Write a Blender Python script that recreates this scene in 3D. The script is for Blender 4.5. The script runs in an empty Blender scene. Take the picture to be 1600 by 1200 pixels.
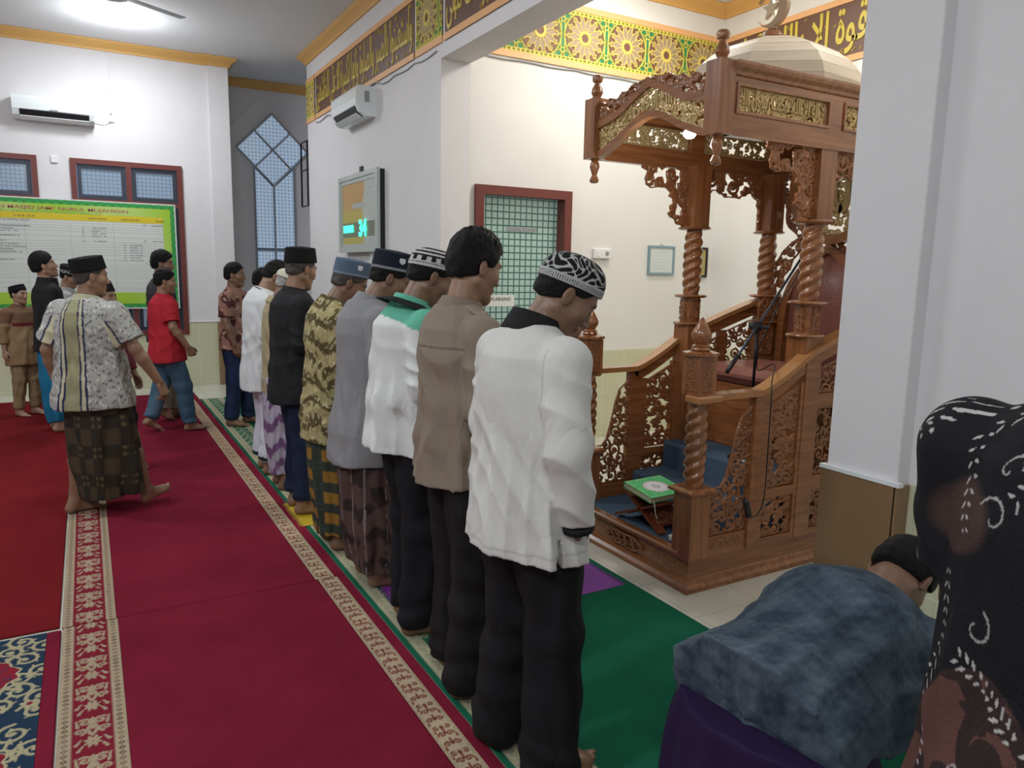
import bpy, math, random, unicodedata
import numpy as np
from mathutils import Matrix, Vector
PI = math.pi
SC = bpy.context.scene
COL = SC.collection

# ---------------------------------------------------------------- camera
CAM_H = 1.6
YAW, PITCH, ROLL, FPX = 0.51994, 0.153926, 0.0193584, 1159.86
def cam_basis():
    cy, sy, cp, sp = math.cos(YAW), math.sin(YAW), math.cos(PITCH), math.sin(PITCH)
    f = np.array([sy*cp, cy*cp, -sp]); r = np.array([cy, -sy, 0.0]); u = np.cross(r, f)
    cr, sr = math.cos(ROLL), math.sin(ROLL)
    return cr*r+sr*u, -sr*r+cr*u, f
_r, _u, _f = cam_basis()
cam = bpy.data.cameras.new('camera'); cam.sensor_width = 36; cam.lens = FPX/1600*36
cam.clip_start = 0.05
co = bpy.data.objects.new('camera', cam); COL.objects.link(co)
co.matrix_world = Matrix(((_r[0], _u[0], -_f[0], 0), (_r[1], _u[1], -_f[1], 0), (_r[2], _u[2], -_f[2], CAM_H), (0, 0, 0, 1)))
SC.camera = co
# ---------------------------------------------------------------- world, exposure
wd = bpy.data.worlds.new('world'); SC.world = wd; wd.use_nodes = True
wd.node_tree.nodes['Background'].inputs[0].default_value = (0.35, 0.5, 0.8, 1)
wd.node_tree.nodes['Background'].inputs[1].default_value = 0.6
SC.view_settings.view_transform = 'Standard'; SC.view_settings.look = 'None'
SC.view_settings.exposure = 0.0; SC.view_settings.gamma = 1.0
SC.view_settings.use_curve_mapping = False

# ---------------------------------------------------------------- ceiling lights of the hall
def area(name, loc, size, watt, col, rot=(0, 0, 0), sy=None):
    l = bpy.data.lights.new(name, 'AREA'); l.shape = 'RECTANGLE'; l.size = size; l.size_y = sy or size
    l.energy = watt; l.color = col
    o = bpy.data.objects.new(name, l); o.location = loc; o.rotation_euler = rot; COL.objects.link(o)
    return o
COOL = (0.93, 0.97, 1.0); WARM = (1.0, 0.96, 0.87)
LAMPS = [  # x, y, watt, colour
    (0.42, 9.25, 54, COOL), (-2.2, 6.2, 80, COOL), (0.2, 4.6, 36, COOL), (-2.4, 1.6, 105, COOL), (-0.8, -1.2, 66, COOL),  # last two in this line are added, unseen, to brighten the near zone
    (4.1, 4.75, 44, WARM), (4.3, 2.7, 36, WARM)]
for i, (x, y, w, c) in enumerate(LAMPS):
    area('ceiling_lamp_light', (x, y, 4.00), 0.42, w*0.55, c)
    l = bpy.data.lights.new('ceiling_bulb_light', 'POINT'); l.energy = w*0.45; l.shadow_soft_size = 0.12; l.color = c
    o = bpy.data.objects.new('ceiling_bulb_light', l); o.location = (x, y, 3.86); COL.objects.link(o)
# ---------------------------------------------------------------- helpers
def tag(o, label=None, cat=None, group=None, kind=None):
    if label: o['label'] = label
    if cat: o['category'] = cat
    if group: o['group'] = group
    if kind: o['kind'] = kind
    return o
def thing(name, label, cat, loc=(0, 0, 0), rz=0.0, group=None):
    o = bpy.data.objects.new(name, None); COL.objects.link(o)
    o.empty_display_size = 0.1
    o.location = loc; o.rotation_euler = (0, 0, rz)
    return tag(o, label, cat, group)
def wloc(p):
    v = Vector((0, 0, 0))
    while p is not None:
        v = v+p.location; p = p.parent
    return v
def obj(name, verts, faces, m, parent=None, smooth=False, local=False, col=None, auto=None):
    """one mesh object; verts in world coordinates unless local (coordinates of the parent's frame)."""
    V = np.asarray(verts, dtype=np.float64).reshape(-1, 3)
    if parent is not None and not local:
        V = V-np.array(wloc(parent))
    me = bpy.data.meshes.new(name)
    if isinstance(faces, np.ndarray):
        n = len(faces); k = faces.shape[1]
        me.vertices.add(len(V)); me.vertices.foreach_set('co', V.ravel())
        me.loops.add(n*k); me.loops.foreach_set('vertex_index', faces.astype(np.int32).ravel())
        me.polygons.add(n); me.polygons.foreach_set('loop_start', np.arange(0, n*k, k, dtype=np.int32))
        me.update(calc_edges=True)
    else:
        me.from_pydata([tuple(v) for v in V], [], faces); me.update()
    for mm in (m if isinstance(m, (list, tuple)) else [m]): me.materials.append(mm)
    if smooth:
        me.polygons.foreach_set('use_smooth', [True]*len(me.polygons))
    if col is not None:
        a = me.color_attributes.new('Col', 'FLOAT_COLOR', 'POINT')
        c = np.ones((len(V), 4)); c[:, :3] = col; a.data.foreach_set('color', c.ravel())
    o = bpy.data.objects.new(name, me); COL.objects.link(o)
    if parent is not None: o.parent = parent
    if auto: 
        try: me.set_sharp_from_angle(angle=auto)
        except Exception: pass
    return o
def struct(o): o['kind'] = 'structure'; return o

class MB:
    """collects simple shapes; build() links them as ONE mesh object"""
    def __init__(s): s.v = []; s.f = []
    def add(s, V, F):
        n = len(s.v); s.v += [tuple(map(float, p)) for p in V]; s.f += [tuple(int(i)+n for i in f) for f in F]; return s
    def box(s, x0, x1, y0, y1, z0, z1, bev=0.0):
        if bev <= 0:
            return s.add([(x0, y0, z0), (x1, y0, z0), (x1, y1, z0), (x0, y1, z0), (x0, y0, z1), (x1, y0, z1), (x1, y1, z1), (x0, y1, z1)],
                  [(0, 3, 2, 1), (4, 5, 6, 7), (0, 1, 5, 4), (1, 2, 6, 5), (2, 3, 7, 6), (3, 0, 4, 7)])
        b = min(bev, (x1-x0)/2.01, (y1-y0)/2.01, (z1-z0)/2.01); V = []; idx = {}
        for i, X in enumerate((x0, x1)):
            for j, Y in enumerate((y0, y1)):
                for k, Z in enumerate((z0, z1)):
                    dx = b if i == 0 else -b; dy = b if j == 0 else -b; dz = b if k == 0 else -b
                    for a, p in enumerate(((X, Y+dy, Z+dz), (X+dx, Y, Z+dz), (X+dx, Y+dy, Z))):
                        idx[i, j, k, a] = len(V); V.append(p)
        F = []
        def q(L): F.append(L)
        for i in (0, 1):
            L = [idx[i, j, k, 0] for j, k in ((0, 0), (1, 0), (1, 1), (0, 1))]; q(L if i else L[::-1])
            L = [idx[j, i, k, 1] for j, k in ((0, 0), (1, 0), (1, 1), (0, 1))]; q(L[::-1] if i else L)
            L = [idx[j, k, i, 2] for j, k in ((0, 0), (1, 0), (1, 1), (0, 1))]; q(L if i else L[::-1])
        for a in (0, 1):
            for b2 in (0, 1):
                q([idx[a, b2, 0, 0], idx[a, b2, 1, 0], idx[a, b2, 1, 1], idx[a, b2, 0, 1]][::(1 if a == b2 else -1)])
                q([idx[a, 0, b2, 0], idx[a, 1, b2, 0], idx[a, 1, b2, 2], idx[a, 0, b2, 2]][::(-1 if a == b2 else 1)])
                q([idx[0, a, b2, 1], idx[1, a, b2, 1], idx[1, a, b2, 2], idx[0, a, b2, 2]][::(1 if a == b2 else -1)])
                for c in (0, 1):
                    t = [idx[a, b2, c, 0], idx[a, b2, c, 1], idx[a, b2, c, 2]]
                    q(t if (a+b2+c) % 2 == 1 else t[::-1])
        return s.add(V, F)
    def lathe(s, cx, cy, prof, n=24, sq=False):
        """prof = [(z, r)...] bottom to top round a vertical axis; sq makes a square section"""
        V = []; F = []
        if sq: angs = [PI/4+i*PI/2 for i in range(4)]; n = 4; k = math.sqrt(2)
        else: angs = [2*PI*i/n for i in range(n)]; k = 1
        for z, r in prof:
            for a in angs: V.append((cx+k*r*math.cos(a), cy+k*r*math.sin(a), z))
        for j in range(len(prof)-1):
            for i in range(n):
                F.append((j*n+i, j*n+(i+1) % n, (j+1)*n+(i+1) % n, (j+1)*n+i))
        F.append(tuple(range(n))[::-1]); F.append(tuple((len(prof)-1)*n+i for i in range(n)))
        return s.add(V, F)
    def twist(s, cx, cy, z0, z1, r, turns=2.2, lobes=3, amp=0.16, n=30, m=56):
        V = []; F = []
        for j in range(m+1):
            t = j/m; z = z0+(z1-z0)*t
            e = min(1, min(t, 1-t)*9); rr = r*(0.9+0.12*math.sin(PI*t))
            for i in range(n):
                a = 2*PI*i/n
                w = abs(math.cos(lobes/2*(a-turns*2*PI*t)))
                R = rr*(1-amp*e+2*amp*e*w)
                V.append((cx+R*math.cos(a), cy+R*math.sin(a), z))
        for j in range(m):
            for i in range(n):
                F.append((j*n+i, j*n+(i+1) % n, (j+1)*n+(i+1) % n, (j+1)*n+i))
        F.append(tuple(range(n))[::-1]); F.append(tuple(m*n+i for i in range(n)))
        return s.add(V, F)
    def tube(s, pts, r, n=8, r2=None):
        P = [np.array(p, float) for p in pts]; V = []; F = []
        m = len(P); up = np.array([0.13, 0.21, 1.0])
        for j in range(m):
            d = P[min(j+1, m-1)]-P[max(j-1, 0)]; d = d/(np.linalg.norm(d)+1e-12)
            a = np.cross(d, up)
            if np.linalg.norm(a) < 1e-4: a = np.cross(d, (1, 0, 0))
            a /= np.linalg.norm(a); b = np.cross(d, a)
            R = r if r2 is None else r+(r2-r)*j/(m-1)
            if hasattr(r, '__len__'): R = r[j]
            for i in range(n):
                t = 2*PI*i/n; V.append(P[j]+R*(math.cos(t)*a+math.sin(t)*b))
        for j in range(m-1):
            for i in range(n):
                F.append((j*n+i, (j+1)*n+i, (j+1)*n+(i+1) % n, j*n+(i+1) % n))
        F.append(tuple(range(n))); F.append(tuple((m-1)*n+i for i in range(n))[::-1])
        return s.add(V, F)
    def sweep(s, path, prof, caps=True):
        """prof [(a,z)] swept along a horizontal path [(x,y)]: a is measured to the left of the travel direction"""
        V = []; F = []; m = len(path); k = len(prof)
        P = [np.array(p, float) for p in path]
        for j in range(m):
            if j == 0: d = P[1]-P[0]; d /= np.linalg.norm(d); nrm = np.array([-d[1], d[0]])
            elif j == m-1: d = P[-1]-P[-2]; d /= np.linalg.norm(d); nrm = np.array([-d[1], d[0]])
            else:
                d1 = P[j]-P[j-1]; d1 /= np.linalg.norm(d1); d2 = P[j+1]-P[j]; d2 /= np.linalg.norm(d2)
                n1 = np.array([-d1[1], d1[0]]); n2 = np.array([-d2[1], d2[0]]); nrm = (n1+n2)/(1+n1@n2)
            for a, z in prof: V.append((P[j][0]+nrm[0]*a, P[j][1]+nrm[1]*a, z))
        for j in range(m-1):
            for i in range(k):
                F.append((j*k+i, (j+1)*k+i, (j+1)*k+(i+1) % k, j*k+(i+1) % k))
        if caps: F.append(tuple(range(k))); F.append(tuple((m-1)*k+i for i in range(k))[::-1])
        return s.add(V, F)
    def prism(s, poly, U, Vv, N, o, t):
        """polygon (u,v) extruded by t along N from origin o"""
        o = np.array(o, float); U = np.array(U, float); Vv = np.array(Vv, float); N = np.array(N, float)
        A = [o+U*u+Vv*v for u, v in poly]; B = [a+N*t for a in A]; n = len(A)
        F = [tuple(range(n)), tuple(range(2*n-1, n-1, -1))]+[(i, i+n, (i+1) % n+n, (i+1) % n) for i in range(n)]
        return s.add(A+B, F)
    def band(s, top, bot, U, Vv, N, o, t):
        """strip between two curves of equal length (lists of (u,v)), thickness t along N"""
        o = np.array(o, float); U = np.array(U, float); Vv = np.array(Vv, float); N = np.array(N, float)
        V = []; F = []; n = len(top)
        for (a, b), (c, d) in zip(top, bot):
            T = o+U*a+Vv*b; B = o+U*c+Vv*d; V += [T, B, B+N*t, T+N*t]
        for i in range(n-1):
            for j in range(4): F.append((i*4+j, i*4+(j+1) % 4, (i+1)*4+(j+1) % 4, (i+1)*4+j))
        F.append((3, 2, 1, 0)); F.append(tuple((n-1)*4+j for j in range(4)))
        return s.add(V, F)
    def build(s, name, m, parent=None, smooth=False, auto=None):
        o = obj(name, s.v, s.f, m, parent, smooth, auto=auto)
        me = o.data
        import bmesh
        b = bmesh.new(); b.from_mesh(me); bmesh.ops.recalc_face_normals(b, faces=b.faces); b.to_mesh(me); b.free()
        if smooth and auto:
            me.set_sharp_from_angle(angle=auto)
        return o
def boxobj(name, m, parent, x0, x1, y0, y1, z0, z1, bev=0.0):
    return MB().box(x0, x1, y0, y1, z0, z1, bev).build(name, m, parent)

# ---------------------------------------------------------------- signed distance fields and surface nets
def surfnet(F, org, h):
    """surface nets on a sampled field F (inside < 0); h may be a 3-vector; returns verts, quads"""
    h = np.broadcast_to(np.asarray(h, float), (3,)); S = F < 0
    nx, ny, nz = F.shape
    c = S[:-1, :-1, :-1].astype(np.int8)
    cnt = np.zeros((nx-1, ny-1, nz-1), np.int8)
    for dx in (0, 1):
        for dy in (0, 1):
            for dz in (0, 1):
                cnt += S[dx:nx-1+dx, dy:ny-1+dy, dz:nz-1+dz]
    act = (cnt > 0) & (cnt < 8)
    I = np.argwhere(act)
    if len(I) == 0: return np.zeros((0, 3)), np.zeros((0, 4), int)
    idx = -np.ones(act.shape, np.int64); idx[act] = np.arange(len(I))
    pos = np.zeros((len(I), 3)); num = np.zeros(len(I))
    C = [(a, b, d) for a in (0, 1) for b in (0, 1) for d in (0, 1)]
    for a in C:
        for ax in range(3):
            if a[ax] == 1: continue
            b = list(a); b[ax] = 1
            fa = F[I[:, 0]+a[0], I[:, 1]+a[1], I[:, 2]+a[2]]; fb = F[I[:, 0]+b[0], I[:, 1]+b[1], I[:, 2]+b[2]]
            m = (fa < 0) != (fb < 0)
            t = np.where(m, fa/np.where(m, fa-fb, 1), 0)
            t = np.clip(t, 0, 1)
            p = np.array(a, float)[None, :].repeat(len(I), 0); p[:, ax] += t
            pos[m] += p[m]; num[m] += 1
    V = (I+pos/num[:, None])*h+np.asarray(org)
    Q = []
    for ax in range(3):
        o1, o2 = [(1, 2), (2, 0), (0, 1)][ax]
        sl0 = [slice(None)]*3; sl1 = [slice(None)]*3
        sl0[ax] = slice(0, -1); sl1[ax] = slice(1, None)
        a = S[tuple(sl0)]; b = S[tuple(sl1)]
        ch = a != b
        m = np.zeros_like(ch); s = [slice(None)]*3; s[o1] = slice(1, -1); s[o2] = slice(1, -1); m[tuple(s)] = True
        E = np.argwhere(ch & m)
        if len(E) == 0: continue
        ins = a[E[:, 0], E[:, 1], E[:, 2]]
        def cell(d1, d2):
            J = E.copy(); J[:, o1] -= d1; J[:, o2] -= d2
            return idx[J[:, 0], J[:, 1], J[:, 2]]
        q = np.stack([cell(1, 1), cell(0, 1), cell(0, 0), cell(1, 0)], 1)
        q[~ins] = q[~ins][:, ::-1]
        Q.append(q)
    return V, np.concatenate(Q)
def sdf_mesh(f, lo, hi, h, slack=1.7):
    """two-level evaluation of f(P)->distance over a box"""
    lo = np.array(lo, float); hi = np.array(hi, float)
    n = np.ceil((hi-lo)/h).astype(int)+1; B = 4; nb = -(-n//B)
    g = np.stack(np.meshgrid(*[np.arange(k) for k in nb], indexing='ij'), -1).reshape(-1, 3)
    cc = lo+(g*B+(B-1)/2)*h
    d = f(cc); near = np.abs(d) < (B*h*0.87+h)*slack
    F = np.repeat(np.repeat(np.repeat(np.where(d < 0, -1.0, 1.0).reshape(nb), B, 0), B, 1), B, 2)
    gn = g[near]
    off = np.stack(np.meshgrid(*[np.arange(B)]*3, indexing='ij'), -1).reshape(-1, 3)
    ii = (gn[:, None, :]*B+off[None]).reshape(-1, 3)
    out = np.empty(len(ii)); CH = 200000
    for k in range(0, len(ii), CH):
        out[k:k+CH] = f(lo+ii[k:k+CH]*h)
    F[ii[:, 0], ii[:, 1], ii[:, 2]] = out
    return surfnet(F, lo, h)
def smin(a, b, k):
    h = np.clip(0.5+0.5*(b-a)/k, 0, 1); return b*(1-h)+a*h-k*h*(1-h)
def smax(a, b, k): return -smin(-a, -b, k)
def cone(P, a, b, ra, rb):
    a = np.asarray(a, float); b = np.asarray(b, float); ab = b-a
    t = np.clip((P-a)@ab/(ab@ab+1e-12), 0, 1)
    return np.linalg.norm(P-a-t[:, None]*ab, axis=1)-(ra+(rb-ra)*t)
def ell(P, c, r, R=None):
    q = P-np.asarray(c, float)
    if R is not None: q = q@np.asarray(R)
    r = np.asarray(r, float)
    k0 = np.linalg.norm(q/r, axis=1); k1 = np.linalg.norm(q/(r*r), axis=1)
    return k0*(k0-1)/np.maximum(k1, 1e-9)
def rbox(P, c, hs, r, R=None):
    q = P-np.asarray(c, float)
    if R is not None: q = q@np.asarray(R)
    d = np.abs(q)-(np.asarray(hs, float)-r)
    return np.linalg.norm(np.maximum(d, 0), axis=1)+np.minimum(d.max(1), 0)-r
_rs = np.random.RandomState(5)
_NK = _rs.normal(size=(24, 3)); _NK /= np.linalg.norm(_NK, axis=1)[:, None]; _NP = _rs.uniform(0, 2*PI, 24)
def wob(P, f, seed=0, n=6):
    """cheap smooth noise about -1..1, wavelength about 1/f"""
    s = 0
    for i in range(n):
        j = (i+seed*5) % 24
        s = s+np.sin((P@_NK[j])*f*2*PI*(0.7+0.12*i)+_NP[j]+seed*1.7)
    return s/n*1.6

# ---------------------------------------------------------------- 2D fields for fretwork and printed patterns
def poly_sdf(X, Y, poly):
    """signed distance to a closed polygon, negative inside"""
    P = np.asarray(poly, float); d = np.full(X.shape, 1e9); s = np.zeros(X.shape, bool)
    for i in range(len(P)):
        a = P[i]; b = P[(i+1) % len(P)]; ex, ey = b-a
        wx = X-a[0]; wy = Y-a[1]; t = np.clip((wx*ex+wy*ey)/(ex*ex+ey*ey+1e-12), 0, 1)
        d = np.minimum(d, (wx-ex*t)**2+(wy-ey*t)**2)
        c = (a[1] > Y) != (b[1] > Y)
        xi = a[0]+(Y-a[1])*ex/(ey if abs(ey) > 1e-12 else 1e-12)
        s ^= c & (X < xi)
    d = np.sqrt(d); return np.where(s, -d, d)
def seg_field(X, Y, segs):
    """min over segments (x0,y0,x1,y1,w0,w1) of distance - width"""
    d = np.full(X.shape, 1e9)
    for x0, y0, x1, y1, w0, w1 in segs:
        m = 0.06
        ii = (X >= min(x0, x1)-m) & (X <= max(x0, x1)+m) & (Y >= min(y0, y1)-m) & (Y <= max(y0, y1)+m)
        if not ii.any(): continue
        xx = X[ii]-x0; yy = Y[ii]-y0; ex = x1-x0; ey = y1-y0
        t = np.clip((xx*ex+yy*ey)/(ex*ex+ey*ey+1e-12), 0, 1)
        d[ii] = np.minimum(d[ii], np.hypot(xx-ex*t, yy-ey*t)-(w0+(w1-w0)*t))
    return d
def scrolls(w, h, seed, R=0.06, wd=0.006):
    """leafy spiral tendrils filling a w x h field: list of tapered segments"""
    rnd = random.Random(seed); pts = []
    for _ in range(4000):
        x = rnd.uniform(0, w); y = rnd.uniform(0, h)
        if all((x-a)**2+(y-b)**2 > (1.45*R)**2 for a, b in pts): pts.append((x, y))
    S = []
    for cx, cy in pts:
        sg = rnd.choice((-1, 1)); a0 = rnd.uniform(0, 2*PI); r0 = R*rnd.uniform(0.85, 1.12); N = 22; last = None
        for i in range(N+1):
            t = i/N; a = a0+sg*t*2*PI*1.45; r = r0*(1-0.86*t)
            p = (cx+r*math.cos(a), cy+r*math.sin(a)); ww = wd*(1.15-0.35*t)
            if last: S.append((*last[0], *p, last[1], ww))
            last = (p, ww)
            if i in (3, 7, 11, 15):
                ra = a+sg*0.9; L = R*0.42*(1-0.5*t)
                q = (p[0]+L*math.cos(ra), p[1]+L*math.sin(ra)); S.append((*p, *q, wd*1.0, wd*0.35))
                qq = (p[0]+L*0.8*math.cos(ra+0.7*sg), p[1]+L*0.8*math.sin(ra+0.7*sg)); S.append((*p, *qq, wd*0.9, wd*0.3))
        S.append((cx, cy, cx+0.001, cy, wd*1.7, wd*1.7))
        b = min(pts, key=lambda q: (q[0]-cx)**2+(q[1]-cy)**2 if q != (cx, cy) else 9)
        mx, my = (cx+b[0])/2+rnd.uniform(-.01, .01), (cy+b[1])/2+rnd.uniform(-.01, .01)
        S.append((cx+0.6*(mx-cx), cy+0.6*(my-cy), b[0]+0.6*(mx-b[0]), b[1]+0.6*(my-b[1]), wd*0.9, wd*0.9))
    return S
_fret_cache = {}
def fret(name, m, parent, o, U, V, N, w, h, seed=1, poly=None, R=0.055, wd=0.0062, t=0.009, res=0.0055, frame=0.0, solid=0.0, segs=None):
    """pierced carved panel: polygon (or w x h rectangle) in the plane o + uU + vV, carved relief along N"""
    key = (round(w, 3), round(h, 3), seed, None if poly is None else tuple(map(tuple, poly)), R, wd, t, res, frame, solid)
    if key not in _fret_cache or segs is not None:
        m_ = 0.02
        xs = np.arange(-m_, w+m_+res, res); ys = np.arange(-m_, h+m_+res, res)
        X, Y = np.meshgrid(xs, ys, indexing='ij')
        pl = poly if poly is not None else [(0, 0), (w, 0), (w, h), (0, h)]
        E = poly_sdf(X, Y, pl)
        D = seg_field(X, Y, scrolls(w, h, seed, R, wd) if segs is None else segs)
        if solid > 0: D = D-solid
        rel = np.clip(-D/wd, 0, 1.2)
        f2 = np.maximum(D, E)
        th = t*(0.45+0.55*rel)
        if frame > 0 or poly is not None:
            fr = np.maximum(np.abs(E+max(frame, 0.008)*0.5)-max(frame, 0.008)*0.5, E)
            f2 = np.minimum(f2, fr); th = np.where(fr < 0, np.maximum(th, t*0.75), th)
        hz = t*0.5; zs = np.arange(-3, 4)*hz
        F = np.maximum(f2[:, :, None], np.abs(zs)[None, None, :]-th[:, :, None])
        vv, qq = surfnet(F, (xs[0], ys[0], zs[0]), (res, res, hz))
        _fret_cache[key] = (vv, qq)
    vv, qq = _fret_cache[key]
    U = np.array(U, float); V = np.array(V, float); N = np.array(N, float)
    W = np.array(o, float)+vv[:, :1]*U+vv[:, 1:2]*V+vv[:, 2:3]*N
    if np.cross(U, V)@N < 0: qq = qq[:, ::-1]
    return obj(name, W, qq, m, parent, smooth=True)
def sheet(name, m, parent, o, U, V, N, w, h, res, fn):
    """fine grid whose vertex colours (and relief) come from fn(X, Y) -> rgb (n,3), height"""
    nx = max(2, int(round(w/res))+1); ny = max(2, int(round(h/res))+1)
    X, Y = np.meshgrid(np.linspace(0, w, nx), np.linspace(0, h, ny), indexing='ij')
    rgb, ht = fn(X, Y)
    P = np.array(o, float)+X[..., None]*np.array(U, float)+Y[..., None]*np.array(V, float)+np.asarray(ht)[..., None]*np.array(N, float)
    i = np.arange(nx*ny).reshape(nx, ny)
    Q = np.stack([i[:-1, :-1], i[1:, :-1], i[1:, 1:], i[:-1, 1:]], -1).reshape(-1, 4)
    if np.cross(U, V)@np.array(N, float) < 0: Q = Q[:, ::-1]
    return obj(name, P.reshape(-1, 3), Q, m, parent, smooth=False, col=np.asarray(rgb).reshape(-1, 3))
def mix(a, b, t):
    t = np.clip(t, 0, 1)[..., None]; return np.asarray(a)*(1-t)+np.asarray(b)*t
def srgb(r, g, b):
    f = lambda c: (c/255/12.92) if c/255 <= 0.04045 else ((c/255+0.055)/1.055)**2.4
    return np.array([f(r), f(g), f(b)])

# ---------------------------------------------------------------- lettering
_AR = {}
for _c in range(0xFE80, 0xFEFD):
    _d = unicodedata.decomposition(chr(_c)).split()
    if len(_d) == 2: _AR.setdefault(chr(int(_d[1], 16)), {})[_d[0][1:-1]] = chr(_c)
    if len(_d) == 3: _AR.setdefault(chr(int(_d[1], 16))+chr(int(_d[2], 16)), {})[_d[0][1:-1]] = chr(_c)
def arabic(s):
    """joined letter forms in visual (left to right) order"""
    tok = []; i = 0
    while i < len(s):
        if s[i:i+2] in _AR and len(s[i:i+2]) == 2: tok.append(s[i:i+2]); i += 2
        else: tok.append(s[i]); i += 1
    out = []
    for k, t in enumerate(tok):
        f = _AR.get(t)
        if not f: out.append(t); continue
        pj = k > 0 and tok[k-1] in _AR and 'initial' in _AR[tok[k-1]]
        nj = k+1 < len(tok) and tok[k+1] in _AR and 'initial' in f and ('final' in _AR[tok[k+1]])
        out.append(f.get('medial' if pj and nj else 'final' if pj else 'initial' if nj else 'isolated', f.get('isolated', t)))
    return ''.join(out[::-1])
def text(name, s, m, parent, o, U, V, N, h=None, w=None, depth=0.003, bold=0.0, align='L', line=None):
    """flat raised lettering in the plane o + uU + vV; scaled to height h (and width w when given)"""
    c = bpy.data.curves.new(name, 'FONT'); c.body = s; c.size = 1; c.offset = bold; c.resolution_u = 3
    if line: c.space_line = line
    t = bpy.data.objects.new(name, c); COL.objects.link(t); bpy.context.view_layer.update()
    me = bpy.data.meshes.new_from_object(t.evaluated_get(bpy.context.evaluated_depsgraph_get()))
    bpy.data.objects.remove(t)
    n = len(me.vertices); P = np.zeros(n*3); me.vertices.foreach_get('co', P); P = P.reshape(-1, 3)
    F = [list(p.vertices) for p in me.polygons]; bpy.data.meshes.remove(me)
    lo = P.min(0); hi = P.max(0); sy = h/(hi[1]-lo[1]); sx = sy if w is None else w/(hi[0]-lo[0])
    x = (P[:, 0]-lo[0])*sx; y = (P[:, 1]-lo[1])*sy
    if align == 'C': x = x-(hi[0]-lo[0])*sx/2
    U = np.array(U, float); V = np.array(V, float); N = np.array(N, float)
    A = np.array(o, float)+x[:, None]*U+y[:, None]*V
    if depth <= 0: return obj(name, A, F, m, parent)
    from collections import Counter
    e = Counter(); de = {}
    for f in F:
        for i in range(len(f)):
            a, b = f[i], f[(i+1) % len(f)]; e[frozenset((a, b))] += 1; de[frozenset((a, b))] = (a, b)
    G = [[i+n for i in f] for f in F]
    G += [[a, b, b+n, a+n] for k, (a, b) in de.items() if e[k] == 1]
    return obj(name, np.concatenate([A, A+N*depth]), G, m, parent)

# ---------------------------------------------------------------- materials
def newmat(name):
    m = bpy.data.materials.new(name); m.use_nodes = True; return m, m.node_tree, m.node_tree.nodes['Principled BSDF']
def nd(nt, t, **k):
    n = nt.nodes.new(t)
    for a, b in k.items():
        if a.startswith('i_'): n.inputs[int(a[2:])].default_value = b
        else: setattr(n, a, b)
    return n
def mat(name, col, rough=0.5, metal=0.0, var=0.0, vscale=8.0, bump=0.0, bscale=60.0, coat=0.0, emit=0.0, attr=False, sheen=0.0, spec=None, stretch=None):
    m, nt, b = newmat(name)
    b.inputs['Roughness'].default_value = rough; b.inputs['Metallic'].default_value = metal
    if coat: b.inputs['Coat Weight'].default_value = coat; b.inputs['Coat Roughness'].default_value = 0.12
    if sheen: b.inputs['Sheen Weight'].default_value = sheen; b.inputs['Sheen Roughness'].default_value = 0.5
    if spec is not None: b.inputs['Specular IOR Level'].default_value = spec
    c = (*[float(x) for x in col], 1); b.inputs['Base Color'].default_value = c
    tc = nd(nt, 'ShaderNodeTexCoord'); src = tc.outputs['Object']
    if stretch:
        mp = nd(nt, 'ShaderNodeMapping'); mp.inputs['Scale'].default_value = stretch; nt.links.new(src, mp.inputs[0]); src = mp.outputs[0]
    base = None
    if attr:
        a = nd(nt, 'ShaderNodeAttribute', attribute_name='Col'); base = a.outputs['Color']
    if var:
        n = nd(nt, 'ShaderNodeTexNoise'); n.inputs['Scale'].default_value = vscale; n.inputs['Detail'].default_value = 6; n.inputs['Roughness'].default_value = 0.62
        nt.links.new(src, n.inputs['Vector'])
        mr = nd(nt, 'ShaderNodeMapRange'); mr.inputs[1].default_value = 0.3; mr.inputs[2].default_value = 0.7; mr.inputs[3].default_value = 1-var; mr.inputs[4].default_value = 1+var
        nt.links.new(n.outputs[0], mr.inputs[0])
        mx = nd(nt, 'ShaderNodeVectorMath', operation='SCALE')
        if base: nt.links.new(base, mx.inputs[0])
        else: mx.inputs[0].default_value = c[:3]
        nt.links.new(mr.outputs[0], mx.inputs['Scale']); base = mx.outputs[0]
    if base: nt.links.new(base, b.inputs['Base Color'])
    if bump:
        n = nd(nt, 'ShaderNodeTexNoise'); n.inputs['Scale'].default_value = bscale; n.inputs['Detail'].default_value = 4
        nt.links.new(src, n.inputs['Vector'])
        bp = nd(nt, 'ShaderNodeBump'); bp.inputs['Strength'].default_value = bump; bp.inputs['Distance'].default_value = 0.01
        nt.links.new(n.outputs[0], bp.inputs['Height']); nt.links.new(bp.outputs[0], b.inputs['Normal'])
    if emit:
        b.inputs['Emission Color'].default_value = c; b.inputs['Emission Strength'].default_value = emit
    return m
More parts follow.
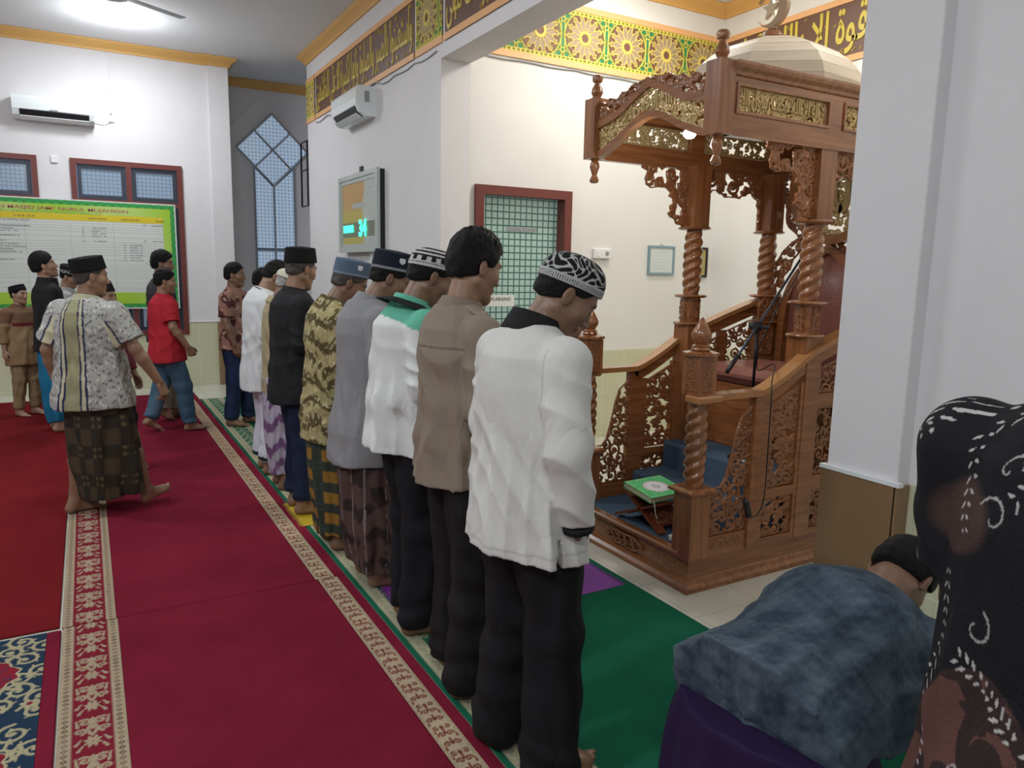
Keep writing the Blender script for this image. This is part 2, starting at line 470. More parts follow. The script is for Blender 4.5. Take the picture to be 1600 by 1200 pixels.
def wood(name, c1, c2, rough=0.26, grain=(3, 40, 40), coat=0.6):
    m, nt, b = newmat(name)
    tc = nd(nt, 'ShaderNodeTexCoord'); mp = nd(nt, 'ShaderNodeMapping'); mp.inputs['Scale'].default_value = grain
    nt.links.new(tc.outputs['Object'], mp.inputs[0])
    n = nd(nt, 'ShaderNodeTexNoise'); n.inputs['Scale'].default_value = 1.0; n.inputs['Detail'].default_value = 7; n.inputs['Distortion'].default_value = 0.6
    nt.links.new(mp.outputs[0], n.inputs['Vector'])
    cr = nd(nt, 'ShaderNodeValToRGB'); cr.color_ramp.elements[0].position = 0.3; cr.color_ramp.elements[1].position = 0.7
    cr.color_ramp.elements[0].color = (*c1, 1); cr.color_ramp.elements[1].color = (*c2, 1)
    nt.links.new(n.outputs[0], cr.inputs[0]); nt.links.new(cr.outputs[0], b.inputs['Base Color'])
    b.inputs['Roughness'].default_value = rough; b.inputs['Coat Weight'].default_value = coat; b.inputs['Coat Roughness'].default_value = 0.15
    return m
def tiles(name, col, grout, size, gw=0.004, rough=0.25, axes='XY', var=0.04, off=(0, 0), stripe=None):
    """square or oblong tiles with grout lines from object coordinates (axes picks the plane)"""
    m, nt, b = newmat(name)
    tc = nd(nt, 'ShaderNodeTexCoord'); sp = nd(nt, 'ShaderNodeSeparateXYZ'); nt.links.new(tc.outputs['Object'], sp.inputs[0])
    def line(axis, s, o, g):
        a = nd(nt, 'ShaderNodeMath', operation='ADD'); a.inputs[1].default_value = o+100*s; nt.links.new(sp.outputs[axis], a.inputs[0])
        p = nd(nt, 'ShaderNodeMath', operation='PINGPONG'); p.inputs[1].default_value = s/2; nt.links.new(a.outputs[0], p.inputs[0])
        c = nd(nt, 'ShaderNodeMath', operation='LESS_THAN'); c.inputs[1].default_value = g/2; nt.links.new(p.outputs[0], c.inputs[0])
        return c.outputs[0]
    l1 = line('XYZ'.index(axes[0]), size[0], off[0], gw); l2 = line('XYZ'.index(axes[1]), size[1], off[1], gw)
    mx = nd(nt, 'ShaderNodeMath', operation='MAXIMUM'); nt.links.new(l1, mx.inputs[0]); nt.links.new(l2, mx.inputs[1])
    n = nd(nt, 'ShaderNodeTexNoise'); n.inputs['Scale'].default_value = 2.5; nt.links.new(tc.outputs['Object'], n.inputs['Vector'])
    mr = nd(nt, 'ShaderNodeMapRange'); mr.inputs[3].default_value = 1-var; mr.inputs[4].default_value = 1+var; nt.links.new(n.outputs[0], mr.inputs[0])
    sc = nd(nt, 'ShaderNodeVectorMath', operation='SCALE'); sc.inputs[0].default_value = tuple(col); nt.links.new(mr.outputs[0], sc.inputs['Scale'])
    base = sc.outputs[0]
    if stripe:
        l3 = line('XYZ'.index(axes[0]), stripe[0], 0, stripe[1])
        q = nd(nt, 'ShaderNodeMix', data_type='RGBA'); nt.links.new(l3, q.inputs[0]); nt.links.new(base, q.inputs[6]); q.inputs[7].default_value = (*stripe[2], 1)
        base = q.outputs[2]
    q = nd(nt, 'ShaderNodeMix', data_type='RGBA'); nt.links.new(mx.outputs[0], q.inputs[0]); nt.links.new(base, q.inputs[6]); q.inputs[7].default_value = (*grout, 1)
    nt.links.new(q.outputs[2], b.inputs['Base Color']); b.inputs['Roughness'].default_value = rough
    return m
M = {}
M['paint'] = mat('wall_paint', (0.74, 0.725, 0.74), 0.75, var=0.03, vscale=1.2, bump=0.05, bscale=120)
M['paint_warm'] = mat('wall_paint_alcove', (0.78, 0.775, 0.75), 0.75, var=0.03, vscale=1.2)
M['ceil'] = mat('ceiling_paint', (0.76, 0.77, 0.79), 0.85, var=0.03, vscale=0.8)
M['floor'] = tiles('floor_tiles', (0.66, 0.65, 0.56), (0.42, 0.41, 0.36), (0.4, 0.4), 0.004, 0.16)
M['wainX'] = tiles('wainscot_tiles_x', (0.62, 0.62, 0.44), (0.76, 0.75, 0.6), (0.25, 0.40), 0.004, 0.3, 'XZ', off=(0, 0.36), stripe=(0.036, 0.004, (0.56, 0.55, 0.36)))
M['wainY'] = tiles('wainscot_tiles_y', (0.62, 0.62, 0.44), (0.76, 0.75, 0.6), (0.25, 0.40), 0.004, 0.3, 'YZ', off=(0, 0.36), stripe=(0.036, 0.004, (0.56, 0.55, 0.36)))
M['tan'] = tiles('brown_pilaster_tiles', (0.255, 0.152, 0.078), (0.32, 0.22, 0.12), (1.0, 0.42), 0.003, 0.3, 'YZ', off=(0.5, 0))
M['crown'] = mat('crown_paint', (0.70, 0.40, 0.12), 0.5)
M['white'] = mat('white_plastic', (0.8, 0.82, 0.82), 0.3)
M['whitesh'] = mat('white_gloss', (0.78, 0.83, 0.84), 0.16, coat=0.3)
M['grey'] = mat('grey_plastic', (0.30, 0.32, 0.33), 0.4)
M['dark'] = mat('dark_plastic', (0.015, 0.015, 0.017), 0.4)
M['black'] = mat('black_metal', (0.02, 0.025, 0.035), 0.3, metal=0.5)
M['frame'] = mat('maroon_frame_paint', (0.155, 0.035, 0.028), 0.4)
M['sash'] = mat('dark_window_sash', (0.05, 0.06, 0.085), 0.35, metal=0.4)
M['alu'] = mat('aluminium', (0.45, 0.48, 0.52), 0.35, metal=0.8)
M['wood'] = wood('teak_wood', (0.20, 0.066, 0.022), (0.36, 0.142, 0.048))
M['woodv'] = wood('teak_wood_upright', (0.20, 0.066, 0.022), (0.36, 0.142, 0.048), grain=(40, 40, 3))
M['woody'] = wood('teak_wood_across', (0.20, 0.066, 0.022), (0.36, 0.142, 0.048), grain=(40, 3, 40))
M['carve'] = mat('carved_teak', (0.25, 0.090, 0.030), 0.26, var=0.2, vscale=9, coat=0.5)
M['gold'] = mat('gilded_carving', (0.52, 0.38, 0.17), 0.32, metal=0.35, var=0.15, vscale=14)
M['domew'] = mat('pale_dome_boards', (0.55, 0.47, 0.37), 0.45, var=0.12, vscale=3, stretch=(1, 1, 6))
M['attr'] = mat('printed_colours', (1, 1, 1), 0.6, attr=True)
M['rug'] = mat('carpet_pile_pattern', (1, 1, 1), 0.95, attr=True, var=0.10, vscale=60, bump=0.5, bscale=300, spec=0.1)
M['red'] = mat('crimson_carpet_pile', (0.188, 0.015, 0.034), 0.95, var=0.16, vscale=2.2, bump=0.5, bscale=320, spec=0.03)
M['red2'] = mat('dark_red_carpet_pile', (0.165, 0.013, 0.016), 0.95, var=0.14, vscale=2.2, bump=0.5, bscale=320, spec=0.03)
M['green'] = mat('green_carpet_pile', (0.014, 0.125, 0.070), 0.95, var=0.14, vscale=2.5, bump=0.5, bscale=320, spec=0.03)
M['blue'] = mat('blue_grey_carpet', (0.085, 0.13, 0.19), 0.95, var=0.15, vscale=60, bump=0.6, bscale=260, spec=0.08)
M['leather'] = mat('brown_leatherette', (0.27, 0.105, 0.078), 0.28, var=0.12, vscale=10, bump=0.25, bscale=50)
M['peach'] = mat('peach_border_paint', (0.80, 0.44, 0.20), 0.5)
M['brown'] = mat('brown_panel', (0.135, 0.065, 0.045), 0.45)
M['yellow'] = mat('yellow_letter', (0.62, 0.50, 0.07), 0.4)
M['yellow2'] = mat('yellow_letter_gold', (0.66, 0.50, 0.12), 0.38)
# ================================================================ the hall
CZ = 4.15
XW, YB, XQ, YL = 2.54, 5.69, 5.58, 10.44
def sbox(name, m, *a): return struct(boxobj(name, m, None, *a))
struct(boxobj('floor', M['floor'], None, -6, 6, -3.2, 12, -0.1, 0))
struct(boxobj('ceiling', M['ceil'], None, -6, 6, -3.2, 12, CZ, CZ+0.1))
# far wall with its two tall windows
w = MB()
for x0, x1, z0, z1 in ((-6, -1.70, 0, CZ), (-1.70, -0.41, 0, 0.68), (-1.70, -0.41, 2.79, CZ), (-0.41, -0.08, 0, CZ), (-0.08, 1.13, 0, 0.68), (-0.08, 1.13, 2.79, CZ), (1.13, 1.72, 0, CZ)):
    w.box(x0, x1, YL, YL+0.16, z0, z1)
w.box(1.48, 1.72, YL-0.035, YL, 0.84, CZ)
struct(w.build('wall_far', M['paint']))
n = MB()
n.box(1.72, 2.25, 11.4, 11.5, 0, CZ); n.box(2.83, 3.7, 11.4, 11.5, 0, CZ); n.box(2.25, 2.83, 11.4, 11.5, 3.78, CZ)
n.box(1.62, 1.72, YL, 11.5, 0, CZ); n.box(3.6, 3.7, 9.0, 11.5, 0, CZ)
struct(n.build('wall_niche', M['paint']))
struct(boxobj('wall_left', M['paint'], None, -6, -5.9, -3.2, 12, 0, CZ))
struct(boxobj('wall_back', M['paint'], None, -6, 6, -3.2, -3.1, 0, CZ))
s = MB(); s.box(XW, XW+0.26, YB-0.03, 9.72, 0, CZ)
struct(s.build('wall_side', M['paint']))
s = MB(); s.box(2.80, 2.88, YB, YB+0.2, 0, CZ); s.box(2.88, 3.80, YB, YB+0.2, 2.27, CZ); s.box(3.80, XQ+0.2, YB, YB+0.2, 0, CZ)
struct(s.build('wall_alcove', M['paint_warm']))
struct(boxobj('wall_qibla', M['paint_warm'], None, XQ, XQ+0.2, 1.5, YB, 0, CZ))
struct(boxobj('wall_alcove_near', M['paint_warm'], None, 2.85, XQ, 1.69, 1.89, 0, CZ))
struct(boxobj('wall_pillar', M['paint'], None, 2.55, 2.85, 1.59, 1.89, 0.0, CZ, 0.004))
struct(boxobj('wall_near', M['paint'], None, 2.62, 2.82, -3.1, 1.59, 0, CZ))
struct(boxobj('wall_right', M['paint'], None, 5.9, 6, -3.1, 12, 0, CZ))
struct(boxobj('wall_beam', M['paint'], None, XW, XW+0.26, 1.89, YB-0.03, 3.23, CZ))
# diagonal grooves of the niche wall: raised chevron ribs round the diamond window
# wainscot
def wain(n, x0, x1, y0, y1, m, z1=0.84): return struct(boxobj('trim_%d' % n, m, None, x0, x1, y0, y1, 0.0, z1))
wn = MB(); wn.box(-6, -1.70, YL-0.012, YL, 0, 0.84); wn.box(-1.70, -0.41, YL-0.012, YL, 0, 0.68); wn.box(-0.41, -0.08, YL-0.012, YL, 0, .84); wn.box(-0.08, 1.13, YL-0.012, YL, 0, 0.68); wn.box(1.13, 1.48, YL-0.012, YL, 0, 0.84)
struct(wn.build('trim_1', M['wainX']))
tanx = tiles('brown_pilaster_tiles_far', (0.26, 0.17, 0.085), (0.34, 0.24, 0.14), (1.0, 0.42), 0.003, 0.3, 'XZ', off=(0.5, 0))
wain(2, 1.48, 1.725, YL-0.05, YL, tanx)
wain(3, 3.80, XQ, YB-0.012, YB, M['wainX'], 0.85)
wain(4, XQ-0.012, XQ, 1.9, YB-0.012, M['wainY'], 0.85)
wain(5, XW-0.012, XW, YB, 9.72, M['wainY'])
wain(6, 2.535, 2.55, 1.585, 1.905, M['tan'], 0.835)
struct(boxobj('trim_7', M['tan'], None, 2.535, 2.62, 1.575, 1.59, 0, 0.835))
struct(boxobj('trim_8', M['white'], None, 2.53, 2.56, 1.57, 1.91, 0.835, 0.85))
wain(9, 2.608, 2.62, -3.1, 1.575, M['wainY'])
struct(boxobj('trim_10', M['white'], None, -6, 1.13, YL-0.02, YL, 0.838, 0.85) if False else boxobj('trim_10', M['white'], None, 1.13, 1.49, YL-0.02, YL-0.002, 0.838, 0.85))
# crown mouldings
CP = [(0, CZ-0.11), (0.02, CZ-0.11), (0.025, CZ-0.085), (0.05, CZ-0.06), (0.085, CZ-0.035), (0.10, CZ-0.02), (0.10, CZ-0.002), (0, CZ-0.002)]
def crown(n, path): return struct(MB().sweep(path, CP).build('trim_%d' % n, M['crown']))
crown(11, [(1.72, 11.4), (1.72, YL-0.035), (1.48, YL-0.035), (1.48, YL), (-5.9, YL)][::-1][::-1])
crown(12, [(3.6, 11.4), (1.72, 11.4)])
crown(13, [(XW, 1.9), (XW, 9.72), (XW+0.26, 9.72)])
crown(14, [(XQ, 1.9), (XQ, YB), (2.80, YB), (2.80, 1.9)])
# ---------------------------------------------------------------- windows
def glass_mat(name, axes, cell, col, line, glow):
    m, nt, b = newmat(name)
    tc = nd(nt, 'ShaderNodeTexCoord'); sp = nd(nt, 'ShaderNodeSeparateXYZ'); nt.links.new(tc.outputs['Object'], sp.inputs[0])
    L = []
    for ax in axes:
        a = nd(nt, 'ShaderNodeMath', operation='ADD'); a.inputs[1].default_value = 50*cell; nt.links.new(sp.outputs['XYZ'.index(ax)], a.inputs[0])
        p = nd(nt, 'ShaderNodeMath', operation='PINGPONG'); p.inputs[1].default_value = cell/2; nt.links.new(a.outputs[0], p.inputs[0])
        c = nd(nt, 'ShaderNodeMath', operation='LESS_THAN'); c.inputs[1].default_value = cell*0.10; nt.links.new(p.outputs[0], c.inputs[0]); L.append(c.outputs[0])
    mx = nd(nt, 'ShaderNodeMath', operation='MAXIMUM'); nt.links.new(L[0], mx.inputs[0]); nt.links.new(L[1], mx.inputs[1])
    q = nd(nt, 'ShaderNodeMix', data_type='RGBA'); nt.links.new(mx.outputs[0], q.inputs[0]); q.inputs[6].default_value = (*col, 1); q.inputs[7].default_value = (*line, 1)
    nt.links.new(q.outputs[2], b.inputs['Base Color']); nt.links.new(q.outputs[2], b.inputs['Emission Color'])
    b.inputs['Emission Strength'].default_value = glow; b.inputs['Roughness'].default_value = 0.12
    return m
M['pane'] = glass_mat('frosted_window_glass', 'XZ', 0.045, (0.20, 0.26, 0.34), (0.12, 0.17, 0.23), 0.45)
M['pane2'] = glass_mat('frosted_niche_glass', 'XZ', 0.05, (0.26, 0.36, 0.50), (0.50, 0.60, 0.72), 0.55)
M['panedoor'] = glass_mat('squared_door_glass', 'XZ', 0.058, (0.30, 0.42, 0.37), (0.05, 0.11, 0.10), 0.30)  # emission stands in for faint light from behind the door
def window(num, x0, x1, zs=2.30, splits=None):
    """maroon framed window: ventilators above, tall panes below; all in the far wall"""
    y0, y1 = YL-0.03, YL+0.09; t = 0.06
    f = MB()
    for a in ((x0, x1, 2.79-t, 2.79), (x0, x1, 0.68, 0.68+t), (x0, x1, zs-t/2, zs+t/2)): f.box(a[0], a[1], y0, y1, a[2], a[3])
    xs = [x0]+list(splits)+[x1]
    for x in (x0, x1-t):
        for a in ((0.68+t, zs-t/2), (zs+t/2, 2.79-t)): f.box(x, x+t, y0, y1, *a)
    for x in splits:
        for a in ((0.68+t, zs-t/2), (zs+t/2, 2.79-t)): f.box(x-t/2, x+t/2, y0, y1, *a)
    fr = struct(f.build('window_%d' % num, M['frame']))
    for i in range(len(xs)-1):
        a = xs[i]+(t if i == 0 else t/2); b = xs[i+1]-(t if i == len(xs)-2 else t/2)
        for (z0, z1) in ((zs+t/2, 2.79-t), (0.68+t, zs-t/2)):
            s = MB(); q = 0.05; yy = YL+0.0
            s.box(a+.005, b-.005, yy, yy+.05, z0+.005, z0+q); s.box(a+.005, b-.005, yy, yy+.05, z1-q, z1-.005); s.box(a+.005, a+q, yy, yy+.05, z0+q, z1-q); s.box(b-q, b-.005, yy, yy+.05, z0+q, z1-q)
            so = s.build('window_sash', M['sash'], fr)
            boxobj('window_pane', M['pane'], so, a+q, b-q, yy+.02, yy+.03, z0+q, z1-q)
window(1, -0.08, 1.13, splits=[0.53])
window(2, -1.70, -0.41, splits=[-1.05])
# niche window: diamond over two tall lights, aluminium bars
def _nw():
    y = 11.40; cx = 2.46; cz = 3.23; hd = 0.50
    fr = MB()
    def bar(p, q, r=0.016, yy=y-0.02):
        fr.tube([(p[0], yy, p[1]), (q[0], yy, q[1])], r, 4)
    L, Rr = cx-0.27, cx+0.29
    zt = cz-hd+0.27
    for p, q in (((cx-hd, cz), (cx, cz+hd)), ((cx, cz+hd), (cx+hd, cz)), ((cx+hd, cz), (cx, cz-hd)), ((cx, cz-hd), (cx-hd, cz)),
                 ((cx-hd/2, cz+hd/2), (cx+hd/2, cz-hd/2)), ((cx-hd/2, cz-hd/2), (cx+hd/2, cz+hd/2)),
                 ((L, 0.6), (L, zt-0.0)), ((Rr, 0.6), (Rr, zt)), ((cx, 0.6), (cx, cz-hd)), ((L, 0.6), (Rr, 0.6)), ((L, 1.80), (Rr, 1.80)), ((L, 1.50), (Rr, 1.50))):
        bar(p, q)
    f = struct(fr.build('window_3', M['alu']))
    def pane(poly, name='window_pane'):
        c = np.mean(poly, 0); pl = [tuple(c+(np.array(p)-c)*0.955) for p in poly]
        m = MB(); m.prism(pl, (1, 0, 0), (0, 0, 1), (0, 1, 0), (0, y-0.012, 0), 0.008); m.build(name, M['pane2'], f)
        e = MB()
        for i in range(len(pl)):
            a, b = pl[i], pl[(i+1) % len(pl)]; e.tube([(a[0], y-0.016, a[1]), (b[0], y-0.016, b[1])], 0.007, 4)
        e.build('glazing_bead', M['sash'], f)
    h = hd/2
    for dx, dz in ((0, h), (-h, 0), (h, 0), (0, -h)):
        pane([(cx+dx-h, cz+dz), (cx+dx, cz+dz+h), (cx+dx+h, cz+dz), (cx+dx, cz+dz-h)])
    pane([(L, 1.80), (cx, 1.80), (cx, cz-hd), (L, zt)]); pane([(cx, 1.80), (Rr, 1.80), (Rr, zt+0.01), (cx, cz-hd)])
    for a, b in ((L, cx), (cx, Rr)):
        pane([(a, 1.50), (b, 1.50), (b, 1.80), (a, 1.80)]); pane([(a, 0.6), (b, 0.6), (b, 1.50), (a, 1.50)])
    # wall round the opening
    k = MB()
    k.box(2.25-0.07, 2.25, 11.40-0.0, 11.41, 0, 1)
    o = MB()
    yy = 11.405
    o.prism([(2.18, 0), (L, 0), (L, zt), (cx-hd, cz), (cx, cz+hd), (cx, 3.78), (2.18-0.3, 3.78), (2.18-0.3, 0)], (1, 0, 0), (0, 0, 1), (0, 1, 0), (0, yy-0.006, 0), 0.005)
    o.prism([(2.9, 0), (2.9+.3, 0), (2.9+.3, 3.78), (cx, 3.78), (cx, cz+hd), (cx+hd, cz), (Rr, zt), (Rr, 0)], (1, 0, 0), (0, 0, 1), (0, 1, 0), (0, yy-0.006, 0), 0.005)
    struct(o.build('wall_niche_face', M['paint']))
    g = MB()
    for p, q in (((1.73, 3.35), (2.30, 3.93)), ((2.62, 3.93), (3.3, 3.25)), ((1.73, 2.75), (2.02, 2.48)), ((2.02, 2.48), (2.02, 0.0)), ((2.98, 2.5), (2.98, 0))):
        g.tube([(p[0], 11.398, p[1]), (q[0], 11.398, q[1])], 0.012, 4)
    struct(g.build('trim_15', M['paint']))
    # open side light of the niche
    s = MB()
    for a in (((2.53, 9.74, 2.35), (2.53, 9.74, 3.15)), ((2.53, 9.74, 3.15), (2.53, 10.05, 3.15)), ((2.53, 9.74, 2.35), (2.53, 10.05, 2.35)), ((2.53, 9.74, 2.8), (2.53, 10.05, 2.8)), ((2.53, 10.05, 2.35), (2.53, 10.05, 3.15))):
        s.tube(a, 0.012, 4)
    tag(s.build('window_casement', M['black']), 'narrow black metal casement frame standing open at the end of the side wall', 'window frame')
_nw()
# door in the alcove wall
def _door():
    x0, x1, z1 = 2.86, 3.82, 2.29
    d = MB(); y0, y1 = YB-0.04, YB+0.16; t = 0.075
    d.box(x0, x0+t, y0, y1, 0, z1); d.box(x1-t, x1, y0, y1, 0, z1); d.box(x0+t, x1-t, y0, y1, z1-t, z1)
    f = struct(d.build('door_1', M['frame']))
    boxobj('door_glass', M['panedoor'], f, x0+t, x1-t, YB+0.09, YB+0.11, 0.0, z1-t)
    boxobj('door_jamb', M['white'], f, x0+t, x0+t+0.012, YB-0.02, YB+0.09, 0, z1-t)
    sg = tag(boxobj('door_sign', M['alu'], None, 3.225, 3.525, YB+0.082, YB+0.089, 1.925, 1.965), 'narrow pale name strip stuck on the squared door glass', 'sign')
    text('lettering', 'RUANG TEHNISI', M['grey'], sg, (3.235, YB+0.081, 1.932), (1, 0, 0), (0, 0, 1), (0, -1, 0), h=0.026, w=0.28, depth=0.001)
    sg = tag(boxobj('door_sign', M['white'], None, 3.02, 3.31, YB+0.082, YB+0.089, 1.27, 1.37), 'white paper notice low on the squared door glass behind the tan shirt man', 'sign')
    text('lettering', 'DILARANG', M['dark'], sg, (3.05, YB+0.081, 1.32), (1, 0, 0), (0, 0, 1), (0, -1, 0), h=0.03, w=0.22, depth=0.001)
_door()
# ================================================================ carpets
CREAM = np.array((0.42, 0.33, 0.225)); REDC = np.array((0.205, 0.015, 0.030)); NAVY = np.array((0.018, 0.040, 0.075)); BEI = np.array((0.40, 0.36, 0.22))
def periodic(segs, p):
    out = []
    for s in segs:
        for k in (-1, 0, 1): out.append((s[0], s[1]+k*p, s[2], s[3]+k*p, s[4], s[5]))
    return out
def tile_field(X, Y, segs, p, w, res=0.0015):
    """evaluate a pattern of period p along Y on a lookup tile"""
    xs = np.arange(0, w+res, res); ys = np.arange(0, p, res)
    A, B = np.meshgrid(xs, ys, indexing='ij'); D = seg_field(A, B, periodic(segs, p))
    i = np.clip((X/res).round().astype(int), 0, len(xs)-1); j = (np.mod(Y, p)/res).astype(int) % len(ys)
    return D[i, j]
def spiral(cx, cy, r, a0, sg, turns=1.3, w=0.004, n=16):
    S = []; last = None
    for i in range(n+1):
        t = i/n; a = a0+sg*t*2*PI*turns; rr = r*(1-0.85*t); p = (cx+rr*math.cos(a), cy+rr*math.sin(a))
        if last: S.append((*last, *p, w*(1.2-0.4*t), w*(1.2-0.4*t)))
        last = p
    return S
def mirror(S, w): return S+[(w-a, b, w-c, d, e, f) for a, b, c, d, e, f in S]
def strip_wide(X, Y):
    w = 0.21; p = 0.23
    S = []
    for k in range(8):
        a = k*PI/4+PI/8; S.append((w/2, p*0.28, w/2+0.026*math.cos(a), p*0.28+0.03*math.sin(a), 0.011, 0.004))
    S += mirror(spiral(0.066, 0.135, 0.020, -1.2, 1, 1.2, 0.005)+spiral(0.080, 0.19, 0.022, 2.2, -1, 1.2, 0.0052)+[(0.105, 0.10, 0.088, 0.14, 0.006, 0.006), (0.088, 0.14, 0.105, 0.185, 0.006, 0.005), (0.062, 0.02, 0.075, 0.045, 0.007, 0.003), (0.056, 0.06, 0.07, 0.085, 0.007, 0.003), (0.060, 0.165, 0.054, 0.21, 0.006, 0.003)], w)
    S += [(w/2, 0.150, w/2, 0.215, 0.012, 0.004)]
    D = tile_field(X, Y, S, p, w)
    c = mix(CREAM*0.95, REDC, (D+0.0008)/0.0016)
    c = mix(c, np.array((0.25, 0.06, 0.03)), ((0.004-np.abs(np.hypot(X-w/2, np.mod(Y, p)-p*0.28)))/0.002))
    e = np.minimum(X, w-X)          # edge bands with a chain of small diamonds
    band = e < 0.043
    q = 0.030; yy = np.abs(np.mod(Y, q)-q/2); dd = np.abs(e-0.021)+yy
    cb = mix(np.array((0.10, 0.07, 0.04)), CREAM, np.abs(dd-0.0085)/0.0022-0.9)
    cb = mix(REDC, cb, np.abs(e-0.041)/0.0015-0.3)
    c = np.where(band[..., None], cb, c)
    c = np.where((e < 0.004)[..., None], CREAM*0.8, c)
    return c, 0.002*(D < 0)
def strip_cream(X, Y):
    w = 0.097; p = 0.15
    S = mirror(spiral(0.030, 0.03, 0.014, 0.4, 1, 1.3, 0.0022)+spiral(0.034, 0.085, 0.015, 3.4, -1, 1.3, 0.0022)+spiral(0.028, 0.125, 0.012, 1.4, 1, 1.2, 0.002), w)
    S += [(w/2, 0.03, w/2, 0.06, 0.006, 0.002), (w/2, 0.09, w/2, 0.13, 0.002, 0.006), (0.016, 0.0, 0.016, 0.02, 0.003, 0.001), (w-0.016, 0.06, w-0.016, 0.08, 0.003, 0.001), (0.016, 0.1, 0.02, 0.12, 0.003, 0.001)]
    D = tile_field(X, Y, S, p, w, 0.001)
    c = mix(np.array((0.19, 0.055, 0.035)), CREAM*1.12, (D-0.0002)/0.0016)
    e = np.minimum(X, w-X); c = np.where((e < 0.011)[..., None], mix(CREAM*0.8, CREAM*1.1, np.mod(Y, 0.008)/0.008), c)
    return c, 0.0015*(D > 0)
def strip_green(X, Y):
    w = 0.26; G = np.array((0.02, 0.13, 0.075)); WC = np.array((0.50, 0.47, 0.32))
    S = mirror(spiral(0.095, 0.05, 0.020, 0.5, 1, 1.3, 0.0034)+spiral(0.112, 0.12, 0.018, 2.5, -1, 1.3, 0.0034)+[(0.08, 0.09, 0.10, 0.10, 0.004, 0.003)], w)+[(w/2, 0.0, w/2, 0.07, 0.008, 0.003)]
    D = tile_field(X, Y, S, 0.16, w)
    c = mix(WC, G, (D+0.0005)/0.0015)
    e = np.minimum(X, w-X); b = (e > 0.012) & (e < 0.075)
    q = 0.03; dd = np.abs(e-0.044)+np.abs(np.mod(Y, q)-q/2)
    cb = mix(np.array((0.10, 0.13, 0.06)), WC*0.8, np.abs(dd-0.010)/0.002-0.4); cb = mix(G, cb, np.abs(np.abs(e-0.044)-0.024)/0.001-0.8)
    c = np.where(b[..., None], cb, c); return c, 0.0*D
def navy_rug(X, Y):
    W_, H_ = 0.80, 1.10       # X from the outer side inward, Y along
    S = scrolls(W_, H_, 4, 0.062, 0.0062)
    D = seg_field(X, Y, S); c = mix(BEI, NAVY, (D+0.0005)/0.002)
    rnd = random.Random(3)
    for k in range(16):
        fx, fy = rnd.uniform(0.03, W_-0.03), rnd.uniform(0.03, H_-0.03); r = np.hypot(X-fx, Y-fy); th = np.arctan2(Y-fy, X-fx)
        R = 0.030+0.006*np.cos(7*th); c = mix(c, BEI*1.05, (R-r)/0.002); c = mix(c, REDC*1.2, (0.012-r)/0.002)
    u = np.abs(Y-0.42); edge = W_-0.17-0.55*np.clip(0.22-u, 0, 1)+0.02*np.sin(Y*60)      # red scalloped field
    r2 = (W_-0.22)-0.9*np.abs(u-0.19)*0 
    fld = X-(0.47+0.25*np.abs(np.cos((Y-0.78)*PI/0.60))**1.6+0.008*np.sin(Y*95))
    c = mix(c, BEI*1.15, (0.0-np.abs(fld)+0.006)/0.002); c = np.where((fld < -0.004)[..., None], REDC*1.1, c)
    S2 = scrolls(W_, H_, 9, 0.05, 0.003); D2 = seg_field(X, Y, S2); c = np.where(((fld < -0.02) & (D2 < 0) & (fld > -0.14))[..., None], NAVY*1.2, c)
    e = np.minimum(X, 1e9); return c, 0.002*(D < 0)
def carpet(name, label, x0, x1, y0, y1, base, z1=0.012, parts=()):
    t = thing(name, label, 'carpet', ((x0+x1)/2, (y0+y1)/2, 0))
    for i, (a, b) in enumerate(base): boxobj('pile_field', b, t, a[0], a[1], y0, y1, 0.0005, z1, 0.004)
    for (a, b, fn, res) in parts:
        boxobj('border_backing', M['red'], t, a, b, y0+.002, y1-.002, 0.0005, z1-0.003)
        sheet('woven_border', M['rug'], t, (a, y0, z1-0.0015), (1, 0, 0), (0, 1, 0), (0, 0, 1), b-a, y1-y0, res, lambda X, Y, fn=fn, y0=y0: fn(X, Y+y0+5))
    return t
carpet('carpet', 'crimson prayer carpet with two cream borders, the nearer length beside the standing row', -0.17, 1.085, -1.0, 3.597,
       [((0.035, 0.94), M['red']), ((1.037, 1.085), M['red'])], parts=[(-0.175, 0.035, strip_wide, 0.0042), (0.94, 1.037, strip_cream, 0.0036)])
carpet('carpet', 'crimson prayer carpet with two cream borders, the farther length reaching the tiled wall', -0.17, 1.085, 3.603, 9.85,
       [((0.03, 0.93), M['red']), ((1.027, 1.085), M['red'])], parts=[(-0.18, 0.03, strip_wide, 0.0062), (0.93, 1.027, strip_cream, 0.005)])
carpet('carpet', 'plain dark red carpet at far left under the walking man', -3.2, -0.19, 3.62, 9.9, [((-3.2, -0.19), M['red2'])])
t = carpet('carpet', 'red carpet with navy floral panel in the lower left corner', -1.6, -0.18, -1.0, 3.585, [((-1.6, -1.03), M['red']), ((-0.235, -0.182), M['red'])])
boxobj('border_backing', M['red2'], t, -1.03, -0.235, -1.0, 3.585, 0.0005, 0.008)
sheet('woven_border', M['rug'], t, (-1.035, 2.485, 0.0105), (1, 0, 0), (0, 1, 0), (0, 0, 1), 0.80, 1.10, 0.0035, navy_rug)
sheet('woven_border', M['rug'], t, (-1.035, -1.0, 0.0105), (1, 0, 0), (0, 1, 0), (0, 0, 1), 0.80, 3.48, 0.02, lambda X, Y: (np.tile(NAVY, (*X.shape, 1)), 0*X))
t = carpet('carpet', 'deep green prayer carpet with woven border under the standing row', 1.09, 2.36, -0.6, 9.32, [((1.09, 1.107), M['green']), ((1.357, 2.36), M['green'])], z1=0.011)
boxobj('border_backing', M['green'], t, 1.107, 1.357, -0.6, 9.32, 0.0005, 0.007)
sheet('woven_border', M['rug'], t, (1.10, -0.6, 0.0095), (1, 0, 0), (0, 1, 0), (0, 0, 1), 0.26, 9.92, 0.0055, strip_green)
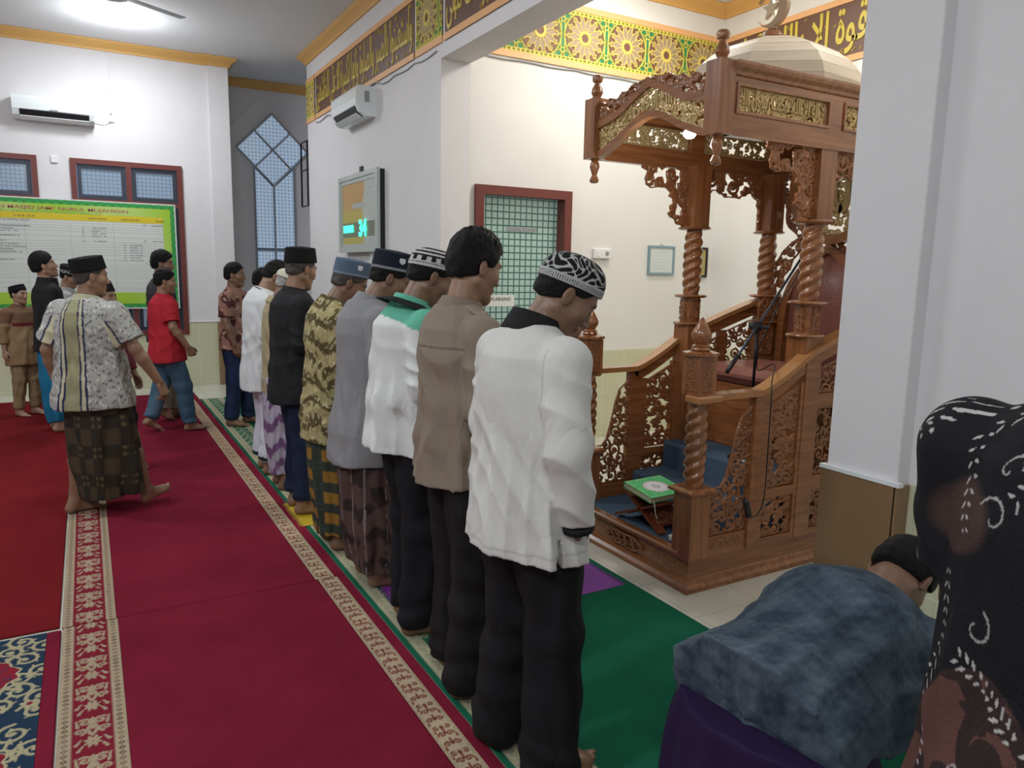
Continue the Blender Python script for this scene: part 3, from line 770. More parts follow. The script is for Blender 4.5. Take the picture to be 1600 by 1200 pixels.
# prayer mats on the carpet
def prayer_mat(label, x0, x1, y0, y1, colr, gold, z=0.0120, seed=0):
    t = thing('prayer_mat', label, 'prayer mat', ((x0+x1)/2, (y0+y1)/2, 0.012))
    L, W_ = x1-x0, y1-y0
    def fn(X, Y):
        c = np.tile(np.array(colr), (*X.shape, 1))*(1+0.12*np.sin(X*9+seed)*np.cos(Y*13+seed))[..., None]
        D = seg_field(X, Y, spiral(L*0.80, W_*0.45, 0.055, 0.3, 1, 0.7, 0.009)+spiral(L*0.86, W_*0.78, 0.04, 2, -1, 0.9, 0.006)+spiral(L*0.2, W_*0.5, 0.08, 0, 1, 1.2, 0.008)+spiral(L*0.5, W_*0.25, 0.05, 0, 1, 1.1, 0.007))
        c = mix(np.array(gold), c, D/0.002)
        ht = 0.001*np.sin(X*11+Y*6+seed)*np.sin(Y*9+X*3)+0.001
        return c, ht
    sheet('mat_cloth', M['attr'], t, (x0, y0, z), (1, 0, 0), (0, 1, 0), (0, 0, 1), L, W_, 0.008, fn)
    m = MB(); rnd = random.Random(seed)
    for e, sg in ((x0, -1), (x1, 1)):
        k = int(W_/0.008)
        for i in range(k):
            y = y0+(i+0.5)*W_/k; l = rnd.uniform(0.025, 0.04); m.add([(e, y-0.003, z+0.002), (e, y+0.003, z+0.002), (e+sg*l, y+rnd.uniform(-.006, .006), z-0.0005)], [(0, 1, 2)])
    m.build('fringe', mat('mat_fringe', colr, 0.8), t)
    return t
prayer_mat('purple satin prayer mat with gold motif, its fringed end by the pulpit', 1.20, 2.30, 2.83, 3.36, (0.17, 0.02, 0.26), (0.60, 0.36, 0.20))
prayer_mat('yellow patterned prayer mat crumpled under the feet of the man in navy trousers', 1.08, 1.9, 4.42, 4.92, (0.50, 0.36, 0.02), (0.12, 0.10, 0.03), seed=2)
# ================================================================ friezes
def rosette_fn(P, cx0, H):
    Yl = np.array((0.70, 0.56, 0.10)); BR = np.array((0.16, 0.07, 0.045)); TN = np.array((0.34, 0.25, 0.16)); GR = np.array((0.015, 0.20, 0.07)); OG = np.array((0.13, 0.20, 0.02))
    def fn(X, Y):
        x = np.mod(X-cx0+P/2, P)-P/2; y = Y-H/2; r = np.hypot(x, y); th = np.arctan2(y, x)
        c = np.tile(OG, (*X.shape, 1)); lat = np.full(X.shape, 1e9)
        k = 14; a = np.mod(th+PI/k, 2*PI/k)-PI/k; px = r*np.cos(a); py = r*np.sin(a)
        # petals (tan) with yellow outline
        tp = np.clip((px-0.075)/(0.155-0.075), 0, 1); half = 0.006+0.016*np.sin(PI*np.clip(tp*0.85+0.1, 0, 1))
        ip = (px > 0.062) & (px < 0.165) & (np.abs(py) < half)
        c = np.where((r < 0.20)[..., None], BR, c)
        lat = np.minimum(lat, np.where((px > 0.055) & (px < 0.178), np.abs(np.abs(py)-(half+0.0045))-0.0045, 1e9))
        a2 = np.mod(th, 2*PI/k)-PI/k
        lat = np.minimum(lat, np.abs(r-(0.178+0.012*np.cos(k*th)))-0.0035+np.where(np.abs(a) > 0.16, 0.003, 0))
        c = np.where(ip[..., None], TN, c)
        lat = np.minimum(lat, np.abs(r-0.214)-0.0045)
        lat = np.minimum(lat, np.where(r < 0.21, np.where(r > 0.17, np.abs(r*np.sin(a))-0.0035, 1e9), 1e9))
        core = r < 0.036+0.004*np.cos(k*th)
        c = np.where(core[..., None], BR, c); lat = np.where(core, 1e9, np.where((r < 0.062), -1, lat))
        # spandrels between rosettes
        xs = P/2-np.abs(x); ys = np.abs(y)
        g1 = (np.abs(xs) < 0.016) & (ys > 0.028) & (ys < 0.105)
        c = np.where(g1[..., None], GR, c)
        g2 = np.abs(np.hypot(xs, ys-0.125))
        c = np.where((g2 < 0.014)[..., None], GR, c); lat = np.minimum(lat, np.abs(g2-0.019)-0.004)
        lat = np.minimum(lat, np.where(ys < 0.11, np.abs(xs-0.0185)-0.004, 1e9))
        u = xs-0.052; v = ys-0.165
        leaf = np.hypot(u*1.0-v*0.4, v*1.1) < 0.028+0.006*np.sin(9*np.arctan2(v, u))
        out = (r > 0.222)
        c = np.where((leaf & out)[..., None], GR, c)
        lat = np.where(out, np.minimum(lat, np.abs(np.hypot(u-v*0.4, v*1.1)-0.038)-0.004), lat)
        lat = np.where(out, np.minimum(lat, np.abs(xs*0.8+ys*0.6-0.155)-0.0035), lat)
        e = H/2-ys
        q = np.mod(X*1.0, 0.045)-0.0225
        lat = np.where(e < 0.034, np.minimum(np.minimum(np.abs(e-0.031)-0.0035, np.abs(e-0.006)-0.006), np.abs(q)-0.010), lat)
        c = np.where(((e < 0.034))[..., None], OG, c)
        inl = lat < 0
        c = np.where(inl[..., None], Yl, c)
        return c, 0.006*inl
    return fn
def frieze_frame(t, o, U, L, z0=3.34, z1=3.86, N=(0, -1, 0)):
    N = np.array(N, float); o = np.array(o, float); m = MB(); U = np.array(U, float)
    for a in (z0, z1-0.05):
        MB().prism([(0, 0), (L, 0), (L, 0.05), (0, 0.05)], U, (0, 0, 1), N, o+np.array((0, 0, a)), 0.016).build('painted_border', M['peach'], t)
t = thing('rosette_frieze', 'yellow lattice frieze of flower rosettes on green above the alcove door', 'frieze', (4.2, YB, 3.6))
sheet('lattice_panel', M['attr'], t, (2.80, YB-0.006, 3.39), (1, 0, 0), (0, 0, 1), (0, -1, 0), 2.76, 0.42, 0.0046, rosette_fn(0.4635, 3.459-2.80, 0.42))
frieze_frame(t, (2.80, YB, 0), (1, 0, 0), 2.765)
rnd_h = random.Random(8)
def ticks(L, n, z0, h, seed):
    r = random.Random(seed); m = []
    for i in range(n):
        x = (i+0.5+r.uniform(-.3, .3))*L/n; y = r.choice((r.uniform(0.83, 0.97), r.uniform(0.02, 0.12), r.uniform(.6, .8)))*h; l = r.uniform(0.02, 0.045)
        m.append((x, z0+y, x+l, z0+y+l*0.75, 0.004, 0.0015))
        if r.random() < 0.5: m.append((x+0.01, z0+y-0.018, x+0.01+l*0.9, z0+y-0.018+l*0.65, 0.0035, 0.0015))
    return m
def calli(name, label, o, U, N, L, words, x0=0.04, x1=0.04, seed=1, ym=M['yellow'], bold=0.012, nt=26, zb=3.34, zt=3.86, mt=M['brown'], bt=True, rng=0.0):
    t = thing(name, label, 'calligraphy frieze', tuple(np.array(o)+np.array(U)*L/2+np.array((0, 0, zb))))
    o = np.array(o, float); U = np.array(U, float); N = np.array(N, float); zz = np.array((0, 0, 1.0))
    MB().prism([(0, 0), (L, 0), (L, zt-zb), (0, zt-zb)], U, zz, N, o+zz*zb, 0.006).build('backing_board', mt, t)
    if bt:
        frieze_frame(t, o, U, L, zb, zt, N)
    H = zt-zb-0.13
    lt = text('lettering', arabic(words), ym, t, o+U*x0+zz*(zb+0.065)+N*0.006, U, zz, N, h=H, w=L-x0-x1, depth=0.008, bold=bold)
    m = MB()
    for a, b, c, d, w0, w1 in ticks(L-0.1, nt, 0.06, zt-zb-0.12, seed):
        dx, dy = c-a, d-b; l = math.hypot(dx, dy); nx, ny = -dy/l, dx/l
        m.prism([(a+nx*w0, b+ny*w0), (a-nx*w0, b-ny*w0), (c-nx*w1, d-ny*w1), (c+nx*w1, d+ny*w1)], U, zz, N, o+U*0.04+zz*zb+N*0.006, 0.007)
    mk = m.build('lettering', ym, t)
    import bmesh
    b = bmesh.new(); b.from_mesh(lt.data); b.from_mesh(mk.data); b.to_mesh(lt.data); b.free(); bpy.data.objects.remove(mk)
    return t
# side wall, seen reading towards the far end (local u runs from the far end to the alcove so that the letters read right to left)
calli('calligraphy_frieze', 'long brown frieze with gold Arabic letters on the side wall behind the air conditioner', (XW, 9.30, 0), (0, -1, 0), (-1, 0, 0), 3.10, 'واستعينوا بالصبر والصلوة وانها لكبيرة الا على الخاشعين', ym=M['yellow2'], bold=-0.004, nt=44, seed=3)
calli('calligraphy_frieze', 'brown frieze with gold Arabic letters on the beam at the top edge', (XW, 5.58, 0), (0, -1, 0), (-1, 0, 0), 3.6, 'ان الصلوة تنهى عن الفحشاء والمنكر ولذكر الله اكبر ذلك تنهى', ym=M['yellow2'], bold=-0.004, nt=40, seed=5)
for i, (ya, yb, lab) in enumerate(((9.72, 9.34, 'narrow gilt lattice block at the far end of the side wall frieze'), (6.16, 5.62, 'gilt rosette lattice block between the two brown friezes'))):
    t = thing('lattice_block', lab, 'frieze', (XW, (ya+yb)/2, 3.6))
    sheet('lattice_panel', M['attr'], t, (XW-0.008, ya, 3.39), (0, -1, 0), (0, 0, 1), (-1, 0, 0), ya-yb, 0.42, 0.005, rosette_fn(0.4635, 0.23, 0.42))
    frieze_frame(t, (XW, ya, 0), (0, -1, 0), ya-yb, N=(-1, 0, 0))
calli('calligraphy_frieze', 'brown frieze with bright yellow Arabic letters behind the pulpit dome', (XQ, 5.66, 0), (0, -1, 0), (-1, 0, 0), 2.6, 'لا حول ولا قوة الا بالله العلى', x0=0.06, x1=0.1, ym=M['yellow'], bold=0.016, nt=30, seed=9)
# cables under the friezes
def cable(name, label, pts, r=0.006, m='grey'):
    return tag(MB().tube(pts, r, 6).build(name, M[m], None, True), label, 'cable')
rr = random.Random(2)
cable('cable', 'thin grey cable sagging under the side wall frieze', [(XW-(0.008 if not 7.05 < 9.3-i*0.155 < 8.2 else 0.024), 9.3-i*0.155, (3.31-0.02*abs(math.sin(i*1.1))-0.01*rr.random()) if not 7.05 < 9.3-i*0.155 < 8.2 else 3.335) for i in range(24)])
cable('cable', 'thin grey cable running under the rosette frieze', [(2.85+i*0.14, YB-0.01, 3.325-0.012*abs(math.sin(i*0.9))) for i in range(20)])
# ================================================================ air conditioners
def aircon(label, x0, depth, y0, y1, z0, z1, face):
    """face 'x': mounted on the side wall looking to -x ; 'y': on the far wall looking to -y"""
    if face == 'x': P = lambda u, d, z: (XW-d, y1-u, z); L = y1-y0; loc = (XW, (y0+y1)/2, z0)
    else: P = lambda u, d, z: (x0+u, YL-0.0-d, z); L = y1-y0; loc = (x0+L/2, YL, z0)
    t = thing('air_conditioner', label, 'air conditioner', loc); H = z1-z0; D = depth
    prof = [(0, 0.0), (D*0.55, 0.0), (D*0.80, 0.035), (D*0.97, 0.10), (D, 0.16), (D*0.97, H-0.03), (D*0.90, H-0.005), (D*0.82, H), (0, H)]
    m = MB(); n = len(prof)
    V = [P(0.0, d, z0+z) for d, z in prof]+[P(L, d, z0+z) for d, z in prof]
    m.add(V, [tuple(range(n))[::-1], tuple(range(n, 2*n))]+[(i, (i+1) % n, (i+1) % n+n, i+n) for i in range(n)])
    m.build('casing', M['whitesh'], t)
    s = MB(); a, b = 0.07, L-0.05
    q = [(D*0.50, -0.003), (D*0.76, 0.026), (D*0.955, 0.085), (D*0.93, 0.10)]
    V = [P(a, d+0.004, z0+z) for d, z in q]+[P(b, d+0.004, z0+z) for d, z in q]
    s.add(V, [(i, i+1, i+5, i+4) for i in range(3)]); s.build('air_outlet', M['dark'], t)
    f = MB()
    f.add([P(a, D*0.62, z0-0.004), P(b, D*0.62, z0-0.004), P(b, D*0.90, z0+0.028), P(a, D*0.90, z0+0.028), P(a, D*0.62, z0-0.010), P(b, D*0.62, z0-0.010), P(b, D*0.92, z0+0.022), P(a, D*0.92, z0+0.022)], [(0, 1, 2, 3), (4, 5, 6, 7), (0, 1, 5, 4), (2, 3, 7, 6), (1, 2, 6, 5), (0, 3, 7, 4)])
    f.build('louvre', M['white'], t)
    v = MB()
    for k in range(7):
        u = a+(k+0.5)*(b-a)/7
        v.add([P(u-.012, D*0.80, z0+0.035), P(u+.012, D*0.80, z0+0.035), P(u+.012, D*0.95, z0+0.08), P(u-.012, D*0.95, z0+0.08)], [(0, 1, 2, 3)])
    v.build('vane', M['white'], t)
    if face == 'x':
        lb = MB(); lb.box(XW-0.11, XW-0.06, y0-0.002, y0-0.0005, z0+0.13, z0+0.23); lb.build('rating_label', M['grey'], t)
    else:
        lb = MB(); lb.box(x0+L/2-0.04, x0+L/2+0.04, YL-D-0.002, YL-D, z0+0.10, z0+0.112); lb.build('badge', M['grey'], t)
    return t
aircon('white split air conditioner high on the far wall above the windows', -0.60, 0.20, 0, 0.80, 3.17, 3.42, 'y')
aircon('white split air conditioner on the side wall beneath the gold lettering', 0, 0.20, 7.20, 8.02, 3.03, 3.31, 'x')
t = thing('wall_switch', 'small white switch beside the far air conditioner with its cable', 'switch', (0.38, YL, 3.32))
boxobj('switch_plate', M['white'], t, 0.35, 0.41, YL-0.02, YL, 3.24, 3.37, 0.004); boxobj('rocker', M['grey'], t, 0.368, 0.392, YL-0.026, YL-0.019, 3.32, 3.345)
cable('cable', 'thin cable from the far air conditioner up to the crown', [(0.2, YL-0.006, 3.21), (0.30, YL-0.006, 3.20), (0.38, YL-0.006, 3.235), (0.38, YL-0.006, 4.0), (0.36, YL-.006, 4.03)], 0.004, 'white')
t = thing('wall_switch', 'small square white thermostat between the two far windows', 'switch', (-0.235, YL, 2.75))
boxobj('switch_plate', M['white'], t, -0.27, -0.20, YL-0.02, YL, 2.72, 2.80, 0.004)
t = thing('wall_socket', 'white double socket plate right of the alcove door', 'socket', (4.18, YB, 1.76))
boxobj('switch_plate', M['white'], t, 4.08, 4.28, YB-0.035, YB, 1.71, 1.80, 0.005)
for x, r_ in ((4.13, 0), (4.23, 1)):
    m = MB()
    if r_: m.add([(x+0.022*math.cos(i*PI/8), YB-0.0365, 1.755+0.022*math.sin(i*PI/8)) for i in range(16)], [tuple(range(16))]); m.build('socket_well', M['grey'], t)
    else: m.box(x-0.02, x+0.02, YB-0.039, YB-0.034, 1.73, 1.78, 0.002); m.build('rocker', M['white'], t)
def picture(label, x0, x1, z0, z1, fm, pm):
    t = thing('picture_frame', label, 'picture frame', ((x0+x1)/2, YB, z0)); b = 0.022
    m = MB(); m.box(x0, x1, YB-0.022, YB, z0, z0+b, .002); m.box(x0, x1, YB-0.022, YB, z1-b, z1, .002); m.box(x0, x0+b, YB-0.022, YB, z0+b, z1-b); m.box(x1-b, x1, YB-0.022, YB, z0+b, z1-b)
    m.build('frame', fm, t); boxobj('paper', pm, t, x0+b, x1-b, YB-0.012, YB-0.004, z0+b, z1-b)
    h = MB(); h.tube([((x0+x1)/2-.02, YB-.008, z1), ((x0+x1)/2, YB-.008, z1+.02), ((x0+x1)/2+.02, YB-.008, z1)], .003, 5); h.build('hook', M['grey'], t)
    return t
t = picture('pale blue framed certificate on the alcove wall left of the pulpit post', 4.74, 5.07, 1.57, 1.85, mat('pale_blue_frame', (0.22, 0.33, 0.38), 0.4), mat('certificate_paper', (0.66, 0.72, 0.72), 0.4))
m = MB()
for k in range(6): m.box(4.80, 5.00-0.02*(k % 2), YB-0.0135, YB-0.0115, 1.63+k*0.03, 1.633+k*0.03)
m.build('printed_lines', mat('faint_print', (0.5, 0.56, 0.58), 0.5), t)
picture('dark framed olive yellow picture behind the twisted pulpit post', 5.24, 5.51, 1.55, 1.85, M['dark'], mat('olive_paper', (0.42, 0.35, 0.14), 0.5))
tag(boxobj('cable_box', M['white'], None, XQ-0.05, XQ, 3.98, 4.14, 2.9, 3.32, 0.004), 'white cable duct on the wall below the yellow lettering', 'cable duct')
# ================================================================ mosque clock display
def clock():
    y0, y1, z0, z1 = 6.94, 8.19, 1.74, 2.53; xf = XW-0.085
    t = thing('digital_clock', 'tall framed digital prayer clock with green figures on the side wall', 'clock', (XW, 7.56, 1.74))
    boxobj('case', M['dark'], t, XW-0.06, XW, y0+0.02, y1-0.02, z0+0.01, z1-0.01)
    fm = mat('silver_grey_frame', (0.50, 0.55, 0.52), 0.3, metal=0.2); m = MB()
    for s, (b, d) in enumerate(((0.045, 0.0), (0.085, 0.012))):
        a = 0 if s == 0 else 0.045
        for (p, q, r, u) in ((y0+a, y1-a, z0+a, z0+b), (y0+a, y1-a, z1-b, z1-a), (y0+a, y0+b+0.02, z0+b, z1-b), (y1-b-0.02, y1-a, z0+b, z1-b)):
            m.box(xf+d, XW-0.055, p, q, r, u)
    m.build('frame', fm, t)
    def face(X, Y):   # X 0..L from the far side towards the alcove
        L, H = y1-y0-0.2, z1-z0-0.16
        u = X/L; v = Y/H
        OR = np.array((0.52, 0.32, 0.14)); GY = np.array((0.50, 0.53, 0.50)); YE = np.array((0.50, 0.42, 0.12))
        e = 0.62+0.05*np.sin(v*9)
        c = mix(OR, GY, (u-e)/0.04)
        c = mix(c, YE, np.minimum((0.58-v)/0.05, (0.66-u)/0.04))
        c = np.where(((v > 0.58) & (v < 0.66) & (u > 0.30) & (u < 0.72))[..., None], GY*0.85, c)
        c = np.where(((v > 0.12) & (v < 0.36))[..., None], np.array((0.20, 0.21, 0.16)), c)
        r = np.hypot((u-0.83)*L, (v-0.80)*H); c = np.where((np.abs(r-0.05) < 0.004)[..., None], GY*0.6, c)
        return c, 0*X
    sheet('printed_face', M['attr'], t, (xf+0.018, y1-0.10, z0+0.08), (0, -1, 0), (0, 0, 1), (-1, 0, 0), y1-y0-0.2, z1-z0-0.16, 0.01, face)
    g = mat('green_led_figures', (0.05, 0.95, 0.55), 0.4, emit=2.4)
    text('led_figures', '34', g, t, (xf+0.012, y1-0.10-0.56, z0+0.155), (0, -1, 0), (0, 0, 1), (-1, 0, 0), h=0.17, w=0.24, depth=0.004, bold=0.03)
    text('led_word', 'DZUHUR', g, t, (xf+0.012, y1-0.10-0.05, z0+0.205), (0, -1, 0), (0, 0, 1), (-1, 0, 0), h=0.075, w=0.34, depth=0.004, bold=0.035)
    boxobj('cable_trunking', M['white'], t, XW-0.03, XW, 7.20, 7.32, 1.2, z0)
    h = MB(); h.box(XW-0.02, XW, 7.58, 7.66, z1+0.01, z1+0.08, 0.003); h.build('sensor', M['dark'], t)
clock()
# ================================================================ banner
def banner():
    x0, x1, z0, z1 = -1.75, 1.03, 1.02, 2.31; y = YL-0.06
    t = thing('finance_banner', 'large green bordered mosque finance banner on the far wall', 'banner', ((x0+x1)/2, YL, z0))
    W_, H_ = x1-x0, z1-z0
    GW = np.array((0.62, 0.66, 0.62)); G = np.array((0.03, 0.30, 0.06)); LG = np.array((0.33, 0.55, 0.03)); YE = np.array((0.66, 0.52, 0.02))
    hl = [0.245+0.0305*k for k in range(31)]
    def fn(X, Y):
        e = np.minimum(np.minimum(X, W_-X), np.minimum(Y, H_-Y)); v = H_-Y
        c = np.tile(LG, (*X.shape, 1)); c = mix(c, np.array((0.45, 0.62, 0.16)), 0.5+0.5*np.sin(X*5+Y*3))
        c = np.where(((v > 0.165) & (v < 0.245) & (W_-X > 0.15))[..., None], YE, c)
        tb = (v >= 0.245) & (v < H_-0.20) & (W_-X > 0.15)
        c = np.where(tb[..., None], GW, c)
        ln = np.zeros(X.shape, bool)
        for k in hl: ln |= np.abs(v-k) < 0.0022
        for k in (0.70, 1.15, 1.60): ln |= np.abs((W_-X)-k+0.0) < 0.002
        c = np.where((tb & ln)[..., None], GW*0.72, c)
        c = np.where((e < 0.065)[..., None], G*(1+0.3*np.sin(X*70)*np.sin(Y*70))[..., None], c)
        c = np.where((e < 0.012)[..., None], np.array((0.7, 0.72, 0.7)), c)
        return c, 0*X
    sheet('printed_sheet', M['attr'], t, (x0, y, z0), (1, 0, 0), (0, 0, 1), (0, -1, 0), W_, H_, 0.0055, fn)
    boxobj('backing_board', M['white'], t, x0, x1, y+0.001, YL-0.031, z0, z1)
    U, V, N = (1, 0, 0), (0, 0, 1), (0, -1, 0); mg = mat('magenta_print', (0.42, 0.10, 0.12), 0.6); gw = mat('green_print', (0.12, 0.36, 0.16), 0.6); ink = mat('pen_ink', (0.06, 0.06, 0.07), 0.6)
    text('heading', "LAPORAN KEUANGAN MASJID JAMI' NURUL MUJAHIDIN", mg, t, (-1.62, y, z1-0.145), U, V, N, h=0.052, w=2.12, depth=0.002, bold=0.012)
    text('subheading', 'KELURAHAN KOTO BARU KECAMATAN SUNGAI PENUH', gw, t, (-1.5, y, z1-0.168), U, V, N, h=0.016, w=1.7, depth=0.0015)
    for s, x, w in (('U R A I A N', -0.67, 0.20), ('UANG MASUK', 0.07, 0.20), ('UANG KELUAR', 0.42, 0.20), ('SALDO', 0.80, 0.10)):
        text('column_heading', s, ink, t, (x-x*0+0*w, y, z1-0.222), U, V, N, h=0.022, w=w, depth=0.0015)
    r = random.Random(4); m = MB()
    def scribble(x, z, n, sz=0.016):
        for i in range(n):
            if r.random() < 0.18: continue
            a = r.uniform(-.3, .5); xx = x+i*sz*0.8
            m.prism([(xx, z), (xx+sz*0.55, z+a*sz), (xx+sz*0.5, z+sz*0.28+a*sz), (xx, z+sz*0.25)], U, V, N, (0, y-0.0005, 0), 0.001)
            m.prism([(xx+.002, z), (xx+.006, z), (xx+.004, z+sz*0.8), (xx, z+sz*0.8)], U, V, N, (0, y-0.0005, 0), 0.001)
    for k, z in ((0, 0), (1, 0), (2, 0), (3, 0), (5, 0)):
        zz = z1-0.245-0.0305*(k+2.8); scribble(0.00, zz, 2); scribble(0.10, zz, 12)
    for k in range(7): scribble(0.43, z1-0.245-0.0305*(9+k*1.0), 2); scribble(0.50, z1-0.245-0.0305*(9+k*1.0), 11)
    for k, zz in ((0.7, 0), (7, 0), (16, 0)): scribble(0.66, z1-0.245-0.0305*(k+0.3), 2, 0.019); scribble(0.74, z1-0.245-0.0305*(k+.3), 10, 0.018)
    for k in (0.6, 2.8, 3.8, 4.8, 6.5, 8.5, 9.6, 10.6, 11.6, 12.6, 15.5): scribble(-0.98, z1-0.245-0.0305*k, r.randint(14, 34), 0.017)
    m.build('handwriting', ink, t)
banner()
# ================================================================ ceiling lamps and fan
for i, (x, y, w, c) in enumerate(LAMPS):
    labs = ['glowing white bulb on the ceiling near the far wall', 'round ceiling bulb over the left carpet', 'round ceiling bulb over the middle carpet', 'added unseen ceiling bulb at the near left brightening the pillar', 'added unseen ceiling bulb behind the camera brightening the near row', 'round warm bulb on the alcove ceiling', 'round warm bulb over the pulpit']
    t = thing('ceiling_lamp', labs[i], 'lamp', (x, y, CZ), group='round bulbs on the ceiling')
    MB().lathe(x, y, [(CZ-0.05, 0.03), (CZ-0.03, 0.05), (CZ, 0.055)], 16).build('holder', M['white'], t, True)
    MB().lathe(x, y, [(CZ-0.125, 0.012), (CZ-0.118, 0.03), (CZ-0.10, 0.045), (CZ-0.075, 0.045), (CZ-0.05, 0.028)], 18).build('bulb', mat('lit_bulb', c, 0.5, emit=35), t, True)
def fan():
    cx, cy, z = 0.33, 7.15, 3.72
    t = thing('ceiling_fan', 'ceiling fan with grey blades, one blade showing at the top left', 'fan', (cx, cy, CZ))
    MB().tube([(cx, cy, z+0.1), (cx, cy, CZ)], 0.014, 8).build('rod', M['white'], t, True)
    MB().lathe(cx, cy, [(z-0.05, 0.05), (z-0.03, 0.10), (z+0.05, 0.11), (z+0.09, 0.06), (z+0.12, 0.02)], 24).build('motor', M['white'], t, True)
    for a in (32, 152, 272):
        a = math.radians(a); U = np.array((math.cos(a), math.sin(a), 0)); W_ = np.array((-math.sin(a), math.cos(a), 0.12))
        MB().prism([(0.08, -0.03), (0.16, -0.055), (0.63, -0.062), (0.66, 0.045), (0.16, 0.05), (0.08, 0.03)], U, W_, (0, 0, 1), (cx, cy, z), 0.006).build('blade', M['grey'], t)
fan()
# ================================================================ the pulpit
YN, YF = 2.63, 3.67          # outer faces of the near and far sides
XS, YS, ZS = (1, 0, 0), (0, 1, 0), (0, 0, 1)
P = thing('pulpit', 'carved teak mosque pulpit with dome, twisted posts and blue carpeted steps', 'pulpit', (3.3, 3.15, 0))
W, WV, WY, CV, GD = M['wood'], M['woodv'], M['woody'], M['carve'], M['gold']
# base
b = MB(); b.box(2.555, 4.35, YN+0.01, YF-0.01, 0.0, 0.17); bo = b.build('base', W, P)
m = MB(); rect = [(2.555, YF-0.01), (2.555, YN+0.01), (4.3, YN+0.01)]
m.sweep(rect, [(0, 0), (-0.035, 0), (-0.035, 0.025), (-0.02, 0.04), (-0.008, 0.06), (0, 0.065)]); m.build('base_moulding', WY, bo)
m = MB(); m.sweep([(2.56, YF-0.07), (2.56, YN+0.07)], [(0.02, 0.165), (-0.015, 0.165), (-0.03, 0.175), (-0.03, 0.188), (-0.02, 0.197), (0.02, 0.197)]); m.build('sill', WY, bo)
ov = [(0.17+0.17*math.cos(a), 0.045+0.042*math.sin(a)*(1+0.12*math.cos(6*a))) for a in np.linspace(0, 2*PI, 40, endpoint=False)]
fret('carved_oval', CV, bo, (2.545, 3.32, 0.062), (0, -1, 0), ZS, (-1, 0, 0), 0.34, 0.09, seed=4, poly=ov, R=0.03, wd=0.004, t=0.009, res=0.004)
# carpeted steps
def carpet_block(x0, x1, z0, z1): return boxobj('step_carpet', M['blue'], P, x0, x1, YN+0.06, YF-0.06, z0, z1, 0.018)
carpet_block(2.585, 3.0, 0.165, 0.20); carpet_block(2.955, 3.24, 0.17, 0.35); carpet_block(3.20, 3.50, 0.17, 0.52)
# seat
st = boxobj('seat_box', WY, P, 3.46, 4.10, YN+0.07, YF-0.07, 0.18, 0.92)
m = MB(); m.box(3.452, 3.462, YN+0.10, YF-0.10, 0.86, 0.89); m.box(3.452, 3.462, YN+0.10, YF-0.10, 0.53, 0.56); m.build('seat_beading', W, st)
fret('carved_rosette', CV, st, (3.455, 2.90, 0.60), YS, ZS, (-1, 0, 0), 0.18, 0.22, seed=6, poly=[(0.09+0.085*math.cos(a)*(1+.1*math.cos(5*a)), 0.11+0.10*math.sin(a)) for a in np.linspace(0, 2*PI, 30, endpoint=False)], R=0.03, wd=0.004, t=0.006)
boxobj('seat_cushion', M['leather'], P, 3.42, 3.98, YN+0.14, YF-0.14, 0.925, 1.035, 0.045)
# ---- posts
def newel(y):
    x = 2.60
    t = MB(); t.lathe(x, y, [(0.165, 0.064), (0.505, 0.064)], sq=True); p = t.build('newel_post', WV, P)
    m = MB(); m.lathe(x, y, [(0.505, 0.075), (0.512, 0.088), (0.525, 0.088), (0.535, 0.07)], sq=True); m.build('post_cap', WV, p)
    m = MB()
    m.lathe(x, y, [(1.005, 0.058), (1.195, 0.058)], sq=True)
    m.lathe(x, y, [(1.195, 0.07), (1.20, 0.09), (1.214, 0.09), (1.222, 0.06)], 8)
    m.build('newel_block', WV, p)
    MB().twist(x, y, 0.53, 0.965, 0.049, 2.5, 3, 0.16).build('twisted_shaft', W, p, True)
    m = MB(); m.lathe(x, y, [(1.222, 0.040), (1.228, 0.048), (1.24, 0.040), (1.245, 0.045), (1.255, 0.030), (1.262, 0.034), (1.28, 0.046), (1.30, 0.049), (1.325, 0.040), (1.35, 0.025), (1.375, 0.010), (1.385, 0.002)], 24); m.build('finial', W, p, True, 0.6)
    for (o, U, N) in (((x-0.058, y+0.035, 1.02), (0, -1, 0), (-1, 0, 0)), ((x-0.035, y-0.058, 1.02), XS, (0, -1, 0))):
        fret('carved_inlay', CV, p, o, U, ZS, N, 0.07, 0.16, seed=11, R=0.018, wd=0.0028, t=0.004, res=0.0035)
newel(2.685); newel(3.615)
def canopy_post(x, y, n):
    t = MB(); t.lathe(x, y, [(0.165, 0.066), (1.27, 0.066)], sq=True); p = t.build('canopy_post', WV, P)
    m = MB()
    def ring(z, r=0.105): MB().lathe(x, y, [(z-0.012, 0.075), (z-0.008, r-0.008), (z, r), (z+0.008, r-0.006), (z+0.013, 0.07)], 20).build('post_ring', W, p, True, 0.5)
    ring(1.275); ring(1.45); ring(1.875)
    m.lathe(x, y, [(1.285, 0.062), (1.44, 0.062)], 8).build('post_block', W, p)
    MB().twist(x, y, 1.46, 1.865, 0.053, 2.3, 3, 0.15).build('twisted_shaft', W, p, True)
    m = MB(); m.lathe(x, y, [(1.885, 0.062), (2.25, 0.062)], sq=True); m.build('post_head', WV, p)
    for (o, U, N) in (((x-0.064, y+0.03, 1.30), (0, -1, 0), (-1, 0, 0)), ((x-0.03, y-0.062, 1.30), XS, (0, -1, 0))):
        fret('carved_inlay', CV, p, o, U, ZS, N, 0.06, 0.13, seed=12, R=0.018, wd=0.0026, t=0.004, res=0.0035)
for x in (3.37, 4.045):
    for y in (2.70, 3.60): canopy_post(x, y, 0)
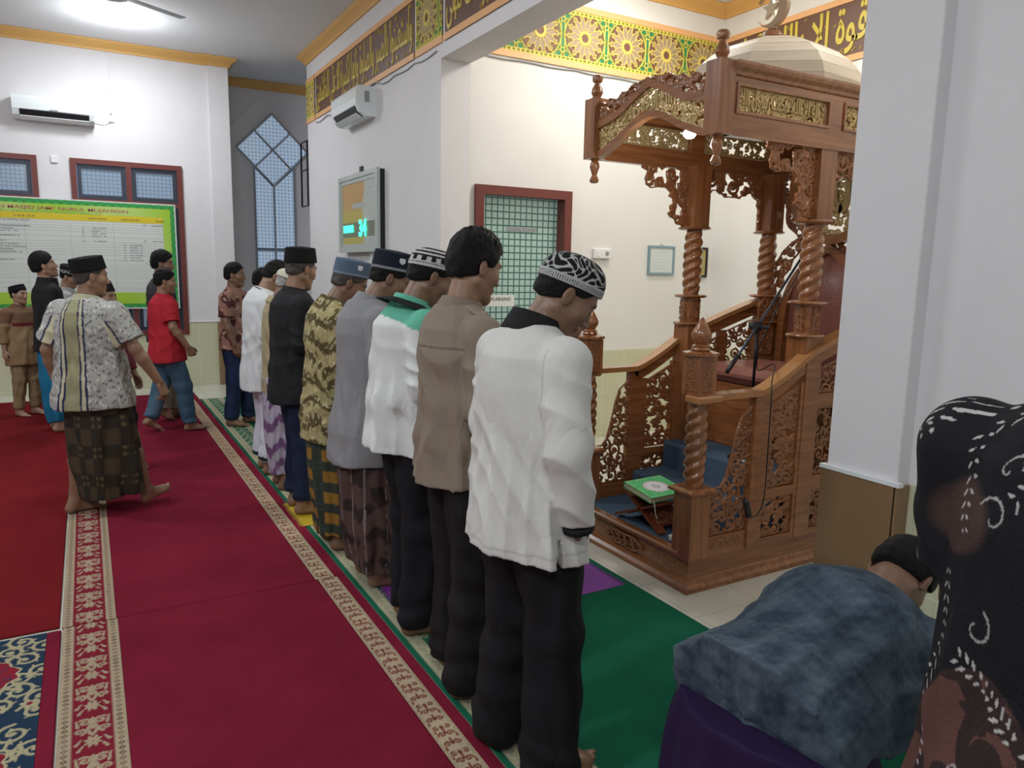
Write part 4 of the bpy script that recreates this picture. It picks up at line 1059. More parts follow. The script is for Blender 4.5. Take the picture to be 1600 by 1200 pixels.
# ---- sides
FR1 = [(0, 0), (0.28, 0), (0.28, 0.66), (0.20, 0.60), (0.17, 0.52), (0.145, 0.40), (0.11, 0.29), (0.08, 0.255), (0, 0.25)]
def side(y, sg, nm):
    """y: outer face, sg: outward direction along y"""
    N = (0, sg, 0); yi = y-sg*0.035; f = MB(); lo, hi = min(y, yi), max(y, yi)
    B = lambda x0, x1, z0, z1, d=0.0: f.box(x0, x1, lo-(d if sg < 0 else 0), hi+(d if sg > 0 else 0), z0, z1)
    fr = None
    B(2.665, 3.0, 0.165, 0.195); B(2.665, 2.94, 0.195, 0.27)
    B(2.94, 3.00, 0.165, 0.985, 0.01)
    # bay one
    B(3.0, 3.31, 0.165, 0.20); B(3.0, 3.31, 0.42, 0.47); B(3.0, 3.05, 0.20, 0.42); B(3.285, 3.31, 0.20, 0.42); B(3.0, 3.075, 0.47, 0.93); B(3.285, 3.31, 0.47, 1.03)
    # stile and bay two
    B(3.31, 3.40, 0.165, 1.16, 0.004)
    B(3.40, 4.05, 0.165, 0.20); B(3.40, 4.05, 0.42, 0.50); B(3.40, 3.42, 0.20, 0.42); B(3.68, 3.74, 0.20, 0.9); B(3.40, 4.05, 0.88, 0.96); B(4.02, 4.30, 0.165, 1.40); B(3.68, 3.74, 0.96, 1.22)
    # curved upper rails
    cu = lambda x: 0.985 if x < 2.97 else (0.985+0.165*((x-2.97)/0.33)**1.25 if x < 3.30 else 1.15+0.25*min(1, (x-3.30)/0.72)**0.85)
    xs = list(np.linspace(2.97, 4.08, 26))
    o0 = (0, lo-(0.012 if sg < 0 else 0), 0)
    f.band([(x, cu(x)) for x in xs], [(x, cu(x)-(0.075 if x > 3.0 else 0.02)) for x in xs], XS, ZS, YS, (0, lo, 0), 0.035)
    p = f.build('side_frame_'+nm if False else 'side_frame', W, P)
    h = MB(); xs = [2.60+0.02*i for i in range(19)]+list(np.linspace(2.98, 4.10, 26))
    top = [(x, cu(x)+0.026) for x in xs]; bot = [(x, cu(x)-0.004) for x in xs]
    h.band(top, bot, XS, ZS, YS, (0, lo-0.022, 0), 0.08); h.box(2.52, 2.685, lo-0.035+(0 if sg < 0 else -0.01), hi+0.035+(0.01 if sg > 0 else 0), 0.968, 1.006, 0.008)
    h.build('handrail', WY if False else mat('polished_handrail', (0.42, 0.19, 0.065), 0.25, var=0.12, vscale=6, coat=0.5), P)
    o = lambda x, z, d=0.017: (x, y-sg*d, z)
    fret('carved_crest', CV, p, o(2.665, 0.27), XS, ZS, N, 0.28, 0.68, seed=21, poly=FR1, R=0.042, wd=0.0055, t=0.010, solid=0.0015)
    fret('pierced_panel', CV, p, o(3.075, 0.475), XS, ZS, N, 0.215, 0.54, seed=22, poly=[(0, 0), (0.215, 0), (0.215, 0.54), (0, 0.44)], R=0.036, wd=0.0068, t=0.009, solid=0.0008)
    fret('pierced_panel', CV, p, o(3.05, 0.20), XS, ZS, N, 0.235, 0.22, seed=23, R=0.036, wd=0.0062, t=0.009, solid=0.0015, frame=0.006)
    fret('pierced_panel', CV, p, o(2.67, 0.20, 0.0), XS, ZS, N, 0.26, 0.07, seed=24, R=0.026, wd=0.0045, t=0.006, frame=0.006)
    for x in (3.42, 3.74):
        fret('pierced_panel', CV, p, o(x, 0.50), XS, ZS, N, 0.26, 0.38, seed=25, R=0.040, wd=0.0062, t=0.009, frame=0.006)
        fret('pierced_panel', CV, p, o(x, 0.20), XS, ZS, N, 0.26, 0.22, seed=23, R=0.036, wd=0.0062, t=0.009, solid=0.0015, frame=0.006)
    fret('pierced_panel', CV, p, o(3.41, 0.96), XS, ZS, N, 0.27, 0.25, seed=27, poly=[(0, 0), (0.27, 0), (0.27, 0.22), (0, 0.13)], R=0.036, wd=0.006, t=0.009)
    fret('pierced_panel', CV, p, o(3.74, 0.96), XS, ZS, N, 0.28, 0.36, seed=28, poly=[(0, 0), (0.28, 0), (0.28, 0.34), (0, 0.25)], R=0.038, wd=0.006, t=0.009)
    # brackets under the canopy
    oo = lambda x, z: (x, y-sg*0.045, z)
    BR1 = [(0.36, 0.36), (0.0, 0.36), (-0.005, 0.33), (0.04, 0.315), (0.02, 0.27), (0.035, 0.235), (0.07, 0.215), (0.13, 0.225), (0.19, 0.225), (0.225, 0.20), (0.215, 0.175), (0.25, 0.165), (0.255, 0.14), (0.225, 0.12), (0.235, 0.09), (0.21, 0.075), (0.24, 0.05), (0.27, 0.04), (0.285, 0.01), (0.36, 0.0)]
    fret('carved_bracket', M['carve2'], p, oo(2.95, 1.885), XS, ZS, N, 0.36, 0.37, seed=31, poly=BR1, R=0.045, wd=0.0075, t=0.011, solid=0.003)
    H = []
    for u, v in [(0, 0.0), (0.02, 0.02), (0.035, 0.05), (0.015, 0.07), (0.035, 0.10), (0.02, 0.13), (0.05, 0.165), (0.04, 0.19), (0.08, 0.215), (0.10, 0.235), (0.13, 0.235), (0.16, 0.215), (0.19, 0.215), (0.21, 0.195), (0.24, 0.20)]: H.append((u, v))
    MPOLY = [(0, 0.36)]+H+[(0.54-u+0.01, v) for u, v in H[::-1]]+[(0.55, 0.36)]
    fret('carved_bracket', M['carve2'], p, oo(3.43, 1.885), XS, ZS, N, 0.55, 0.37, seed=32, poly=MPOLY, R=0.045, wd=0.007, t=0.011, solid=0.0025)
M['carve2'] = mat('carved_teak_light', (0.28, 0.105, 0.035), 0.3, var=0.2, vscale=9, coat=0.3)
side(YN, -1, 'near'); side(YF, 1, 'far')
# back of the pulpit
boxobj('back_board', W, P, 4.30, 4.335, YN, YF, 0.165, 1.40)
# ---- canopy beams
def beam(y, sg):
    lo, hi = (y, y+0.045) if sg < 0 else (y-0.045, y)
    f = MB(); X0, X1 = 2.60, 4.30
    f.box(X0, X1, lo, hi, 2.235, 2.335); f.box(X0, X1, lo, hi, 2.475, 2.53)
    for a, b_ in ((X0, 2.675), (3.335, 3.44), (4.05, X1)): f.box(a, b_, lo, hi, 2.335, 2.475)
    p = f.build('canopy_beam', W, P)
    g = MB(); q = 0.014
    for a, b_ in ((2.675, 3.335), (3.44, 4.05)):
        for (x0, x1, z0, z1) in ((a, b_, 2.335, 2.335+q), (a, b_, 2.475-q, 2.475), (a, a+q, 2.335+q, 2.475-q), (b_-q, b_, 2.335+q, 2.475-q)):
            g.box(x0, x1, (lo-0.008) if sg < 0 else hi-0.01, (lo+0.01) if sg < 0 else hi+0.008, z0, z1)
    g.build('panel_bead', W, p)
    c = MB(); pr = [(0, 2.50), (0.012, 2.505), (0.016, 2.52), (0.034, 2.535), (0.04, 2.55), (0.04, 2.562), (-0.05, 2.562), (-0.05, 2.50)]
    path = [(4.32, y), (2.64, y)] if sg > 0 else [(2.64, y), (4.32, y)]
    c.sweep(path, [(-a, z) for a, z in pr]); c.build('canopy_cornice', WY, p)
    for a, b_, sd in ((2.69, 3.32, 41), (3.455, 4.035, 42)):
        fret('gilded_panel', GD, p, (a, (lo+hi)/2, 2.347), XS, ZS, (0, sg, 0), b_-a, 0.118, seed=sd, R=0.024, wd=0.0048, t=0.008, res=0.0045, frame=0.004)
        ar = 'لا اله الا الله محمد رسول الله' if sd == 41 else 'بسم الله الرحمن الرحيم'
        if sg < 0: text('gilded_lettering', arabic(ar), GD, p, (a+0.012, lo+0.014, 2.358), XS, ZS, (0, -1, 0), h=0.095, w=b_-a-0.024, depth=0.006, bold=0.02)
beam(YN, -1); beam(YF, 1)
boxobj('canopy_roof', WY, P, 3.0, 4.32, YN+0.02, YF-0.02, 2.53, 2.555)
boxobj('canopy_roof', WY, P, 4.26, 4.32, YN+0.03, YF-0.03, 2.235, 2.53)
# ---- hood arch at the front
def corner(y):
    m = MB(); m.lathe(2.605, y, [(2.235, 0.048), (2.565, 0.048)], sq=True); p = m.build('corner_post', WV, P)
    m = MB(); m.lathe(2.605, y, [(2.565, 0.030), (2.572, 0.034), (2.58, 0.024), (2.60, 0.034), (2.625, 0.030), (2.645, 0.018), (2.655, 0.017), (2.662, 0.028), (2.68, 0.032), (2.695, 0.027), (2.70, 0.01)], 18); m.build('finial', W, p, True, 0.6)
    m = MB(); m.lathe(2.605, y, [(2.10, 0.012), (2.105, 0.024), (2.118, 0.027), (2.135, 0.020), (2.145, 0.014), (2.16, 0.018), (2.19, 0.029), (2.21, 0.026), (2.225, 0.019), (2.235, 0.030)], 18); m.build('pendant', W, p, True, 0.6)
corner(YN+0.035); corner(YF-0.035)
TB = [(3.63, 2.428), (3.585, 2.435), (3.48, 2.451), (3.375, 2.478), (3.295, 2.519), (3.219, 2.556), (3.15, 2.58)]
TB = TB+[(6.3-y, z) for y, z in TB[::-1]]
BB = [(3.63, 2.235), (3.545, 2.240), (3.48, 2.270), (3.384, 2.303), (3.294, 2.353), (3.206, 2.383), (3.15, 2.390)]
BB = BB+[(6.3-y, z) for y, z in BB[::-1]]
def dens(L, k=5):
    out = []
    for a, b_ in zip(L[:-1], L[1:]):
        for i in range(k): out.append((a[0]+(b_[0]-a[0])*i/k, a[1]+(b_[1]-a[1])*i/k))
    out.append(L[-1]); A = np.array(out)
    for _ in range(6): A[1:-1] = (A[:-2]+2*A[1:-1]+A[2:])/4
    return [tuple(p) for p in A]
TBs, BBs = dens(TB), dens(BB)
f = MB(); f.band(TBs, [(y, z-0.038) for y, z in TBs], YS, ZS, XS, (2.58, 0, 0), 0.045); f.band([(y, z+0.036) for y, z in BBs], BBs, YS, ZS, XS, (2.58, 0, 0), 0.045)
hood = f.build('hood_arch', WY, P)
poly = [(3.63-y, z-2.23) for y, z in [(y, z-0.03) for y, z in TBs]]+[(3.63-y, z-2.23) for y, z in [(y, z+0.03) for y, z in BBs][::-1]]
fret('gilded_panel', GD, hood, (2.602, 3.63, 2.23), (0, -1, 0), ZS, (-1, 0, 0), 0.96, 0.36, seed=45, poly=poly, R=0.026, wd=0.0046, t=0.009, res=0.0045)
text('gilded_lettering', arabic('بسم الله الرحمن الرحيم'), GD, hood, (2.594, 3.46, 2.385), (0, -1, 0), ZS, (-1, 0, 0), h=0.13, w=0.62, depth=0.006, bold=0.02)
for s in (1, -1):
    pl = [(0.0, 0.0), (0.10, 0.015), (0.20, 0.035), (0.28, 0.075), (0.36, 0.115), (0.45, 0.145), (0.42, 0.165), (0.34, 0.15), (0.30, 0.155), (0.25, 0.125), (0.20, 0.13), (0.16, 0.10), (0.10, 0.115), (0.06, 0.09), (0.0, 0.12)]
    yo = 3.59 if s > 0 else 2.71
    fret('carved_cresting', CV, hood, (2.60, yo, 2.432), (0, -s, 0), ZS, (-1, 0, 0), 0.46, 0.17, seed=46, poly=pl, R=0.03, wd=0.006, t=0.014, solid=0.003)
# ---- dome: eight flat boarded gores and a crescent with star
def dome():
    cx, cy = 3.45, 3.15; n = 8; prof = [(2.555, 0.505), (2.62, 0.50), (2.68, 0.475), (2.74, 0.43), (2.80, 0.355), (2.85, 0.26), (2.89, 0.15), (2.905, 0.09)]
    m = MB(); k = math.cos(PI/n)
    for j in range(len(prof)-1):
        (z0, r0), (z1, r1) = prof[j], prof[j+1]
        V = []
        for z, r in ((z0, r0), (z1-0.0015, r1+0.0015)):
            for i in range(n): a = PI/n+i*2*PI/n+0.12; V.append((cx+r*math.cos(a), cy+r*math.sin(a), z))
        m.add(V, [(i, (i+1) % n, (i+1) % n+n, i+n) for i in range(n)])
        V = []
        for r in (r1+0.0015, r1-0.003):
            for i in range(n): a = PI/n+i*2*PI/n+0.12; V.append((cx+r*math.cos(a), cy+r*math.sin(a), z1-0.0015))
        m.add(V, [(i, (i+1) % n, (i+1) % n+n, i+n) for i in range(n)])
    d = m.build('dome', M['domew'], P)
    MB().lathe(cx, cy, [(2.895, 0.11), (2.905, 0.115), (2.915, 0.085), (2.93, 0.055), (2.945, 0.05), (2.96, 0.03), (2.97, 0.02)], 8).build('dome_cap', M['carve'], d)
    c = MB(); zc = 3.075
    pts = []; N = 28; V = []; F = []
    R, r, off = 0.105, 0.083, 0.033
    outer = [(-R*math.cos(a), zc+R*math.sin(a)) for a in np.linspace(-2.35, 2.35, N)]
    inner = [(-r*math.cos(a)+off, zc+r*math.sin(a)) for a in np.linspace(-2.55, 2.55, N)]
    c.band([(cy+y, z) for y, z in outer], [(cy+y, z) for y, z in inner], YS, ZS, XS, (cx-0.015, 0, 0), 0.03)
    c.lathe(cx, cy-0.01, [(2.96, 0.022), (2.985, 0.016)], 10)
    c.build('crescent', mat('crescent_wood', (0.33, 0.22, 0.14), 0.4), d)
    s = MB(); pl = []
    for i in range(10): a = PI/2+i*PI/5; q = 0.062 if i % 2 == 0 else 0.026; pl.append((cy+0.012+q*math.cos(a), zc+q*math.sin(a)))
    s.prism(pl, YS, ZS, XS, (cx-0.012, 0, 0), 0.024); s.build('star', mat('pale_star', (0.50, 0.42, 0.28), 0.4), d)
dome()
# ---- chair back with leather cushion, oval emblem above
def back():
    x = 4.13; cy = 3.15
    outl = [(-0.36, 1.0), (-0.36, 1.30), (-0.33, 1.48), (-0.25, 1.62), (-0.14, 1.71), (-0.04, 1.77), (0, 1.80), (0.04, 1.77), (0.14, 1.71), (0.25, 1.62), (0.33, 1.48), (0.36, 1.30), (0.36, 1.0)]
    o2 = dens(outl, 4); f = MB()
    inn = [(u*0.86, 1.0+(v-1.0)*0.93) for u, v in o2]
    f.band(o2, inn, YS, ZS, XS, (x-0.05, cy, 0), 0.09); p = f.build('chair_back', WY, P)
    f = MB(); f.prism(inn[::3], YS, ZS, XS, (x-0.01, cy, 0), 0.03); f.build('back_panel', W, p)
    # padded cushion
    V = []; F = []; na, nr = 44, 8
    for j in range(nr+1):
        t = j/nr
        for i in range(na):
            a = 2*PI*i/na; ru = 0.295*(abs(math.cos(a))**0.8)*np.sign(math.cos(a)); rv = 0.36*(abs(math.sin(a))**0.8)*np.sign(math.sin(a))
            V.append((x-0.02-0.075*(1-t**3), cy+ru*t, 1.37+rv*t))
    for j in range(nr):
        for i in range(na): F.append((j*na+i, (j+1)*na+i, (j+1)*na+(i+1) % na, j*na+(i+1) % na))
    obj('back_cushion', V, F, M['leather'], p, True)
    for s in (1, -1):   # slim pierced wings beside the back
        g = MB(); g.prism([(3.86, 1.04), (4.10, 1.04), (4.10, 1.60), (4.06, 1.58), (3.86, 1.40)], XS, ZS, YS, (0, cy+s*0.395-0.012, 0), 0.0) if False else None
        fret('pierced_wing', CV, p, (3.92, cy+s*0.385, 1.05), XS, ZS, (0, s, 0), 0.16, 0.50, seed=51, poly=[(0, 0), (0.16, 0), (0.16, 0.50), (0, 0.34)], R=0.033, wd=0.006, t=0.009, frame=0.018)
        # leafy crest climbing the outside of the back
        pl = [(0.0, 0.0), (0.09, 0.02), (0.13, 0.08), (0.11, 0.13), (0.15, 0.17), (0.13, 0.23), (0.17, 0.28), (0.15, 0.33), (0.20, 0.38), (0.22, 0.44), (0.28, 0.50), (0.36, 0.53), (0.36, 0.62), (0.27, 0.60), (0.20, 0.56), (0.13, 0.50), (0.08, 0.42), (0.05, 0.34), (0.0, 0.30), (-0.02, 0.22), (0.02, 0.17), (-0.02, 0.10)]
        fret('leafy_crest', CV, p, (x-0.03, cy+s*0.50, 1.25), (0, -s, 0), ZS, (-1, 0, 0), 0.38, 0.64, seed=52, poly=pl, R=0.035, wd=0.0065, t=0.013, solid=0.002)
    # oval emblem
    zc = 2.15; A, B_ = 0.34, 0.36; q = MB()
    ou = [(A*math.cos(a), zc+B_*math.sin(a)) for a in np.linspace(0, 2*PI, 60)]; ii = [((A-0.055)*math.cos(a), zc+(B_-0.055)*math.sin(a)) for a in np.linspace(0, 2*PI, 60)]
    q.band(ou, ii, YS, ZS, XS, (x-0.045, cy, 0), 0.06); e = q.build('emblem_ring', mat('polished_ring', (0.36, 0.15, 0.05), 0.25, coat=0.5, var=0.1), P, False)
    pl = [(0.285+0.285*math.cos(a), 0.305+0.305*math.sin(a)) for a in np.linspace(0, 2*PI, 44, endpoint=False)]
    fret('gilded_disc', GD, e, (x-0.01, cy+0.285, zc-0.305), (0, -1, 0), ZS, (-1, 0, 0), 0.57, 0.61, seed=53, poly=pl, R=0.028, wd=0.0055, t=0.011, res=0.005)
    text('gilded_lettering', arabic('الله'), GD, e, (x-0.03, cy+0.19, zc-0.17), (0, -1, 0), ZS, (-1, 0, 0), h=0.33, w=0.38, depth=0.012, bold=0.02)
    pl = []
    for a in np.linspace(0, 2*PI, 64, endpoint=False):
        k = 1+0.035*math.cos(12*a); pl.append((0.43+0.42*k*math.cos(a), 0.43+0.43*k*math.sin(a)))
    hole = [(0.43+0.33*math.cos(a), 0.43+0.35*math.sin(a)) for a in np.linspace(2*PI, 0, 48)]
    fret('leafy_border', CV, e, (x, cy+0.43, zc-0.43), (0, -1, 0), ZS, (-1, 0, 0), 0.86, 0.86, seed=54, poly=pl+[pl[0]]+hole, R=0.038, wd=0.007, t=0.012, solid=0.001)
back()
# ================================================================ things on the pulpit
def rehal():
    t = thing('book_stand', 'folding carved wooden book stand on the blue carpet of the pulpit', 'book stand', (2.69, 3.09, 0.2)); wm = mat('dark_red_wood', (0.16, 0.035, 0.015), 0.3, coat=0.3)
    def board(y0, z0, y1, z1):
        d = np.array((0, y1-y0, z1-z0), float); L = np.linalg.norm(d); d /= L; n = np.cross(XS, d)
        m = MB(); o = np.array((2.58, y0, z0))-n*0.007
        m.prism([(0, 0), (0.05, 0), (0.06, 0.05), (0.16, 0.05), (0.17, 0), (0.22, 0), (0.22, L*0.5), (0.2, L*0.52), (0.02, L*0.52), (0, L*0.5)], XS, d, n, o, 0.013)
        m.prism([(0, L*0.5), (0.22, L*0.5), (0.22, L), (0.0, L)], XS, d, n, o, 0.013)
        b = m.build('board', wm, t)
        fret('carved_inlay', M['carve'], b, o+n*0.016+d*0.06+np.array((0.04, 0, 0)), XS, d, n, 0.14, L*0.33, seed=61, R=0.024, wd=0.004, t=0.004, res=0.004)
    board(3.28, 0.212, 2.95, 0.355); board(2.90, 0.212, 3.215, 0.385)
rehal()
def book():
    t = thing('book', 'closed green book with white medallion lying on the folding stand', 'book', (2.70, 3.08, 0.37))
    U = np.array((0.985, 0.06, 0.0)); U /= np.linalg.norm(U); V = np.array((-0.06, 0.985, 0.16)); V /= np.linalg.norm(V); N = np.cross(U, V)
    o = np.array((2.555, 2.945, 0.375)); L, Wd = 0.275, 0.225
    MB().prism([(0.003, 0.003), (L-0.003, 0.003), (L-.003, Wd-.003), (.003, Wd-.003)], U, V, N, o, 0.026).build('pages', mat('cream_pages', (0.50, 0.42, 0.28), 0.7), t)
    def fn(X, Y):
        u = (X-L/2)/L*2; v = (Y-Wd/2)/Wd*2; G = np.array((0.02, 0.42, 0.10)); c = np.tile(G, (*X.shape, 1))
        D = seg_field(X, Y, scrolls(L, Wd, 5, 0.02, 0.0016)); c = mix(np.array((0.12, 0.50, 0.20)), c, D/0.001)
        r = np.hypot(u/0.60, v/0.62)*(1+0.05*np.cos(16*np.arctan2(v, u))); Wt = np.array((0.66, 0.64, 0.68)); PK = np.array((0.45, 0.28, 0.26))
        c = mix(c, PK, (1-r)/0.03); c = mix(c, Wt, (0.93-r)/0.03); c = mix(c, PK, (0.03-np.abs(r-0.78))/0.02)
        c = mix(c, np.array((0.2, 0.2, 0.2)), (0.0035-np.abs(np.hypot(X-L/2, Y-Wd/2)-0.022))/0.002); c = mix(c, np.array((0.2, 0.2, 0.2)), (0.003-np.abs(np.hypot((X-L/2)*0.8, Y-Wd/2)-0.010))/0.002)
        e = np.minimum(1-np.abs(u), 1-np.abs(v)); c = mix(c, np.array((0.45, 0.42, 0.20)), (0.02-np.abs(e-0.07))/0.02)
        return c, 0*X
    cov = MB(); cov.prism([(0, 0), (L, 0), (L, Wd), (0, Wd)], U, V, N, o+N*0.026, 0.003); cov.prism([(0, 0), (L, 0), (L, Wd), (0, Wd)], U, V, N, o-N*0.003, 0.003); cov.prism([(0, Wd-.004), (L, Wd-.004), (L, Wd), (0, Wd)], U, V, N, o, 0.026)
    c = cov.build('cover', mat('green_cover', (0.02, 0.36, 0.09), 0.35), t)
    sheet('cover_print', M['attr'], c, o+N*0.0295, U, V, N, L, Wd, 0.0022, fn)
    MB().tube([o+U*0.02+V*0.002+N*0.012, o+U*0.012-V*0.02-N*0.01, o+U*0.02-V*0.026-N*0.05, o+U*0.035-V*0.03-N*0.08], 0.003, 5).build('ribbon', mat('pale_ribbon', (0.6, 0.66, 0.6), 0.5), t)
book()
t = thing('small_box', 'small white flat box lying at the pulpit sill beside the newel post', 'box', (2.61, 2.80, 0.2))
boxobj('box_body', M['white'], t, 2.595, 2.655, 2.765, 2.84, 0.201, 0.222, 0.003); boxobj('box_lid', mat('pale_lid', (0.7, 0.78, 0.76), 0.3), t, 2.593, 2.657, 2.763, 2.842, 0.222, 0.228, 0.002)
def mic():
    t = thing('microphone_stand', 'black boom microphone stand on the pulpit steps in front of the seat', 'microphone stand', (3.33, 3.0, 0.52)); k = M['black']
    MB().lathe(3.33, 3.0, [(0.521, 0.12), (0.528, 0.122), (0.54, 0.10), (0.545, 0.03), (0.56, 0.018)], 24).build('base', k, t, True, 0.6)
    MB().tube([(3.33, 3.0, 0.55), (3.33, 3.0, 0.95)], 0.012, 10).build('pole', k, t, True); MB().tube([(3.33, 3.0, 0.95), (3.33, 3.0, 1.30)], 0.0085, 10).build('pole', k, t, True)
    h = MB(); h.tube([(3.33, 2.975, 1.30), (3.33, 3.045, 1.30)], 0.020, 12); h.box(3.305, 3.355, 2.985, 3.015, 1.27, 1.33, 0.006); h.tube([(3.33, 2.985, 1.30), (3.36, 2.94, 1.295)], 0.010, 8); h.build('clamp', M['dark'], t, False)
    A = np.array((3.07, 2.96, 1.055)); B_ = np.array((3.33, 3.0, 1.30)); C_ = np.array((3.80, 3.08, 1.755))
    bm = MB().tube([A, B_, C_], 0.0075, 8).build('boom', M['steel'], t, True); MB().tube([A, A+(B_-A)*0.35], 0.013, 10).build('counterweight', M['dark'], bm, True)
    m = MB(); d = (C_-B_)/np.linalg.norm(C_-B_); m.tube([C_-d*0.02+(0, 0, .02), C_+d*0.07+(0, 0, .035), C_+d*0.12+(0, 0, .045)], [0.011, 0.014, 0.016], 10); m.build('microphone', M['dark'], t, True)
    m = MB(); m.tube([C_+(0, 0, .005), C_+d*0.04+(0, 0, .03)], 0.018, 8); m.build('mic_clip', M['dark'], t, True)
M['steel'] = mat('blue_black_steel', (0.07, 0.09, 0.13), 0.28, metal=0.7)
mic()
pts = [(3.79, 3.06, 1.74), (3.65, 3.03, 1.56), (3.50, 3.0, 1.44), (3.40, 2.98, 1.30), (3.34, 2.97, 1.22), (3.335, 2.985, 1.16), (3.335, 2.98, 1.05), (3.2, 2.75, 1.12), (3.02, 2.60, 1.06), (2.99, 2.57, 0.95), (3.01, 2.585, 0.70), (3.015, 2.59, 0.48), (2.995, 2.595, 0.375), (2.94, 2.59, 0.35), (2.90, 2.59, 0.37)]
Q = []
for i in range(len(pts)-1):
    p0, p1, p2, p3 = [np.array(pts[max(0, min(len(pts)-1, i+j))]) for j in (-1, 0, 1, 2)]
    for s_ in np.linspace(0, 1, 6, endpoint=False): Q.append(0.5*(2*p1+(p2-p0)*s_+(2*p0-5*p1+4*p2-p3)*s_**2+(3*p1-p0-3*p2+p3)*s_**3))
cb = thing('microphone_cable', 'thin dark microphone cable hanging over the near handrail to a black plug', 'cable', (3.0, 2.6, 0.4))
MB().tube(Q, 0.0035, 6).build('cord', M['dark'], cb, True)
MB().tube([(2.905, 2.585, 0.36), (2.875, 2.583, 0.44), (2.865, 2.583, 0.46)], [0.016, 0.018, 0.010], 10).build('plug', M['dark'], cb, True)
# bulb on the hood
t = thing('spot_lamp', 'small glowing white spot lamp clipped under the pulpit hood', 'lamp', (2.70, 2.956, 2.33))
MB().tube([(2.70, 2.70, 2.30), (2.70, 2.85, 2.315), (2.70, 2.935, 2.315)], 0.006, 6).build('lamp_arm', M['dark'], t, True)
MB().lathe(2.70, 2.956, [(2.315, 0.018), (2.34, 0.02), (2.35, 0.012)], 14).build('lamp_socket', M['white'], t, True)
MB().lathe(2.70, 2.956, [(2.268, 0.008), (2.273, 0.022), (2.287, 0.032), (2.302, 0.030), (2.317, 0.018)], 18).build('bulb', mat('lit_spot', (0.95, 0.97, 1), 0.5, emit=60), t, True)
l = bpy.data.lights.new('spot_lamp_light', 'POINT'); l.energy = 5; l.shadow_soft_size = 0.05; l.color = (0.95, 0.97, 1.0)
lo_ = bpy.data.objects.new('spot_lamp_light', l); lo_.location = (2.66, 2.956, 2.24); COL.objects.link(lo_)
# ================================================================ people
def rotm(yaw=0, pitch=0, roll=0):
    """columns: forward, left, up after roll, pitch (forward-down) and yaw, in degrees"""
    y, p, r = [math.radians(a) for a in (yaw, pitch, roll)]
    Rz = np.array([[math.cos(y), -math.sin(y), 0], [math.sin(y), math.cos(y), 0], [0, 0, 1]])
    Ry = np.array([[math.cos(p), 0, math.sin(p)], [0, 1, 0], [-math.sin(p), 0, math.cos(p)]])
    Rx = np.array([[1, 0, 0], [0, math.cos(r), -math.sin(r)], [0, math.sin(r), math.cos(r)]])
    return Rz@Ry@Rx
A_ = np.array
SKIN = {'a': A_((0.265, 0.150, 0.092)), 'b': A_((0.205, 0.112, 0.068)), 'c': A_((0.34, 0.205, 0.135))}
def clothmat(name, rough=0.85, bump=0.25, bs=220, wr=0.30, spec=0.2, sheen=0.0):
    m = mat(name, (1, 1, 1), rough, attr=True, var=0.05, vscale=7, bump=bump, bscale=bs, spec=spec, sheen=sheen)
    nt = m.node_tree; b = nt.nodes['Principled BSDF']; old = b.inputs['Normal'].links[0].from_node
    tc = nd(nt, 'ShaderNodeTexCoord'); mp = nd(nt, 'ShaderNodeMapping'); mp.inputs['Scale'].default_value = (1, 1, 0.55); nt.links.new(tc.outputs['Object'], mp.inputs[0])
    n = nd(nt, 'ShaderNodeTexNoise'); n.inputs['Scale'].default_value = 5.5; n.inputs['Detail'].default_value = 1.2; n.inputs['Distortion'].default_value = 0.7; nt.links.new(mp.outputs[0], n.inputs['Vector'])
    s1 = nd(nt, 'ShaderNodeMath', operation='SUBTRACT'); s1.inputs[1].default_value = 0.5; nt.links.new(n.outputs[0], s1.inputs[0])
    s2 = nd(nt, 'ShaderNodeMath', operation='ABSOLUTE'); nt.links.new(s1.outputs[0], s2.inputs[0])
    s3 = nd(nt, 'ShaderNodeMath', operation='POWER'); s3.inputs[1].default_value = 0.6; nt.links.new(s2.outputs[0], s3.inputs[0])
    bp = nd(nt, 'ShaderNodeBump'); bp.inputs['Strength'].default_value = wr; bp.inputs['Distance'].default_value = 0.035
    nt.links.new(s3.outputs[0], bp.inputs['Height']); nt.links.new(bp.outputs[0], old.inputs['Normal'])
    return m
M['skin'] = mat('skin', (1, 1, 1), 0.42, attr=True, var=0.05, vscale=12, bump=0.06, bscale=150)
M['skin'].node_tree.nodes['Principled BSDF'].inputs['Subsurface Weight'].default_value = 0.08
M['skin'].node_tree.nodes['Principled BSDF'].inputs['Subsurface Radius'].default_value = (0.02, 0.008, 0.004)
M['hair'] = mat('dark_hair', (0.0045, 0.004, 0.004), 0.6, spec=0.22, var=0.3, vscale=60, bump=0.9, bscale=190)
M['hairg'] = mat('grizzled_hair', (0.055, 0.045, 0.04), 0.6, var=0.5, vscale=90, bump=0.8, bscale=190)
M['hairw'] = mat('white_hair', (0.36, 0.35, 0.33), 0.6, var=0.25, vscale=90, bump=0.8, bscale=190)
M['cloth'] = clothmat('woven_cloth'); M['clothd'] = clothmat('plain_cloth', 0.8, 0.15, 300)
M['velvet'] = clothmat('cap_felt', 0.9, 0.2, 300, wr=0.0)

